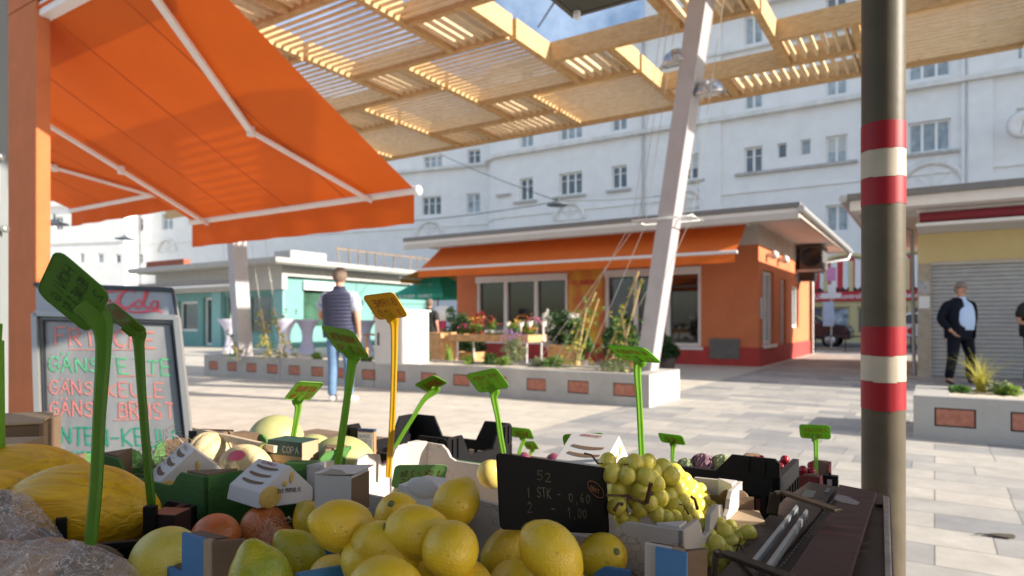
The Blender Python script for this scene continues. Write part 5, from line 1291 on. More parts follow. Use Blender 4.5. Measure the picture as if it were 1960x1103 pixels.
T=gthing('rear_sky_blocker','tarpaulin added out of view behind the camera to dim the stall','tarpaulin',-2.2,-1.9)  # unseen sheet, added to cut skylight on the stall from behind
m=MB();vs=[]
for i in range(33):
    for j in range(5): vs.append((3.1*i/32,.02*math.sin(i*1.1+j*.3),.0+2.88*j/4))
m.add(vs,[(i*5+j,(i+1)*5+j,(i+1)*5+j+1,i*5+j+1) for i in range(32) for j in range(4)],0,True);m.build('sheet',mat('olive_tarpaulin',(.09,.09,.07),rough=.75,var=.1),T)
def crate(name,label,a0,a1,b0,b1,z0,z1,mt,kind='plain',t=.006,post=.03,inner=None,rot=0,cat='crate',low=None,group=None,ends=(0,1)):
    T=gthing(name,label,cat,a0,b0,z0,group,rot=rot);L_=a1-a0;D=b1-b0;H_=z1-z0;low=low or H_*.7
    m=MB();m.box(0,L_,0,D,0,.005);m.build('floor',inner or mt,T)
    def side(x0,y0,x1,y1,nm,long):
        m=MB();d=Vector((x1-x0,y1-y0,0));ln=d.length;d/=ln;nrm=Vector((d.y,-d.x,0))
        if kind=='plastic':
            h=H_
            def B(s0,s1,c0,c1,th=t): 
                p=Vector((x0,y0,0))+d*s0;q=Vector((x0,y0,0))+d*s1
                m.prism([p+Vector((0,0,c0)),q+Vector((0,0,c0)),q+Vector((0,0,c1)),p+Vector((0,0,c1))],-nrm*th)
            n=max(4,int(ln/.028));B(0,ln,.005,low*.35);B(0,ln,low*.78,low,t*2.0)
            for k in range(n+1):
                s=ln*k/n
                B(max(0,s-.0045),min(ln,s+.0045),low*.35+.0002,low*.78-.0002,t*.9)
            e=.085 if long else .06
            for s0,s1,rev in ((0,e,0),(ln-e,ln,1)):
                if ends!=(0,1) and (y0>0 or x0==x1): continue
                if rev not in ends: continue
                p=Vector((x0,y0,0))+d*s0;q=Vector((x0,y0,0))+d*s1;z=low+.0003
                if rev: pts=[p+Vector((0,0,z))-d*.03,q+Vector((0,0,z)),q+Vector((0,0,h-.008)),q-d*.008+Vector((0,0,h)),p+Vector((0,0,h))]
                else: pts=[p+Vector((0,0,z)),q+Vector((0,0,z))+d*.03,q+Vector((0,0,h)),p+d*.008+Vector((0,0,h)),p+Vector((0,0,h-.008))]
                m.prism(pts,-nrm*t)
                for c in (.33,.66): r=p+(q-p)*c;m.prism([r+Vector((0,0,z+.004)),r+d*.003+Vector((0,0,z+.004)),r+d*.003+Vector((0,0,h-.004)),r+Vector((0,0,h-.004))],nrm*.004)
        else:
            p=Vector((x0,y0,0));q=Vector((x1,y1,0));e=min(.09,ln*.25);lo=low;Z=lambda z:Vector((0,0,z))
            pts=[p+Z(.005),q+Z(.005),q+Z(H_),q-d*(e*.85)+Z(H_-.002),q-d*e+Z(H_-.012),q-d*(e*1.1)+Z(lo+.006),q-d*(e*1.25)+Z(lo)]
            if kind=='lobed': pts+=[p+d*(ln*.62)+Z(lo),p+d*(ln*.60)+Z(lo+.022),p+d*(ln*.5)+Z(lo+.028),p+d*(ln*.40)+Z(lo+.022),p+d*(ln*.38)+Z(lo)]
            pts+=[p+d*(e*1.25)+Z(lo),p+d*(e*1.1)+Z(lo+.006),p+d*e+Z(H_-.012),p+d*(e*.85)+Z(H_-.002),p+Z(H_)]
            m.prism(pts,-nrm*t)
        m.build(nm,mt,T,bevel=.0008 if kind!='plastic' else 0)
    side(0,0,L_,0,'side_panel',True);side(L_,0,L_,D,'end_panel',False)
    if ends!=(0,1): low*=.55
    side(L_,D,0,D,'side_panel',True);side(0,D,0,0,'end_panel',False)
    if kind!='plastic' and post:
        for x,y,sx,sy in ((t,t,1,1),(L_-t,t,-1,1),(L_-t,D-t,-1,-1),(t,D-t,1,-1)):
            m=MB();m.prism([(x+sx*.0005,y+sy*.0005,.006),(x+sx*post,y+sy*.0005,.006),(x+sx*.0005,y+sy*post,.006)],(0,0,H_-.004));m.build('corner_post',inner or card,T)
    return T
crate('cardboard_crate','blue cardboard crate holding the lemons at the bottom edge',-.80,-.27,.455,.76,.645,.757,bluec,'card',low=.07,post=.035,inner=card)
crate('cardboard_crate','white leaf-printed cardboard crate behind the lemons with pears and grapes',-.955,-.262,.80,1.10,.645,.802,printm,'lobed',low=.125,t=.007,post=.03,inner=whitec)
crate('plastic_crate','black tray under the yellow melons at the left',-1.42,-1.035,.33,.64,.62,.755,blackp,'card',low=.07,post=.03,inner=blackp)
crate('cardboard_crate','green cardboard crate behind the melon holding the windowed fruit carton',-1.42,-1.05,.665,1.0,.65,.795,greenc,'card',low=.115,t=.006,post=.06,inner=card)
crate('cardboard_crate','green-sided cardboard crate half hidden behind the yellow melons',-1.85,-1.50,.78,1.1,.62,.722,greenc,'card',low=.06,post=.05,inner=card)
crate('plastic_crate','black plastic crate with raised handles behind the pears',-1.30,-.95,1.20,1.48,.62,.79,blackp,'plastic',low=.115)
crate('plastic_crate','black plastic crate with raised rounded handle beside the brown case',-.56,-.235,1.26,1.46,.62,.812,blackp,'plastic',low=.158,ends=(1,))
crate('plastic_crate','green plastic crate between the two black ones',-.885,-.62,1.12,1.26,.62,.765,greenp,'plastic',low=.135,ends=(0,))
crate('cardboard_crate','brown cardboard crate with dark green rim holding the round melons',-1.62,-1.22,1.10,1.36,.62,.715,card,'card',low=.07,inner=card)
crate('cardboard_crate','small red-rimmed crate of cherries at the far right end of the stall',-.42,-.215,1.60,1.80,.62,.715,mat('red_card',(.16,.02,.02),rough=.7),'card',low=.06,inner=card)
# brown box at the left edge
def boxpx(name,label,cat,px,py,Y,sz,rz,mt,bev=.001):
    c=W(px,py,Y);T=thing(name,label,cat,c,rz);w,d,h=sz;m=MB();m.box(-w/2,w/2,-d/2,d/2,-h,0)
    m.build('box',mt,T,bevel=bev);return T
T=boxpx('cardboard_box','weathered brown cardboard box at the left edge behind the melons','box',18,806,1.5,(.16,.16,.12),R(20),card)
m=MB();m.prism([(-.085,-.085,.001),(.085,-.085,.001),(.085,.02,.012),(-.085,.02,.012)],(0,0,.004));m.build('flap',cardl,T)
boxpx('cardboard_box','small open light cardboard box left of the melons by the cut-off price stake','box',0,845,1.3,(.11,.1,.08),R(8),cardl)

# ---- fruit
def citrus(name,c,c2,cg,green=.3):
    m,nt,b=newmat(name);L=nt.links;tc=N(nt,'ShaderNodeTexCoord');oi=N(nt,'ShaderNodeObjectInfo')
    n=N(nt,'ShaderNodeTexNoise',noise_dimensions='4D',i_Scale=16.0,i_Detail=3.0);L.new(tc.outputs['Object'],n.inputs['Vector']);mu=N(nt,'ShaderNodeMath',operation='MULTIPLY');mu.inputs[1].default_value=40;L.new(oi.outputs['Random'],mu.inputs[0]);L.new(mu.outputs[0],n.inputs['W'])
    rp=N(nt,'ShaderNodeValToRGB');e=rp.color_ramp.elements;e[0].position=.34;e[0].color=(*cg,1);e[1].position=.66;e[1].color=(*c2,1);q=e.new(.34+green*.4);q.color=(*c,1);L.new(n.outputs['Fac'],rp.inputs[0])
    sp=N(nt,'ShaderNodeTexNoise',i_Scale=95.0,i_Detail=2.0);L.new(tc.outputs['Object'],sp.inputs['Vector']);mr=N(nt,'ShaderNodeMapRange');mr.inputs[1].default_value=.70;mr.inputs[2].default_value=.78;mr.inputs[3].default_value=1;mr.inputs[4].default_value=.55;L.new(sp.outputs['Fac'],mr.inputs[0])
    mx=N(nt,'ShaderNodeMix',data_type='RGBA',blend_type='MULTIPLY');mx.inputs[0].default_value=1;L.new(rp.outputs[0],mx.inputs[6]);L.new(mr.outputs[0],mx.inputs[7]);L.new(mx.outputs[2],b.inputs['Base Color'])
    v=N(nt,'ShaderNodeTexVoronoi',feature='SMOOTH_F1',i_Scale=430.0);L.new(tc.outputs['Object'],v.inputs['Vector']);n3=N(nt,'ShaderNodeTexNoise',i_Scale=130.0,i_Detail=3.0);L.new(tc.outputs['Object'],n3.inputs['Vector'])
    ad=N(nt,'ShaderNodeMath',operation='ADD');L.new(v.outputs['Distance'],ad.inputs[0]);L.new(n3.outputs['Fac'],ad.inputs[1]);bp=N(nt,'ShaderNodeBump',i_Strength=.5,i_Distance=.0013);L.new(ad.outputs[0],bp.inputs['Height']);L.new(bp.outputs[0],b.inputs['Normal'])
    b.inputs['Roughness'].default_value=.34;b.inputs['Specular IOR Level'].default_value=.6;b.inputs['Subsurface Weight'].default_value=.1;b.inputs['Subsurface Radius'].default_value=(.01,.008,.003);b.inputs['Subsurface Scale'].default_value=.4;return m
def fruitmat(name,c,c2,bump=.25,bs=420,rough=.42,sss=.12,vs=9):
    return mat(name,c,c2=c2,vs=vs,rough=rough,bump=bump,bs=bs,sss=sss,spec=.45)
lemonm=citrus('lemon_skin',(.74,.47,.015),(.82,.57,.035),(.56,.44,.015),.2);lemong=citrus('green_lemon_skin',(.42,.38,.012),(.62,.46,.015),(.22,.27,.01),.8);orangem=citrus('orange_skin',(.62,.20,.03),(.72,.27,.05),(.50,.20,.03))
tangm=citrus('tangerine_skin',(.60,.14,.03),(.70,.21,.05),(.50,.16,.03));pearm=fruitmat('yellow_pear_skin',(.62,.48,.10),(.72,.55,.16),bump=.05,rough=.35);grapef=citrus('grapefruit_skin',(.60,.48,.06),(.70,.57,.10),(.50,.44,.06))
stemend=mat('stem_end',(.16,.17,.05),rough=.8,var=.2)
def lemon(px,py,rp,ax,label,mt=None,R0=.034,el=1.22,nub=1.0,grp='lemons in the blue crate',name='lemon',z=0):
    """ax: direction of the stem-to-tip axis as seen (right, up, towards the viewer)"""
    Y=R0*FP/rp;c=W(px,py,Y);R0*=.89 if name=='lemon' else 1.0;T=thing(name,label,name.replace('_',' '),c,0,grp);rnd=random.Random(int(px*13+py))
    d=Vector((ax[0],-ax[2],ax[1])).normalized();Q=d.to_track_quat('Z','X').to_matrix().to_4x4()@Matrix.Rotation(rnd.uniform(0,6),4,'Z')
    prof=[];L_=R0*el;n=22
    for i in range(n+1):
        t=math.pi*i/n;r=R0*math.sin(t)**.92;zz=-L_*math.cos(t)
        if zz>L_*.78: k=(zz-L_*.78)/(L_*.22);zz+=nub*.006*k*k;r=max(r,.0075*nub*(1-k)**.5*1.0 if k<1 else 0)
        if zz<-L_*.85: k=(-zz-L_*.85)/(L_*.15);zz-=.002*k
        prof.append((max(r,0),zz))
    s1,s2=rnd.uniform(0,50),rnd.uniform(.03,.05)
    def fn(p,t):
        q=Vector((p.x,p.y,p.z))*26;k=1+s2*1.2*noise.noise(q+Vector((s1,0,0)))+.006*noise.noise(q*3.3+Vector((s1,3,0)))+.0025*noise.noise(q*8);return Vector((p.x*k,p.y*k,p.z*(1+.03*noise.noise(q*.7+Vector((0,s1,0))))))
    m=MB();m.lathe(prof,34,T=Q,fn=fn);m.build('peel',mt or lemonm,T,merge=True)
    m=MB();m.lathe([(0,-.0018),(.0045,-.0012),(.005,.0015),(.002,.0022),(0,.002)],10,T=Q@Matrix.Translation((0,0,-L_-.0015)));m.build('stem',stemend,T)
    return T
lemon(657,1008,56,(-.8,.35,.45),'large lemon with dark-tipped nub pointing left, above the blue divider')
lemon(600,1003,40,(-.5,.6,-.2),'lemon peeking out behind the large one with the dark-tipped nub')
lemon(762,992,50,(.1,-.7,-.75),'lemon with its round green stem scar facing the camera')
lemon(800,1020,58,(.75,-.2,-.2),'oblong lemon lying sideways below the one with the stem scar')
lemon(873,963,49,(.4,.5,-.5),'topmost lemon of the heap, against the white crate',el=1.12)
lemon(912,1016,40,(.9,-.2,.1),'small lemon half hidden behind the big round lemon at the centre')
lemon(862,1052,61,(.2,.1,.9),'big round lemon at the centre of the heap',nub=.3,el=1.1)
lemon(735,1052,58,(.8,-.3,.1),'elongated lemon in the middle left of the heap, above two others')
lemon(716,1080,58,(.8,-.25,.1),'elongated lemon overlapping just below another on the left of the heap')
lemon(965,1062,48,(.5,.85,.1),'lemon whose pointed nub sticks up between two neighbours',nub=1.6)
lemon(1053,1056,60,(.7,-.6,.3),'large glossy lemon in front of the black price board')
lemon(1153,1066,50,(-.35,-.45,-.8),'lemon with round stem scar at the right end of the heap')
lemon(930,1040,38,(.5,.4,.2),'small lemon wedged behind the pointed one')
lemon(682,1045,40,(.4,.3,.5),'lemon wedged under the large dark-tipped one')
lemon(1108,1040,34,(.4,.3,.5),'small lemon in the gap left of the scarred end lemon')
lemon(820,965,36,(.4,.2,.5),'small lemon left of the topmost one')
lemon(800,1080,50,(.4,.2,.5),'lemon between the big round one and the left stack')
lemon(1190,1090,36,(.3,.2,.6),'lemon cut off at the right end of the blue crate')
lemon(698,1010,34,(.3,.2,.6),'lemon in the gap right of the large dark-tipped one')
lemon(612,1048,36,(.5,.2,.6),'lemon under the large one, just above the blue divider')
lemon(838,1002,38,(.5,.3,.3),'lemon behind the big round one, under the topmost')
lemon(1010,1020,30,(.5,.3,.3),'small lemon against the lower edge of the black board')
lemon(782,1062,46,(.5,.2,.3),'lemon left of the big round one in the middle')
lemon(1010,1092,44,(.1,.4,.6),'lemon between the pointed one and the large glossy one')
lemon(1105,1096,46,(.4,.1,.5),'lemon below the gap between the two right-hand lemons')
lemon(886,1124,60,(.5,.1,.6),'lemon cut by the bottom edge below the big round one')
lemon(740,1126,66,(.9,-.1,.2),'lemon cut by the bottom edge at the left of the heap')
lemon(574,1064,48,(-.7,.75,.1),'greenish lemon with upturned nub right of the blue corner post',lemong,nub=1.5)
lemon(500,1112,64,(-.25,.95,.1),'greenish yellow lemon with nub on top, at the bottom edge',lemong,nub=1.4)
lemon(490,1062,38,(.2,.4,.8),'small yellow lemon behind the greenish one at the bottom edge')
lemon(985,1122,55,(.3,.2,.8),'lemon at the bottom edge under the pointed one')
lemon(1075,1140,58,(.6,.2,.5),'lemon at the bottom edge under the large glossy one')
lemon(640,1110,52,(.6,.1,.5),'lemon at the bottom edge right of the greenish ones')
lemon(318,1072,62,(.9,.1,.2),'yellow grapefruit left of the blue corner post',grapef,R0=.042,el=1.02,nub=0,grp='fruit at the bottom left',name='grapefruit')
lemon(298,1118,60,(.9,.1,.2),'second yellow grapefruit, lower, touching the bottom edge',grapef,R0=.042,el=1.02,nub=0,grp='fruit at the bottom left',name='grapefruit')
lemon(256,1068,33,(.3,.5,.8),'small orange between the plastic bag and the grapefruit',orangem,R0=.033,el=1.0,nub=0,grp='fruit at the bottom left',name='orange')
lemon(412,1030,46,(.2,.9,.3),'orange behind the blue corner post',tangm,R0=.036,el=.95,nub=0,grp='tangerines beside the green crate',name='tangerine')
lemon(504,1008,42,(.1,.9,.3),'tangerine against the dark crate edge',tangm,R0=.036,el=.92,nub=0,grp='tangerines beside the green crate',name='tangerine')
lemon(522,1034,40,(.2,.8,.4),'tangerine wrapped in pale netting',tangm,R0=.034,el=.92,nub=0,grp='tangerines beside the green crate',name='tangerine')
lemon(640,1060,30,(.2,.8,.4),'tangerine glimpsed between two lemons',tangm,R0=.032,el=.92,nub=0,grp='tangerines beside the green crate',name='tangerine')
c=W(522,1018,1.02);T=thing('fruit_net','frayed pale netting lying over the tangerine','net',c);rnd=random.Random(5);m=MB()
for k in range(90):
    t=rnd.uniform(0,6.28);p=Vector((math.cos(t)*rnd.uniform(0,.03),-.028+rnd.uniform(-.006,.01),rnd.uniform(-.03,.03)));pts=[p]
    for q in range(4): p=p+Vector((rnd.gauss(.003,.006),rnd.gauss(0,.003),rnd.gauss(-.003,.006)));pts.append(p)
    m.tube(pts,.00045,n=4,cap=False)
m.build('net',mat('pale_net',(.75,.42,.28),rough=.7,var=.2,vs=60),T)
# pears / quinces behind
PR=[(592,946,30,'bright sunlit yellow pear left of the white box'),(562,931,22,'small pear behind the physalis carton'),(545,918,20,'pear at the far left of the pear heap'),(620,975,24,'pear tucked under the white box'),(690,920,24,'pear above the flap of the white box'),(712,962,22,'sunlit pear to the right of the white box'),(735,940,20,'small pear between white box and green card'),(780,954,32,'flat yellow pear just above the lemons'),(940,908,27,'yellow pear in the green plastic crate next to the black board'),(893,938,24,'pear at the back left of the black board'),(910,925,18,'small pear touching the green plastic crate'),(668,958,20,'pear partly behind the white box'),(672,905,18,'pale pear at the foot of the third price stake')]
PR+=[(575,958,22,'pear low between carton and white box'),(632,915,20,'pear behind the white box'),(722,925,19,'greenish pear behind the flap of the white box'),(755,925,19,'pear left of the reversed green card'),(868,915,20,'pear between the reversed card and the black board'),(605,905,18,'pear behind the brightest pear'),(540,940,18,'small pear at the carton edge')]
for px,py,rp,lab in PR:
    lemon(px,py,rp,(random.uniform(-.6,.6),random.uniform(.2,1),random.uniform(-.5,.8)),lab,pearm,R0=.026 if rp<28 else .03,el=1.05,nub=.4,grp='yellow pears behind the lemons',name='pear')
# melons
def wrinkled():
    m,nt,b=newmat('canary_melon_skin');L=nt.links;tc=N(nt,'ShaderNodeTexCoord');mp=N(nt,'ShaderNodeMapping');mp.inputs['Scale'].default_value=(6,85,85);L.new(tc.outputs['Object'],mp.inputs[0])
    n=N(nt,'ShaderNodeTexNoise',i_Scale=1.0,i_Detail=3.0,i_Distortion=.9);L.new(mp.outputs[0],n.inputs['Vector'])
    rp=N(nt,'ShaderNodeValToRGB');rp.color_ramp.elements[0].position=.3;rp.color_ramp.elements[1].position=.62;rp.color_ramp.elements[0].color=(.64,.33,.008,1);rp.color_ramp.elements[1].color=(.84,.49,.012,1);L.new(n.outputs['Fac'],rp.inputs[0])
    n2=N(nt,'ShaderNodeTexNoise',i_Scale=30.0,i_Detail=8.0,i_Roughness=.8);L.new(tc.outputs['Object'],n2.inputs['Vector']);mr=N(nt,'ShaderNodeMapRange');mr.inputs[1].default_value=.64;mr.inputs[2].default_value=.74;mr.inputs[3].default_value=1;mr.inputs[4].default_value=.6;L.new(n2.outputs['Fac'],mr.inputs[0])
    mx=N(nt,'ShaderNodeMix',data_type='RGBA',blend_type='MULTIPLY');mx.inputs[0].default_value=1;L.new(rp.outputs[0],mx.inputs[6]);L.new(mr.outputs[0],mx.inputs[7]);L.new(mx.outputs[2],b.inputs['Base Color'])
    bp=N(nt,'ShaderNodeBump',i_Strength=.8,i_Distance=.006);L.new(n.outputs['Fac'],bp.inputs['Height']);L.new(bp.outputs[0],b.inputs['Normal']);b.inputs['Roughness'].default_value=.4;return m
canary=wrinkled()
def melon(px,py,Y,rx,ry,rz,rot,mt,label,name='melon',grp=None,n=40,fn=None,tilt=0):
    c=W(px,py,Y);T=thing(name,label,'melon',c,0,grp);X=Matrix.Rotation(rot,4,'Z')@Matrix.Rotation(tilt,4,'Y')
    def f(p):
        k=1+.012*noise.noise(p*30);q=Vector((p.x*k,p.y*k,p.z*k))
        if rx>ry*1.1: q.x*=1+.10*abs(p.x/rx)**4
        return fn(q) if fn else q
    m=MB();m.ell((0,0,0),rx,ry,rz,n=n,fn=f,T=X);m.build('rind',mt,T,merge=True);return T,X
T,X=melon(158,975,1.05,.107,.072,.072,R(8),canary,'front yellow canary melon behind the big green price stake',grp='yellow canary melons',tilt=R(6))
m=MB();m.lathe([(0,0),(.006,.001),(.005,.012),(0,.012)],10,T=X@Matrix.Translation((.112,0,0))@Matrix.Rotation(R(90),4,'Y'));m.build('stem',stemend,T)
melon(45,925,1.22,.125,.078,.072,R(4),canary,'rear yellow canary melon at the left edge',grp='yellow canary melons',tilt=R(4))
melon(-35,985,1.05,.10,.07,.07,R(20),canary,'yellow melon cut by the left edge under the plastic film',grp='yellow canary melons')
honey=fruitmat('honeydew_rind',(.36,.36,.13),(.50,.47,.22),bump=.05,rough=.5,vs=14)
T,X=melon(528,842,1.65,.068,.068,.062,0,honey,'large round pale green melon behind the brown crate',grp='round melons')
melon(655,878,1.45,.07,.055,.05,R(-20),honey,'pale oblong melon behind the box of the small dark green crate',grp='round melons')
melon(600,868,1.55,.05,.05,.045,0,honey,'pale melon between the crate and the third price stake',grp='round melons')
cantm=[mat('cantaloupe_rind',(.60,.44,.22),c2=(.72,.56,.32),vs=40,rough=.7,bump=.3,bs=160,),mat('cantaloupe_groove',(.30,.28,.10),rough=.7,var=.15)]
def cant(px,py,Y,r,label,tx,sticker=False):
    c=W(px,py,Y);T=thing('cantaloupe',label,'melon',c,0,'ribbed cantaloupe melons');X=Matrix.Rotation(tx,4,'X')@Matrix.Rotation(R(25),4,'Y');m=MB();n=60;h=22;vs=[];fs=[];mi=[]
    for i in range(h+1):
        ph=math.pi*i/h
        for k in range(n):
            t=2*math.pi*k/n;g=abs(math.sin(t*5));k_=1-.07*(1-g)**2*math.sin(ph)
            vs.append((r*math.sin(ph)*math.cos(t)*k_,r*math.sin(ph)*math.sin(t)*k_,-r*.92*math.cos(ph)))
    for i in range(h):
        for k in range(n): m.add([vs[i*n+k],vs[i*n+(k+1)%n],vs[(i+1)*n+(k+1)%n],vs[(i+1)*n+k]],[(0,1,2,3)],1 if abs(math.sin((k+.5)*2*math.pi/n*5))<.2 else 0,True,X)
    m.build('rind',cantm,T,merge=True)
    m=MB();m.tube([X@Vector((0,0,r*.9)),X@Vector((0,.003,r*1.05)),X@Vector((.008,.004,r*1.14))],.004,n=7);m.build('stem',stemend,T)
    if sticker:
        m=MB();P=[Vector((0,-.0,0))];d=Vector((-.05,-.72,.69)).normalized();u=Vector((1,0,0));v=d.cross(u).normalized()
        for k in range(16): a=k*math.pi/8;q=(d*r*.94+u*.017*math.cos(a)+v*.012*math.sin(a)).normalized()*(r*1.004);P.append(q)
        P[0]=d*r*1.004;m.add(P,[(0,1+k,1+(k+1)%16) for k in range(16)]);m.build('sticker',mat('pink_sticker',(.75,.12,.18),rough=.4),T)
cant(470,900,1.35,.056,'ribbed cantaloupe with a pink sticker','' and 0 or R(-25),True)
cant(402,868,1.48,.05,'plain ribbed cantaloupe behind the windowed carton',R(-50))
# purple vegetables, artichokes, cherries
purm=mat('purple_skin',(.18,.03,.07),c2=(.30,.08,.13),vs=30,rough=.4);artm=mat('artichoke_green',(.28,.33,.14),c2=(.45,.45,.28),vs=30,rough=.6)
VG=[(742,896,1.62,.028,.02,'purple potato at the foot of the yellow price stake'),(758,890,1.7,.026,.018,'second purple potato behind the yellow stake'),(860,908,1.5,.026,.022,'red onion to the right of the green reversed card'),(722,905,1.6,.02,.018,'small purple potato left of the yellow stake'),(1060,882,1.9,.03,.022,'pink radish behind the top edge of the black board'),(1003,878,2.0,.03,.02,'pale pink turnip by the two tiny tags'),(1085,888,1.85,.026,.02,'pink radish left of the tilted carton'),(838,905,1.55,.02,.02,'small red onion in the green crate')]
for px,py,Y,a_,b_,lab in VG:
    c=W(px,py,Y);T=thing('root_vegetable',lab,'vegetable',c,random.uniform(0,3),'purple and pink root vegetables');m=MB();m.ell((0,0,0),a_,b_,b_,n=16,fn=lambda p:p*(1+.08*noise.noise(p*50)));m.build('skin',purm,T);m=MB();m.tube([(a_*.95,0,0),(a_*1.2,0,.003)],[.003,.001],n=6);m.build('root_tip',stemend,T)
def artich(px,py,Y,r,mt,lab):
    c=W(px,py,Y);T=thing('artichoke',lab,'artichoke',c,0,'artichokes beyond the black crate');m=MB();m.ell((0,0,0),r*.8,r*.8,r*.8,n=12)
    for i in range(6):
        for k in range(9):
            t=k*2*math.pi/9+i*.35;ph=-.9+i*.38;d=Vector((math.cos(t)*math.cos(ph),math.sin(t)*math.cos(ph),math.sin(ph)));u=d.cross(Vector((0,0,1))).normalized();v=u.cross(d)
            b0=d*r*.8;m.add([b0-u*r*.3-v*r*.25,b0+u*r*.3-v*r*.25,d*r*1.05+u*r*.2+v*r*.1,d*r*1.0+v*r*.42,d*r*1.05-u*r*.2+v*r*.1],[(0,1,2,3,4)])
    m.build('head',mt,T);m=MB();m.tube([(0,0,-r*.8),(0,0,-r*1.3)],.006,n=8);m.build('stem',artm,T)
artich(1312,896,1.50,.021,artm,'green artichoke at the left of the row');artich(1345,894,1.50,.029,mat('artichoke_purple',(.22,.10,.14),c2=(.40,.25,.28),vs=30,rough=.6),'purple artichoke in the middle of the row');artich(1382,895,1.49,.028,artm,'large green artichoke at the right of the row');artich(1292,900,1.50,.018,artm,'small artichoke half hidden by the grapes')
T=gthing('cherry_heap','heap of dark red cherries in the small crate at the far right','cherries',-.40,1.61,.69,rot=0);chm=mat('cherry_skin',(.30,.015,.03),rough=.2,var=.2,vs=20);rnd=random.Random(8)
for k in range(16): m=MB();m.ell((rnd.uniform(.02,.16),rnd.uniform(.02,.17),rnd.uniform(0,.035)),.011,.011,.011,n=10);m.build('cherry',chm,T)
# ---- grapes
def grapematf():
    m=mat('grape_skin',(.62,.55,.07),c2=(.76,.66,.15),vs=20,rough=.3,spec=.5,bump=.02,bs=300);b=m.node_tree.nodes['Principled BSDF']
    b.inputs['Subsurface Weight'].default_value=.75;b.inputs['Subsurface Radius'].default_value=(.012,.011,.003);b.inputs['Subsurface Scale'].default_value=.8;b.inputs['Coat Weight'].default_value=.15;return m
gm_=grapematf();twig=mat('grape_stem',(.10,.05,.025),rough=.7,var=.3,vs=50)
def gball():
    me=bpy.data.meshes.new('grape');mb=MB();mb.ell((0,0,0),1,1,1.12,n=18);me.from_pydata([tuple(v) for v in mb.v],[],mb.f);me.materials.append(gm_)
    for p in me.polygons:p.use_smooth=True
    return me
GM=gball()
def grapes(label,pts,stems,Y0,seed):
    c=W(pts[0][0],pts[0][1],Y0);T=thing('grape_bunch',label,'grapes',c,0,'green grape bunches');rnd=random.Random(seed);P=[]
    for (px,py,r,dY) in pts:
        for k in range(2 if len(pts)>20 or dY>=0 else 1):
            q=W(px+k*rnd.uniform(-12,12),py+k*rnd.uniform(-4,12),Y0+dY+k*.022)-c;rr=r*1.07/FP*(Y0+dY)
            o=bpy.data.objects.new('grape',GM);col.objects.link(o);o.parent=T;o.location=q;o.scale=(rr,rr,rr);o.rotation_euler=(rnd.uniform(-.7,.7),rnd.uniform(-.7,.7),rnd.uniform(0,6));P.append(q)
    m=MB()
    for a_,b_,c_ in stems:
        p=W(*a_)-c;q=W(*b_)-c;mid=(p+q)/2+Vector((0,-.003,.006));m.tube([p,mid,q],[c_,c_*.8,c_*1.15],n=7)
    m.build('stem',twig,T);return T
rnd=random.Random(21)
ga=[(1163,884,15.5,.0),(1170,907,17,-.02),(1200,912,15,-.03),(1183,938,17,-.01),(1180,968,17,-.02),(1165,895,14,.03),(1214,888,17,.0),(1240,885,15,.02),(1236,914,17,-.02),(1226,940,17,-.02),(1206,932,16,.0),(1270,896,17,.03),(1256,926,16,.0),(1284,910,16,.02),(1262,952,16,.0),(1243,962,15,-.02),(1226,975,15,-.015),(1258,985,15,-.02),(1276,990,13,-.02),(1292,992,14,-.01),(1196,890,14,.03),(1214,960,14,.01),(1190,990,14,-.01),(1208,1000,14,-.01),(1184,922,14,.02),(1252,905,15,.02),(1222,900,14,.02),(1172,952,15,.03)]
st=[((1118,868,.97),(1145,888,.97),.0016),((1145,888,.97),(1175,900,1.0),.0013),((1195,890,.97),(1215,900,1.0),.0012),((1246,925,.93),(1238,962,.94),.0032),((1238,962,.94),(1248,945,.95),.0028),((1160,948,.93),(1235,965,.94),.0018),((1190,950,.93),(1215,958,.93),.0016),((1176,978,.92),(1190,965,.94),.0026)]
grapes('sunlit green grape bunch with woody stems above the printed crate',ga,st,.985,1)
gb=[(1290,905,16,.0),(1268,920,16,.02),(1296,935,17,.0),(1310,920,15,.02),(1316,945,16,.02),(1282,950,15,-.01),(1305,960,16,-.01),(1330,955,16,.02),(1336,970,16,.01),(1318,975,16,-.01),(1292,970,15,-.02),(1348,985,17,.01),(1330,990,16,-.01),(1353,1003,15,.0),(1310,992,14,-.02),(1290,990,14,-.02),(1340,1008,15,-.01),(1322,1012,14,-.02),(1300,945,15,.03),(1324,935,15,.04),(1345,960,15,.03),(1360,975,15,.03),(1366,995,14,.02),(1310,978,15,0),(1275,935,15,.02),(1338,940,14,.05),(1358,1018,13,0),(1300,1004,13,-.02)]
grapes('shaded green grape bunch trailing down to the right behind the first',gb,[((1322,950,.98),(1335,975,.98),.0022),((1352,1000,.97),(1342,1030,.95),.003),((1345,1012,.95),(1360,1028,.95),.0014),((1300,965,.98),(1318,985,.98),.0012)],1.02,2)
gc=[(1350,1055,13,.0),(1372,1046,19,.0),(1400,1040,15,.02),(1388,1020,16,.03),(1412,1028,13,.03),(1432,1020,15,.03),(1360,1028,13,.02),(1345,1075,13,.0),(1392,1060,14,.0),(1366,1070,16,.0),(1335,1045,13,-.01),(1425,1050,13,.02),(1408,1062,13,.01),(1330,1022,14,.03),(1315,1030,13,.03),(1378,1078,14,0),(1345,1008,14,.04),(1376,1004,13,.05),(1398,1008,12,.05)]
grapes('small bunch of round green grapes lower right beside the brown case',gc,[((1405,1045,.88),(1422,1052,.88),.0012),((1418,1030,.9),(1410,1055,.9),.001),((1432,1040,.9),(1418,1058,.89),.0012)],.90,3)
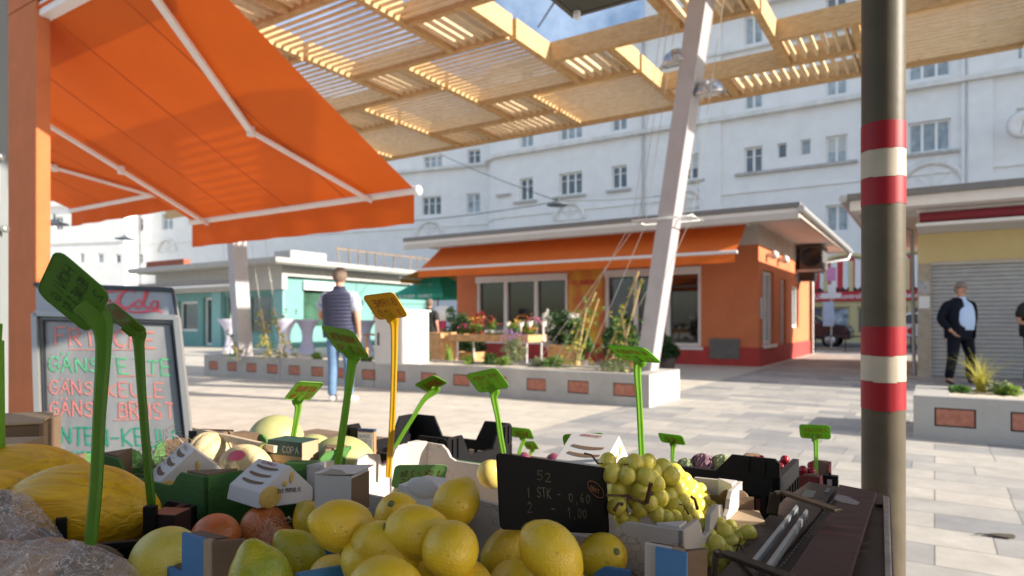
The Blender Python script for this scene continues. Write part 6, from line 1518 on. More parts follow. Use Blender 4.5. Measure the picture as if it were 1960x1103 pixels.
# ---- cartons
wcard=mat('white_carton',(.66,.62,.60),rough=.6,var=.04,vs=6);kraft=mat('carton_inside',(.20,.12,.07),rough=.85);printb=mat('brown_print',(.10,.05,.03),rough=.6);redprint=mat('red_brown_print',(.35,.06,.04),rough=.6);physm=mat('physalis_print',(.72,.40,.06),c2=(.85,.62,.20),vs=60,rough=.5)
def para(c4,width):
    """depths of four photo corners so that they form a true parallelogram of the given width"""
    r=[Vector(((x-CX)/FP,1.0,-(y-HY)/FP)) for x,y in c4]
    # d1 r1 - d2 r2 + d3 r3 - d4 r4 = 0, d1 = 1
    M=Matrix(((r[1].x,-r[2].x,r[3].x),(r[1].y,-r[2].y,r[3].y),(r[1].z,-r[2].z,r[3].z)))
    try: s=M.inverted()@r[0]
    except ValueError: s=Vector((1,1,1))
    d=[1.0]+[max(.8,min(1.25,q)) for q in s]
    P=[r[i]*d[i] for i in range(4)];k=width/max((P[1]-P[0]).length,1e-6)
    return [p*k+Vector((0,0,CH)) for p in P]
def gable(px,py,Y,w,d,h,rz,label,txt,slots,tilt=0,logo=True):
    c=W(px,py,Y);T=thing('fruit_carton',label,'carton',c,rz,'white windowed fruit cartons')
    # ridge runs along local y, sloping faces left and right, gable front at -y; base z=-h
    X=Matrix.Rotation(tilt,4,'Y')
    m=MB();e=-h*.62
    m.add([(-w/2,-d/2,-h),(w/2,-d/2,-h),(w/2,d/2,-h),(-w/2,d/2,-h),(-w*.47,-d/2,e),(w*.47,-d/2,e),(w*.47,d/2,e),(-w*.47,d/2,e),(0,-d/2,0),(0,d/2,0)],[(0,3,2,1),(0,1,5,4),(1,2,6,5),(2,3,7,6),(3,0,4,7),(4,5,8),(7,9,6),(4,8,9,7),(5,6,9,8)],0,False,X)
    m.build('box',wcard,T,bevel=.0012)
    # windows: crescent slots in the left slope
    U_=Vector((0,1,0));S=(Vector((0,0,0))-Vector((-w*.47,0,e)));sl=S.length;S=S.normalized();nn_=Vector((-S.z,0,S.x))
    m=MB()
    for i in range(slots):
        o=Vector((-w*.47,0,e))+S*(sl*(.18+.25*i))+nn_*.0008;P=[];hw=d*.33*(1-.12*i*0)
        for k in range(9): t=-1+k/4;P.append(o+U_*(hw*t)+S*(sl*.045*(t*t)*1.4))
        for k in range(9): t=1-k/4;P.append(o+U_*(hw*t)+S*(sl*.10+sl*.03*(t*t)))
        m.add([X@p for p in P],[list(range(18))])
    m.build('slot',kraft,T)
    if txt:
        m=MB();strokes(m,txt,X@(Vector((-w*.47,d*.28,e))+S*(sl*.86)),X@Vector((0,-1,0))-X@Vector((0,0,0)),(X@S)-X@Vector((0,0,0)),sl*.075,.0010,fit=d*.45,jit=.08);m.build('lettering',redprint,T)
        m=MB();strokes(m,txt,X@Vector((-w*.18,-d/2-.0006,e-.004)),X@Vector((1,0,0)),X@Vector((0,0,1)),.007,.0010,fit=w*.42,jit=.05);m.build('lettering',printb,T)
    m=MB();m.ell((0,0,0),.020,.0008,.018,n=14,T=X@Matrix.Translation((-w*.30,-d/2-.0005,e*1.02-.008)));m.ell((0,0,0),.004,.0015,.010,n=8,T=X@Matrix.Translation((.005,-d/2-.001,e*.5)));m.ell((0,0,0),.005,.0015,.005,n=8,T=X@Matrix.Translation((-.006,-d/2-.001,e*.72)));m.build('fruit_picture',physm if logo else printb,T)
    return T
gable(364,852,1.32,.15,.12,.10,R(34),'white house-shaped carton with smile-shaped windows in the green crate','PHYSALIS',3)
gable(524,884,1.13,.105,.095,.065,R(52),'white glossy carton lettered bio physalis leaning between green crate and pears','BIO PHYSALIS',3,tilt=R(6))
gable(1140,830,1.27,.13,.10,.085,R(56),'tilted grey-white carton behind the black price board','AGROBASKET',2,tilt=R(8))
T=boxpx('paper_box','plain white paper box with open flap among the pears','box',655,902,1.04,(.062,.06,.07),R(-14),wcard)
m=MB();m.prism([(-.031,-.031,.001),(.038,-.031,.004),(.042,.026,.006),(-.031,.031,.001)],(0,0,.001));m.prism([(-.02,-.036,.002),(.0,-.036,.012),(.018,-.034,.010),(.026,-.03,.002)],(0,.003,0));m.build('flap',wcard,T)
m=MB();m.box(.0312,.0322,-.029,.029,-.062,-.004);m.build('open_side',kraft,T)
T=boxpx('paper_box','low white paper box with curved flap left of the topmost lemon','box',835,925,1.0,(.09,.07,.06),R(-30),wcard)
m=MB();m.ell((0,-.034,0),.03,.004,.016,n=14);m.build('flap',wcard,T)
# dark green carton end with printed rim, wooden slat, label card
T=boxpx('cardboard_box','brown crate end with dark green rim and white print behind the pears','box',562,842,1.38,(.09,.05,.075),R(-24),cardl)
m=MB();m.box(-.0455,.0455,-.0262,-.0252,-.028,.001);m.box(-.0455,.0455,-.026,.026,.0005,.0015);rim=m.build('rim',mat('dark_green_print',(.02,.07,.06),rough=.6),T)
m=MB();strokes(m,'COPA',(-.005,-.0264,-.022),(1,0,.0),(0,0,1),.013,.0016,fit=.045,jit=.05);m.build('lettering',whitec,rim)
m=MB();strokes(m,'FRUTA',(-.03,-.0254,-.05),(1,0,.0),(0,0,1),.008,.0008,fit=.06,jit=.05);strokes(m,'ORIGEN',(-.03,-.0254,-.064),(1,0,.0),(0,0,1),.008,.0008,fit=.06,jit=.05);m.build('lettering',printb,T)
p=W(372,824,1.55);q=W(528,860,1.36);T=thing('crate_batten','pale wooden slat lying across the melon crate','slat',p);m=MB();m.bar((0,0,0),q-p,.010,.014);m.build('slat',mat('raw_wood',(.60,.47,.33),rough=.7,var=.1,vs=30),T)
T=boxpx('cardboard_box','open cardboard corner with black and white end at the left of the cantaloupes','box',405,824,1.55,(.09,.04,.04),R(-12),card)
m=MB();m.box(-.0455,-.010,-.0212,-.0202,-.035,.001);m.build('black_end',dark,T);m=MB();m.box(-.0098,.012,-.0212,-.0202,-.035,.001);m.build('white_label',whitec,T)
T=boxpx('cardboard_box','small green card box with torn flap in front of the brown crate','box',580,884,1.25,(.062,.03,.05),R(-6),greenc)
T=boxpx('cardboard_box','green cardboard corner with rounded flap between melons and carton','box',228,868,1.42,(.075,.04,.06),R(18),card)
m=MB();m.box(-.038,-.0,-.0212,-.0202,-.055,.001);m.ell((.014,-.0215,-.02),.015,.001,.028,n=14);m.build('green_flap',mat('bright_green_card',(.08,.30,.06),rough=.7),T)
T=boxpx('label_card','orange-brown card post with a printed white label on the black crate','label',702,826,1.56,(.045,.012,.075),R(-18),mat('orange_brown_card',(.42,.20,.09),rough=.75,var=.1))
m=MB();m.box(-.019,.019,-.0072,-.0064,-.052,-.002);lb=m.build('label',wcard,T);m=MB()
for k,tx in enumerate(('GEMÜSE'.replace('Ü','U'),'KLASSE I','ESPANA','KG 10')): strokes(m,tx,(-.016,-.0074,-.013-k*.012),(1,0,0),(0,0,1),.006,.0006,fit=.030,jit=.05)
m.build('lettering',printb,lb);m=MB();m.box(-.0225,.0225,-.006,.006,.0005,.006);m.build('rim',mat('dark_blue_print',(.03,.06,.12),rough=.6),T)
# shredded packing straw behind the first carton
c=W(322,880,1.36);T=thing('packing_straw','tuft of pale packing straw behind the carton','straw',c);rnd=random.Random(9);m=MB()
for k in range(60):
    p=Vector((rnd.gauss(0,.022),rnd.gauss(0,.02),rnd.gauss(0,.015)));pts=[p]
    for q in range(5): p=p+Vector((rnd.gauss(0,.012),rnd.gauss(0,.008),rnd.gauss(.001,.01)));pts.append(p)
    m.tube(pts,.0006,n=3,cap=False)
m.build('straw',mat('straw',(.62,.50,.36),rough=.8,var=.2,vs=40),T)
# leather-like dark wallet/box strap on the melon tray
T=boxpx('dark_case','small stitched dark brown case beside the front melon','case',325,978,1.02,(.045,.04,.042),R(-8),mat('dark_leather',(.035,.02,.02),rough=.35,var=.3,vs=30))
m=MB()
for k in range(12): m.ell((-.010,-.0205,-.038+k*.0032),.0006,.0006,.0006,n=6)
m.build('stitching',whitec,T)
T=boxpx('divider','black plastic divider post right of the front melon','divider',288,968,1.0,(.018,.012,.05),R(10),blackp)
boxpx('divider','black slanting plastic corner between plastic film and front melon','divider',118,990,.98,(.014,.02,.04),R(30),blackp)
p=W(185,1046,.92);q=W(352,1030,.98);T=thing('edge_strip','black crate rim running under the front melon','rim',p);m=MB();m.bar((0,0,0),q-p,.012,.008);m.build('rim',blackp,T,bevel=.001)
p=W(566,1103,.70);q=W(790,1062,.86);T=thing('edge_strip','light blue divider strip between the lemons','rim',p);m=MB();m.bar((0,0,-.012),q-p+Vector((0,0,-.012)),.006,.03);m.build('rim',bluep,T,bevel=.001)
# blue corner posts
def corner(px,py,Y,label,mt,h=.12,rz=-ANG,s=.05):
    c=W(px,py,Y);T=thing('corner_post',label,'crate corner',c,rz);m=MB();t=.005;m.box(0,s*1.05,0,t,-h,0);m.build('front',mt,T)
    m=MB();m.box(s*1.05+.001,s*1.05+.016,-.001,t+.002,-h,0);m.build('fold',cardl,T)
    m=MB();m.prism([(s*1.05+.017,0,0),(s*1.6+.017,s*.6,0),(s*1.6+.013,s*.6+.004,0),(s*1.05+.012,.004,0)],(0,0,-h));m.prism([(.002,.006,-.002),(s,.006,-.002),(s*1.3,s*.6,-.002),(s*.1,s*.5,-.002)],(0,0,-.002));m.build('side',card,T);return T
corner(348,1020,.78,'blue and brown cardboard corner post at the bottom left of the lemons',bluec,h=.13,s=.042)
corner(1234,1040,.74,'cream cardboard corner post with blue side at the right end of the lemons',whitec,h=.10,s=.03)
p=W(1275,1052,.70);T=thing('corner_post','blue cardboard flap at the right end of the lemons','crate corner',p,-ANG);m=MB();m.box(-.012,.022,0,.004,-.08,0);m.build('flap',bluec,T)
T=boxpx('cardboard_box','open cream cardboard box with brown rear flap behind the lower grapes','box',1410,985,1.02,(.075,.06,.06),R(-12),cardl)
m=MB();m.box(-.0375,.03,.031,.034,-.03,.02);m.ell((.0,.0325,.02),.022,.0016,.012,n=14);m.build('rear_flap',card,T)
# ---- plastic film over produce at the lower left
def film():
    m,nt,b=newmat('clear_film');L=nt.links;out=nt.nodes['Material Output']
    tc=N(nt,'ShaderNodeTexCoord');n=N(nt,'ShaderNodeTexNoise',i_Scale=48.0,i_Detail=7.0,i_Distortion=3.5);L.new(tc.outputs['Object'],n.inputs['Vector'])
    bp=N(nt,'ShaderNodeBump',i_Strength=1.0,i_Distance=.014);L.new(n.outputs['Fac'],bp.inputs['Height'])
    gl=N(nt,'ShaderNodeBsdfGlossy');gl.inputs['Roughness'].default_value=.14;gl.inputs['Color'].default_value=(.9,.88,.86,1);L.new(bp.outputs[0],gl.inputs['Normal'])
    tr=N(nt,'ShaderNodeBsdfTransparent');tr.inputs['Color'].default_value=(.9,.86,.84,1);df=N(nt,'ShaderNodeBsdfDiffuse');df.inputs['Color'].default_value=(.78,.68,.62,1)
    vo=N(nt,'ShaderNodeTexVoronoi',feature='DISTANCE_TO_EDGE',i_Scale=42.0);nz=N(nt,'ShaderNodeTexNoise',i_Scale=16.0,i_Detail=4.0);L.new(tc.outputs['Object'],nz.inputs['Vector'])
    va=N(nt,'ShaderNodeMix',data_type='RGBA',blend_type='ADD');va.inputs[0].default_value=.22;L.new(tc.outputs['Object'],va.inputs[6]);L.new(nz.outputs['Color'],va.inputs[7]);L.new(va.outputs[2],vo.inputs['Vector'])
    ce=N(nt,'ShaderNodeMapRange');ce.inputs[1].default_value=.0;ce.inputs[2].default_value=.07;ce.inputs[3].default_value=.65;ce.inputs[4].default_value=.12;L.new(vo.outputs['Distance'],ce.inputs[0])  # whitish lines along the creases, painted in as crinkle highlights
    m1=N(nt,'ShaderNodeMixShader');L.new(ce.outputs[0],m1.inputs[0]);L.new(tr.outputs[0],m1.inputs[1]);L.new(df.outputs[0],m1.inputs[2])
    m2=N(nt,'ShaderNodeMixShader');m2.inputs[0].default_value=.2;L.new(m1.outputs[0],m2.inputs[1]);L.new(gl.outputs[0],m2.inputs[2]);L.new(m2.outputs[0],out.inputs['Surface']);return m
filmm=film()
def filmsheet(label,pts,seed,contents):
    """pts: rows of photo points (px,py,Y) making a coarse patch, refined and crumpled"""
    c=W(*pts[0][0]);T=thing('plastic_film',label,'plastic bag',c,0,'crumpled clear plastic film');R0=len(pts);C0=len(pts[0]);n=26
    G=[[W(*pts[i][j])-c for j in range(C0)] for i in range(R0)];m=MB();vs=[]
    nr,nc=(R0-1)*n,(C0-1)*n
    for i in range(nr+1):
        for j in range(nc+1):
            u=i/n;v=j/n;iu=min(int(u),R0-2);iv=min(int(v),C0-2);fu=u-iu;fv=v-iv
            fu=fu*fu*(3-2*fu);fv=fv*fv*(3-2*fv)
            p=G[iu][iv].lerp(G[iu][iv+1],fv).lerp(G[iu+1][iv].lerp(G[iu+1][iv+1],fv),fu)
            q=p*30+Vector((seed,0,0));rg=1-abs(noise.noise(q))*2.2;rg2=1-abs(noise.noise(q*2.7+Vector((9,4,1))))*2
            p=p+Vector((0,-.5,.8))*(.008*rg+.004*rg2);vs.append(p)
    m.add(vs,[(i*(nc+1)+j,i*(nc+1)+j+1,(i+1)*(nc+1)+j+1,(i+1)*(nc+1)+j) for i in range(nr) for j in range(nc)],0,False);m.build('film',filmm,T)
    m=MB();rnd=random.Random(seed)
    for x,y,Y,r,mi in contents: m.ell(W(x,y,Y)-c,r,r,r,n=16,m=mi,fn=lambda p:p*(1+.08*noise.noise(p*30)))
    m.build('contents',[mat('wrapped_pink',(.36,.22,.18),c2=(.42,.30,.16),vs=25,rough=.5),mat('wrapped_brown',(.05,.05,.03),c2=(.18,.12,.08),vs=25,rough=.6)],T)
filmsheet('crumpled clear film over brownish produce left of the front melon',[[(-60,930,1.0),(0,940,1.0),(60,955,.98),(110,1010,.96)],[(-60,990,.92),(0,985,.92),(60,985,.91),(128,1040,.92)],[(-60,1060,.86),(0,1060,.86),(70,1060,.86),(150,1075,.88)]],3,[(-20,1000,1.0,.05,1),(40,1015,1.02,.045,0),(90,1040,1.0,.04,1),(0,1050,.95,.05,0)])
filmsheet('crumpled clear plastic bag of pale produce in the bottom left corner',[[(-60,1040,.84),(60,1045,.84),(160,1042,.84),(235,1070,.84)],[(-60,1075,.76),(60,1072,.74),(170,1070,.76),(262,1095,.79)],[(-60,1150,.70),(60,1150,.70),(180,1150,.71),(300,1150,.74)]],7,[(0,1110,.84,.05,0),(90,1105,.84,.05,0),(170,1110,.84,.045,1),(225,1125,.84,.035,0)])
# ---- brown folding case at the lower right
maroon=mat('maroon_lacquer',(.05,.012,.014),c2=(.07,.02,.02),vs=14,rough=.5,stain=.4,spec=.3,bump=.1,bs=40);brownw=mat('worn_brown_metal',(.06,.038,.03),c2=(.10,.07,.055),vs=18,spec=.25,rough=.55,stain=.3,bump=.1,bs=60);bronze=mat('bronze_bracket',(.03,.019,.01),c2=(.06,.04,.024),vs=30,rough=.5,metal=.3,spec=.3);railm=mat('grey_rail',(.34,.36,.37),rough=.4,metal=.4,var=.1)
ZC=.76;ca0,cb0=PZ(1365,1062,ZC);T=gthing('slicing_board_case','worn maroon and brown metal case with bronze brackets and pale rails, beside the grapes','metal case',-.235,.72,.66)
O=Vector((-.235,.72,0))
def L2(px,py,z): a,b=PZ(px,py,z);return Vector((a-O.x,b-O.y,z-.66))
def plate(name,pts,z,mt,th=.006,bev=.001,par=T):
    P=[L2(x,y,z) for x,y in pts];m=MB();
    if (P[1]-P[0]).cross(P[2]-P[1]).z<0:P=P[::-1]
    m.prism([p-Vector((0,0,th)) for p in P],(0,0,th));return m.build(name,mt,par,bevel=bev)
plate('body',[(1352,1120),(1547,922),(1705,947),(1716,1180),(1420,1230)],.752,brownw,th=.085,bev=.004)
# left deck with the square hole
plate('deck',[(1405,1060),(1500,955),(1548,922),(1601,932),(1566,985),(1452,1112)],.757,brownw,th=.0035)
plate('slot_hole',[(1532,950),(1541,937),(1563,940),(1556,953)],.7582,dark,th=.0008,bev=0)
plate('slot_hole',[(1577,942),(1583,934),(1590,935),(1586,943)],.7582,dark,th=.0008,bev=0)
plate('lid',[(1490,1125),(1600,965),(1606,927),(1678,941),(1600,1190)],.772,maroon,th=.008,bev=.0015)
plate('worn_patch',[(1596,955),(1602,946),(1622,950),(1646,962),(1640,967),(1612,962)],.7726,mat('worn_grey',(.20,.18,.18),rough=.4,var=.2,vs=40),th=.0004,bev=0)
plate('right_rail_edge',[(1690,948),(1702,950),(1708,1120),(1694,1120)],.760,mat('worn_silver_edge',(.32,.30,.28),rough=.4,metal=.5,var=.3,vs=40),th=.006,bev=.002)
plate('latch',[(1677,950),(1688,951),(1689,966),(1676,965)],.757,bronze,th=.003)
for pp in (((1524,966),(1528,970),(1444,1078),(1438,1072)),((1543,974),(1547,978),(1472,1088),(1464,1083))):
    P=[L2(x,y,.775) for x,y in pp];m=MB();m.prism([p-Vector((0,0,.010)) for p in P],(0,0,.010));m.build('rail',railm,T)
def bracket(pts,leg):
    m=MB();P=[L2(x,y,z) for x,y,z in pts]
    for p,q in zip(P[:-1],P[1:]): m.bar(p,q,.016,.005)
    m.build('bracket',bronze,T,bevel=.001)
    m=MB();c=P[1].lerp(P[2],.3)+Vector((0,0,.0028));m.lathe([(0,0),(.0035,0)],12,T=Matrix.Translation(c));m.build('rivet_hole',dark,T)
bracket([(1478,985,.765),(1484,945,.79),(1500,943,.792),(1605,978,.79)],0)
bracket([(1366,1103,.765),(1370,1062,.79),(1384,1058,.792),(1512,1106,.79)],0)
m=MB();rnd=random.Random(6);a_,b_=L2(1602,948,.765),L2(1470,1118,.765)
for k in range(34):
    p=a_.lerp(b_,k/34);q=a_.lerp(b_,(k+.6)/34);m.bar(p,q,.0012,.0012)
m.build('seam_stitching',dark,T)
c_=W(1588,912,1.55);T=thing('black_clip','small black clip block at the far end of the stall','clip',c_,-ANG);m=MB();m.box(-.014,.018,-.01,.01,-.03,.003);m.box(-.002,.003,-.004,.004,.0032,.009);m.build('block',blackp,T,bevel=.001)
m=MB();m.box(-.004,.006,-.011,-.0102,-.02,-.005);m.build('catch',zinc,T)

# ---------------------------------------------------------------- price signs
tagd=mat('shaded_green_price_plastic',(.09,.24,.012),rough=.35,var=.1,vs=20,trans=.3);tagg=mat('green_price_plastic',(.25,.52,.05),rough=.35,var=.08,vs=20,trans=.5);tagy=mat('yellow_price_plastic',(.62,.36,.01),rough=.35,var=.08,vs=20,trans=.3);ink=mat('red_brown_ink',(.30,.09,.02),rough=.7,var=.2);inkd=mat('dark_green_ink',(.015,.06,.008),rough=.7,var=.2)  # tagd: darker copy of the green, shade on the big signs painted in
def sign(label,c4,width,stick,lines,mt=None,im=None,sw=.011,mirror=True,Y=None,round_=.16,name='price_sign',asp=1.4):
    """c4: top-left, top-right, bottom-right, bottom-left photo corners; stick: list of (px,py); lines of writing"""
    mt=mt or tagg;im=im or ink;cx_=sum(q[0] for q in c4)/4;cy_=sum(q[1] for q in c4)/4;k=Y/FP
    u=Vector(((c4[1][0]-c4[0][0]+c4[2][0]-c4[3][0])/2*k,-(c4[1][1]-c4[0][1]+c4[2][1]-c4[3][1])/2*k));v=Vector(((c4[0][0]-c4[3][0]+c4[1][0]-c4[2][0])/2*k,-(c4[0][1]-c4[3][1]+c4[1][1]-c4[2][1])/2*k))
    # least tilted true rectangle whose projection has the sides u and v
    ry=Vector(((cx_-CX)/FP,1.0,-(cy_-HY)/FP));u3=Vector((u.x,0,u.y));v3=Vector((v.x,0,v.y));R2=ry.length_squared
    D_=u.dot(v);bz=-math.sqrt(abs(D_))*.8-.002;den=ry.dot(v3)+bz*R2
    az=-(D_+bz*ry.dot(u3))/den if abs(den)>1e-4 else 0
    az=max(-.06,min(.06,az))
    c0=W(cx_,cy_,Y);U3=u3+ry*az;V3=v3+ry*bz;P=[c0-U3/2+V3/2,c0+U3/2+V3/2,c0+U3/2-V3/2,c0-U3/2-V3/2]
    base=(P[2]+P[3])/2;T=thing(name,label,'price sign',base,0,'plastic price signs')
    U=(P[1]-P[0]);V=(P[0]-P[3]);w=U.length;h=V.length;Un=U.normalized();Vn=V.normalized();n=Un.cross(Vn).normalized()
    if n.y>0:n=-n
    # rounded parallelogram outline
    out=[];r=min(w,h)*round_
    for (cu,cv,a0) in ((0,0,180),(w,0,270),(w,h,0),(0,h,90)):
        for k in range(5):
            a=R(a0+k*22.5);uu=cu+(r if cu==0 else -r)+r*math.cos(a);vv=cv+(r if cv==0 else -r)+r*math.sin(a);out.append(P[3]+Un*uu+Vn*vv)
    m=MB();m.prism(out,-n*.0014);pl=m.build('plate',mt,T,world=True)
    # raised rim
    m=MB();m.tube(out+[out[0]],.0009,n=4,cap=False);m.build('rim',mt,T,world=True)
    N_=len(lines);m=MB()
    for i,tx in enumerate(lines):
        hh=h*.62/N_;vv=h*(.86-.80*(i+1)/N_)+hh*.15
        strokes(m,tx,P[3]+Un*w*.12+Vn*vv,Un,Vn,hh*.85,max(.0006,hh*.09),fit=w*.76,mirror=mirror,jit=.3,eps=0)
    m.v=[v+n*.0009 for v in m.v];m.build('lettering',im,T,world=True)
    # stake: wide ribbed throat at the plate, then a slim blade
    S=[];Y0=base.y
    if stick:
        Ys=[Y0*(1-.0*k) for k in range(len(stick))];pts=[W(x,y,Y0+(.004)) for (x,y) in stick]
        top=base+Vn*h*.30;tw=sw*2.0
        path=[top+n*.001,base.lerp(pts[0],.15)+n*.0005]+pts
        rad=[(0,sw*.85),(0,sw*.9)]+[(0,sw*(.55 if k==0 else .44)) for k in range(len(pts))]
        # smooth the path
        m=MB();
        for i in range(len(path)-1):
            pass
        up=Vector((0,1,0));L_=[];vs=[]
        prof=[(-1,-.3),(-.6,-.62),(0,-.42),(.6,-.62),(1,-.3),(1,.3),(-1,.3)]
        fine=[];fr=[]
        for i in range(len(path)-1):
            p0=path[max(i-1,0)];p1=path[i];p2=path[i+1];p3=path[min(i+2,len(path)-1)]
            for q in range(5):
                t=q/5;fine.append(.5*(2*p1+(p2-p0)*t+(2*p0-5*p1+4*p2-p3)*t*t+(3*p1-p0-3*p2+p3)*t**3));r0=rad[i][1];r1=rad[i+1][1];fr.append(r0+(r1-r0)*t)
        fine.append(path[-1]);fr.append(rad[-1][1]*.85)
        for i,p in enumerate(fine):
            d=(fine[min(i+1,len(fine)-1)]-fine[max(i-1,0)]).normalized();s_=d.cross(up).normalized();b_=s_.cross(d)
            if s_.x<0:s_=-s_
            for x,y in prof: vs.append(p+s_*(x*fr[i])+up*(y*sw*.32))
        k_=len(prof);m.add(vs,[(i*k_+j,i*k_+(j+1)%k_,(i+1)*k_+(j+1)%k_,(i+1)*k_+j) for i in range(len(fine)-1) for j in range(k_)]);m.add(vs[-k_:],[list(range(k_))])
        m.build('stake',mt,T,world=True)
    return T
sign('largest green price sign, steeply tilted, seen from behind at the left',[(69,561),(109,478),(212,567),(168,641)],.055,[(198,660),(190,800),(184,930),(173,1042)],['HONIG','MELONE 1 ST','2.90'],im=inkd,mt=tagd,Y=.78,sw=.0165,round_=.2)
sign('green price sign half hidden behind the largest one, tilted to the right',[(196,592),(206,577),(292,636),(236,634)],.03,[(266,662),(272,760),(282,880),(291,974)],['PHYSALIS','1.99'],mt=tagd,Y=1.0,sw=.0145)
sign('green price sign with a strongly tilted plate left of the yellow one',[(612,623),(675,634),(707,687),(647,674)],.072,[(673,700),(665,760),(655,830),(645,896)],['MANDARIN','KG 2.50'],Y=1.14,sw=.0145)
sign('yellow price sign on a tall yellow stake',[(695,567),(751,560),(783,606),(721,613)],.07,[(755,632),(754,720),(750,820),(743,914)],['BIRNE','1.90'],mt=tagy,Y=1.3,sw=.0135)
sign('green price sign over the round melon',[(565,731),(627,733),(587,767),(549,764)],.07,[(571,780),(567,805),(561,838)],['NETZ MELONE','ST 1.90'],Y=1.45,sw=.0135)
sign('small green price sign on a slanting stake right of the yellow one',[(793,737),(830,718),(857,733),(820,751)],.065,[(812,765),(790,800),(768,835),(752,864)],['KARTOFFEL'],Y=1.62,sw=.0115)
sign('green price sign in front of the long planter, left of the black board',[(890,718),(950,704),(975,742),(918,752)],.07,[(946,764),(953,800),(958,835),(964,868)],['ROTE RUBEN','1 KG','1.49'],Y=1.36,sw=.013)
sign('large green price sign with flat plate above the grapes',[(1154,660),(1238,667),(1261,695),(1195,688)],.085,[(1220,705),(1223,760),(1226,820),(1229,885)],['WEINTRAUBEN','KG 2.90'],Y=1.15,sw=.0125)
sign('tiny green price sign, upper of the pair behind the board',[(967,817),(1019,822),(1018,841),(984,836)],.06,[(1002,845),(997,856),(993,870)],['ZWIEBEL'],Y=1.95,sw=.011)
sign('tiniest green tag, lower of the pair behind the board',[(999,847),(1024,844),(1031,861),(1010,859)],.045,[(1016,866),(1015,872)],['0.90'],Y=2.0,sw=.009)
sign('green price sign partly hidden by the tilted carton',[(1076,832),(1156,829),(1163,875),(1084,878)],.09,[(1124,885),(1124,900)],['RADIESCHEN','0.99'],Y=1.5,sw=.012)
sign('small green price sign in front of the paving right of the grapes',[(1259,829),(1306,835),(1312,852),(1266,846)],.055,[(1288,858),(1287,878),(1286,900)],['FENCHEL'],Y=1.6,sw=.010)
sign('rightmost green price sign with upright rectangular plate',[(1530,813),(1588,815),(1590,841),(1532,838)],.07,[(1562,848),(1562,880),(1561,924)],['KIRSCHEN','1 KG 4.90'],Y=1.52,sw=.0105,mirror=True,asp=2.15)
sign('green price card with reversed writing leaning among the pears',[(760,889),(855,893),(850,930),(747,936)],.082,[],['1 STK = 2.00','SITRUS'],Y=1.12,mt=mat('lit_green_card',(.35,.70,.25),rough=.6,trans=.2),im=redprint)  # green lightened so the card's colour carries the sun on it
sign('plain green card tip standing up behind the black crate handle',[(1402,876),(1428,880),(1424,900),(1392,893)],.05,[(1400,905),(1398,915)],[' '],Y=1.9,sw=.01)
# stake cut by the left picture edge
p=W(-2,715,1.2);T=thing('price_sign','green price stake cut by the left picture edge','price sign',p,0,'plastic price signs')
m=MB();m.bar((0,0,.06),(.002,0,-.14),.018,.007);m.build('stake',tagg,T,bevel=.001);m=MB();m.prism([(-.07,0,.06),(.004,0,.05),(.006,0,.09),(-.06,0,.11)],(0,.0015,0));m.build('plate',tagg,T)
# black chalk price board
cb4=[(951,867),(1161,896),(1167,1023),(959,1014)];P=para(cb4,.165);k=.90/((P[0].y+P[2].y)/2);P=[(p-Vector((0,0,CH)))*k+Vector((0,0,CH)) for p in P]
T=thing('price_board','black price board with faint chalk prices stuck in front of the white crate','price board',(P[2]+P[3])/2)
Un=(P[1]-P[0]);Vn=(P[0]-P[3]);w=Un.length;h=Vn.length;Un.normalize();Vn.normalize();n=Un.cross(Vn).normalized();n=-n if n.y>0 else n
out=[];r=.007
for (cu,cv,a0) in ((0,0,180),(w,0,270),(w,h,0),(0,h,90)):
    for k in range(5): a=R(a0+k*22.5);out.append(P[3]+Un*(cu+(r if cu==0 else -r)+r*math.cos(a))+Vn*(cv+(r if cv==0 else -r)+r*math.sin(a)))
m=MB();m.prism(out,-n*.003);m.build('board',mat('blackboard',(.006,.006,.007),rough=.75,var=.3,vs=6,stain=.2,spec=.2),T,world=True,bevel=.0008)
chalk=mat('faded_chalk',(.10,.095,.055),rough=.9,var=.5,vs=60)
m=MB()
for tx,u,v,f,hh in (('52',.32,.70,.14,.013),('1 STK -',.22,.46,.32,.013),('0,60',.60,.44,.22,.013),('2   -',.22,.25,.26,.013),('1,00',.58,.22,.2,.013)): strokes(m,tx,P[3]+Un*w*u+Vn*h*v,Un,Vn,hh,.0011,fit=w*f,jit=.25,eps=0)
m.v=[v+n*.0012 for v in m.v];m.build('lettering',chalk,T,world=True)
m=MB();c=P[3]+Un*w*.87+Vn*h*.66+n*.0012;pts=[c+Un*(.017*math.cos(t*.314))+Vn*(.010*math.sin(t*.314)-.006*math.cos(t*.314)) for t in range(20)];m.tube(pts+[pts[0]],.0006,n=4,cap=False);strokes(m,'OBST',c-Un*.011-Vn*.001,(Un*1-Vn*.3),Vn,.006,.0009,fit=.022,jit=.05,eps=0);m.build('oval_mark',mat('orange_mark',(.22,.09,.03),rough=.7),T,world=True)
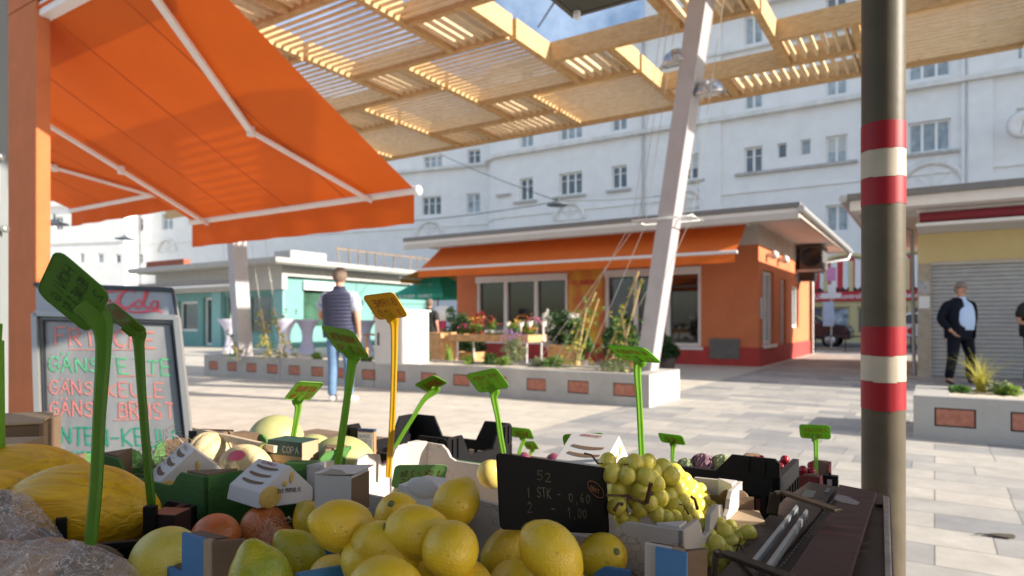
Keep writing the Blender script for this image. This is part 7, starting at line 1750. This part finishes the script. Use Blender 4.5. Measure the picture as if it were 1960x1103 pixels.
# ---------------------------------------------------------------- camera, light
cd=bpy.data.cameras.new('camera');cam=bpy.data.objects.new('camera',cd);scene.collection.objects.link(cam)
cam.location=(0,0,CH);cam.rotation_euler=(R(90),0,0)
cd.sensor_width=36;cd.lens=36*FP/1960;cd.shift_y=(HY-551.5)/1960;cd.clip_end=600;cd.clip_start=.05
cd.dof.use_dof=True;cd.dof.focus_distance=.95;cd.dof.aperture_fstop=5.6
scene.camera=cam
sd=Vector(SUNDIR);az=math.atan2(sd.x,sd.y);el=R(SUNEL)
w=bpy.data.worlds.new('World');scene.world=w;w.use_nodes=True;nt=w.node_tree;L=nt.links;bg=nt.nodes['Background']
sky=N(nt,'ShaderNodeTexSky',sky_type='NISHITA',sun_disc=False,sun_elevation=el,sun_rotation=az,air_density=1.0,dust_density=1.5)
tc=N(nt,'ShaderNodeTexCoord');ns=N(nt,'ShaderNodeTexNoise',i_Scale=2.6,i_Detail=7.0,i_Roughness=.6);L.new(tc.outputs['Generated'],ns.inputs['Vector'])
rp=N(nt,'ShaderNodeMapRange');rp.inputs[1].default_value=.45;rp.inputs[2].default_value=.75;L.new(ns.outputs['Fac'],rp.inputs[0])
mx=N(nt,'ShaderNodeMix',data_type='RGBA');mx.inputs[7].default_value=(6.4,7.6,9.6,1)
L.new(rp.outputs[0],mx.inputs[0]);L.new(sky.outputs[0],mx.inputs[6]);L.new(mx.outputs[2],bg.inputs[0]);bg.inputs[1].default_value=SKYS
sl=bpy.data.lights.new('sun','SUN');sl.energy=SUNE;sl.angle=R(.55);sl.color=(1,.92,.8)
so=bpy.data.objects.new('sun',sl);scene.collection.objects.link(so);so.location=(20,5,20)
v=Vector((sd.x*math.cos(el),sd.y*math.cos(el),math.sin(el)));so.rotation_euler=v.to_track_quat('Z','Y').to_euler()
vs=scene.view_settings;vs.view_transform='Standard';vs.look='None';vs.exposure=EXPO;vs.gamma=1;vs.use_curve_mapping=False
scene.cycles.use_denoising=True;scene.cycles.max_bounces=8;scene.cycles.transparent_max_bounces=12;scene.cycles.diffuse_bounces=4
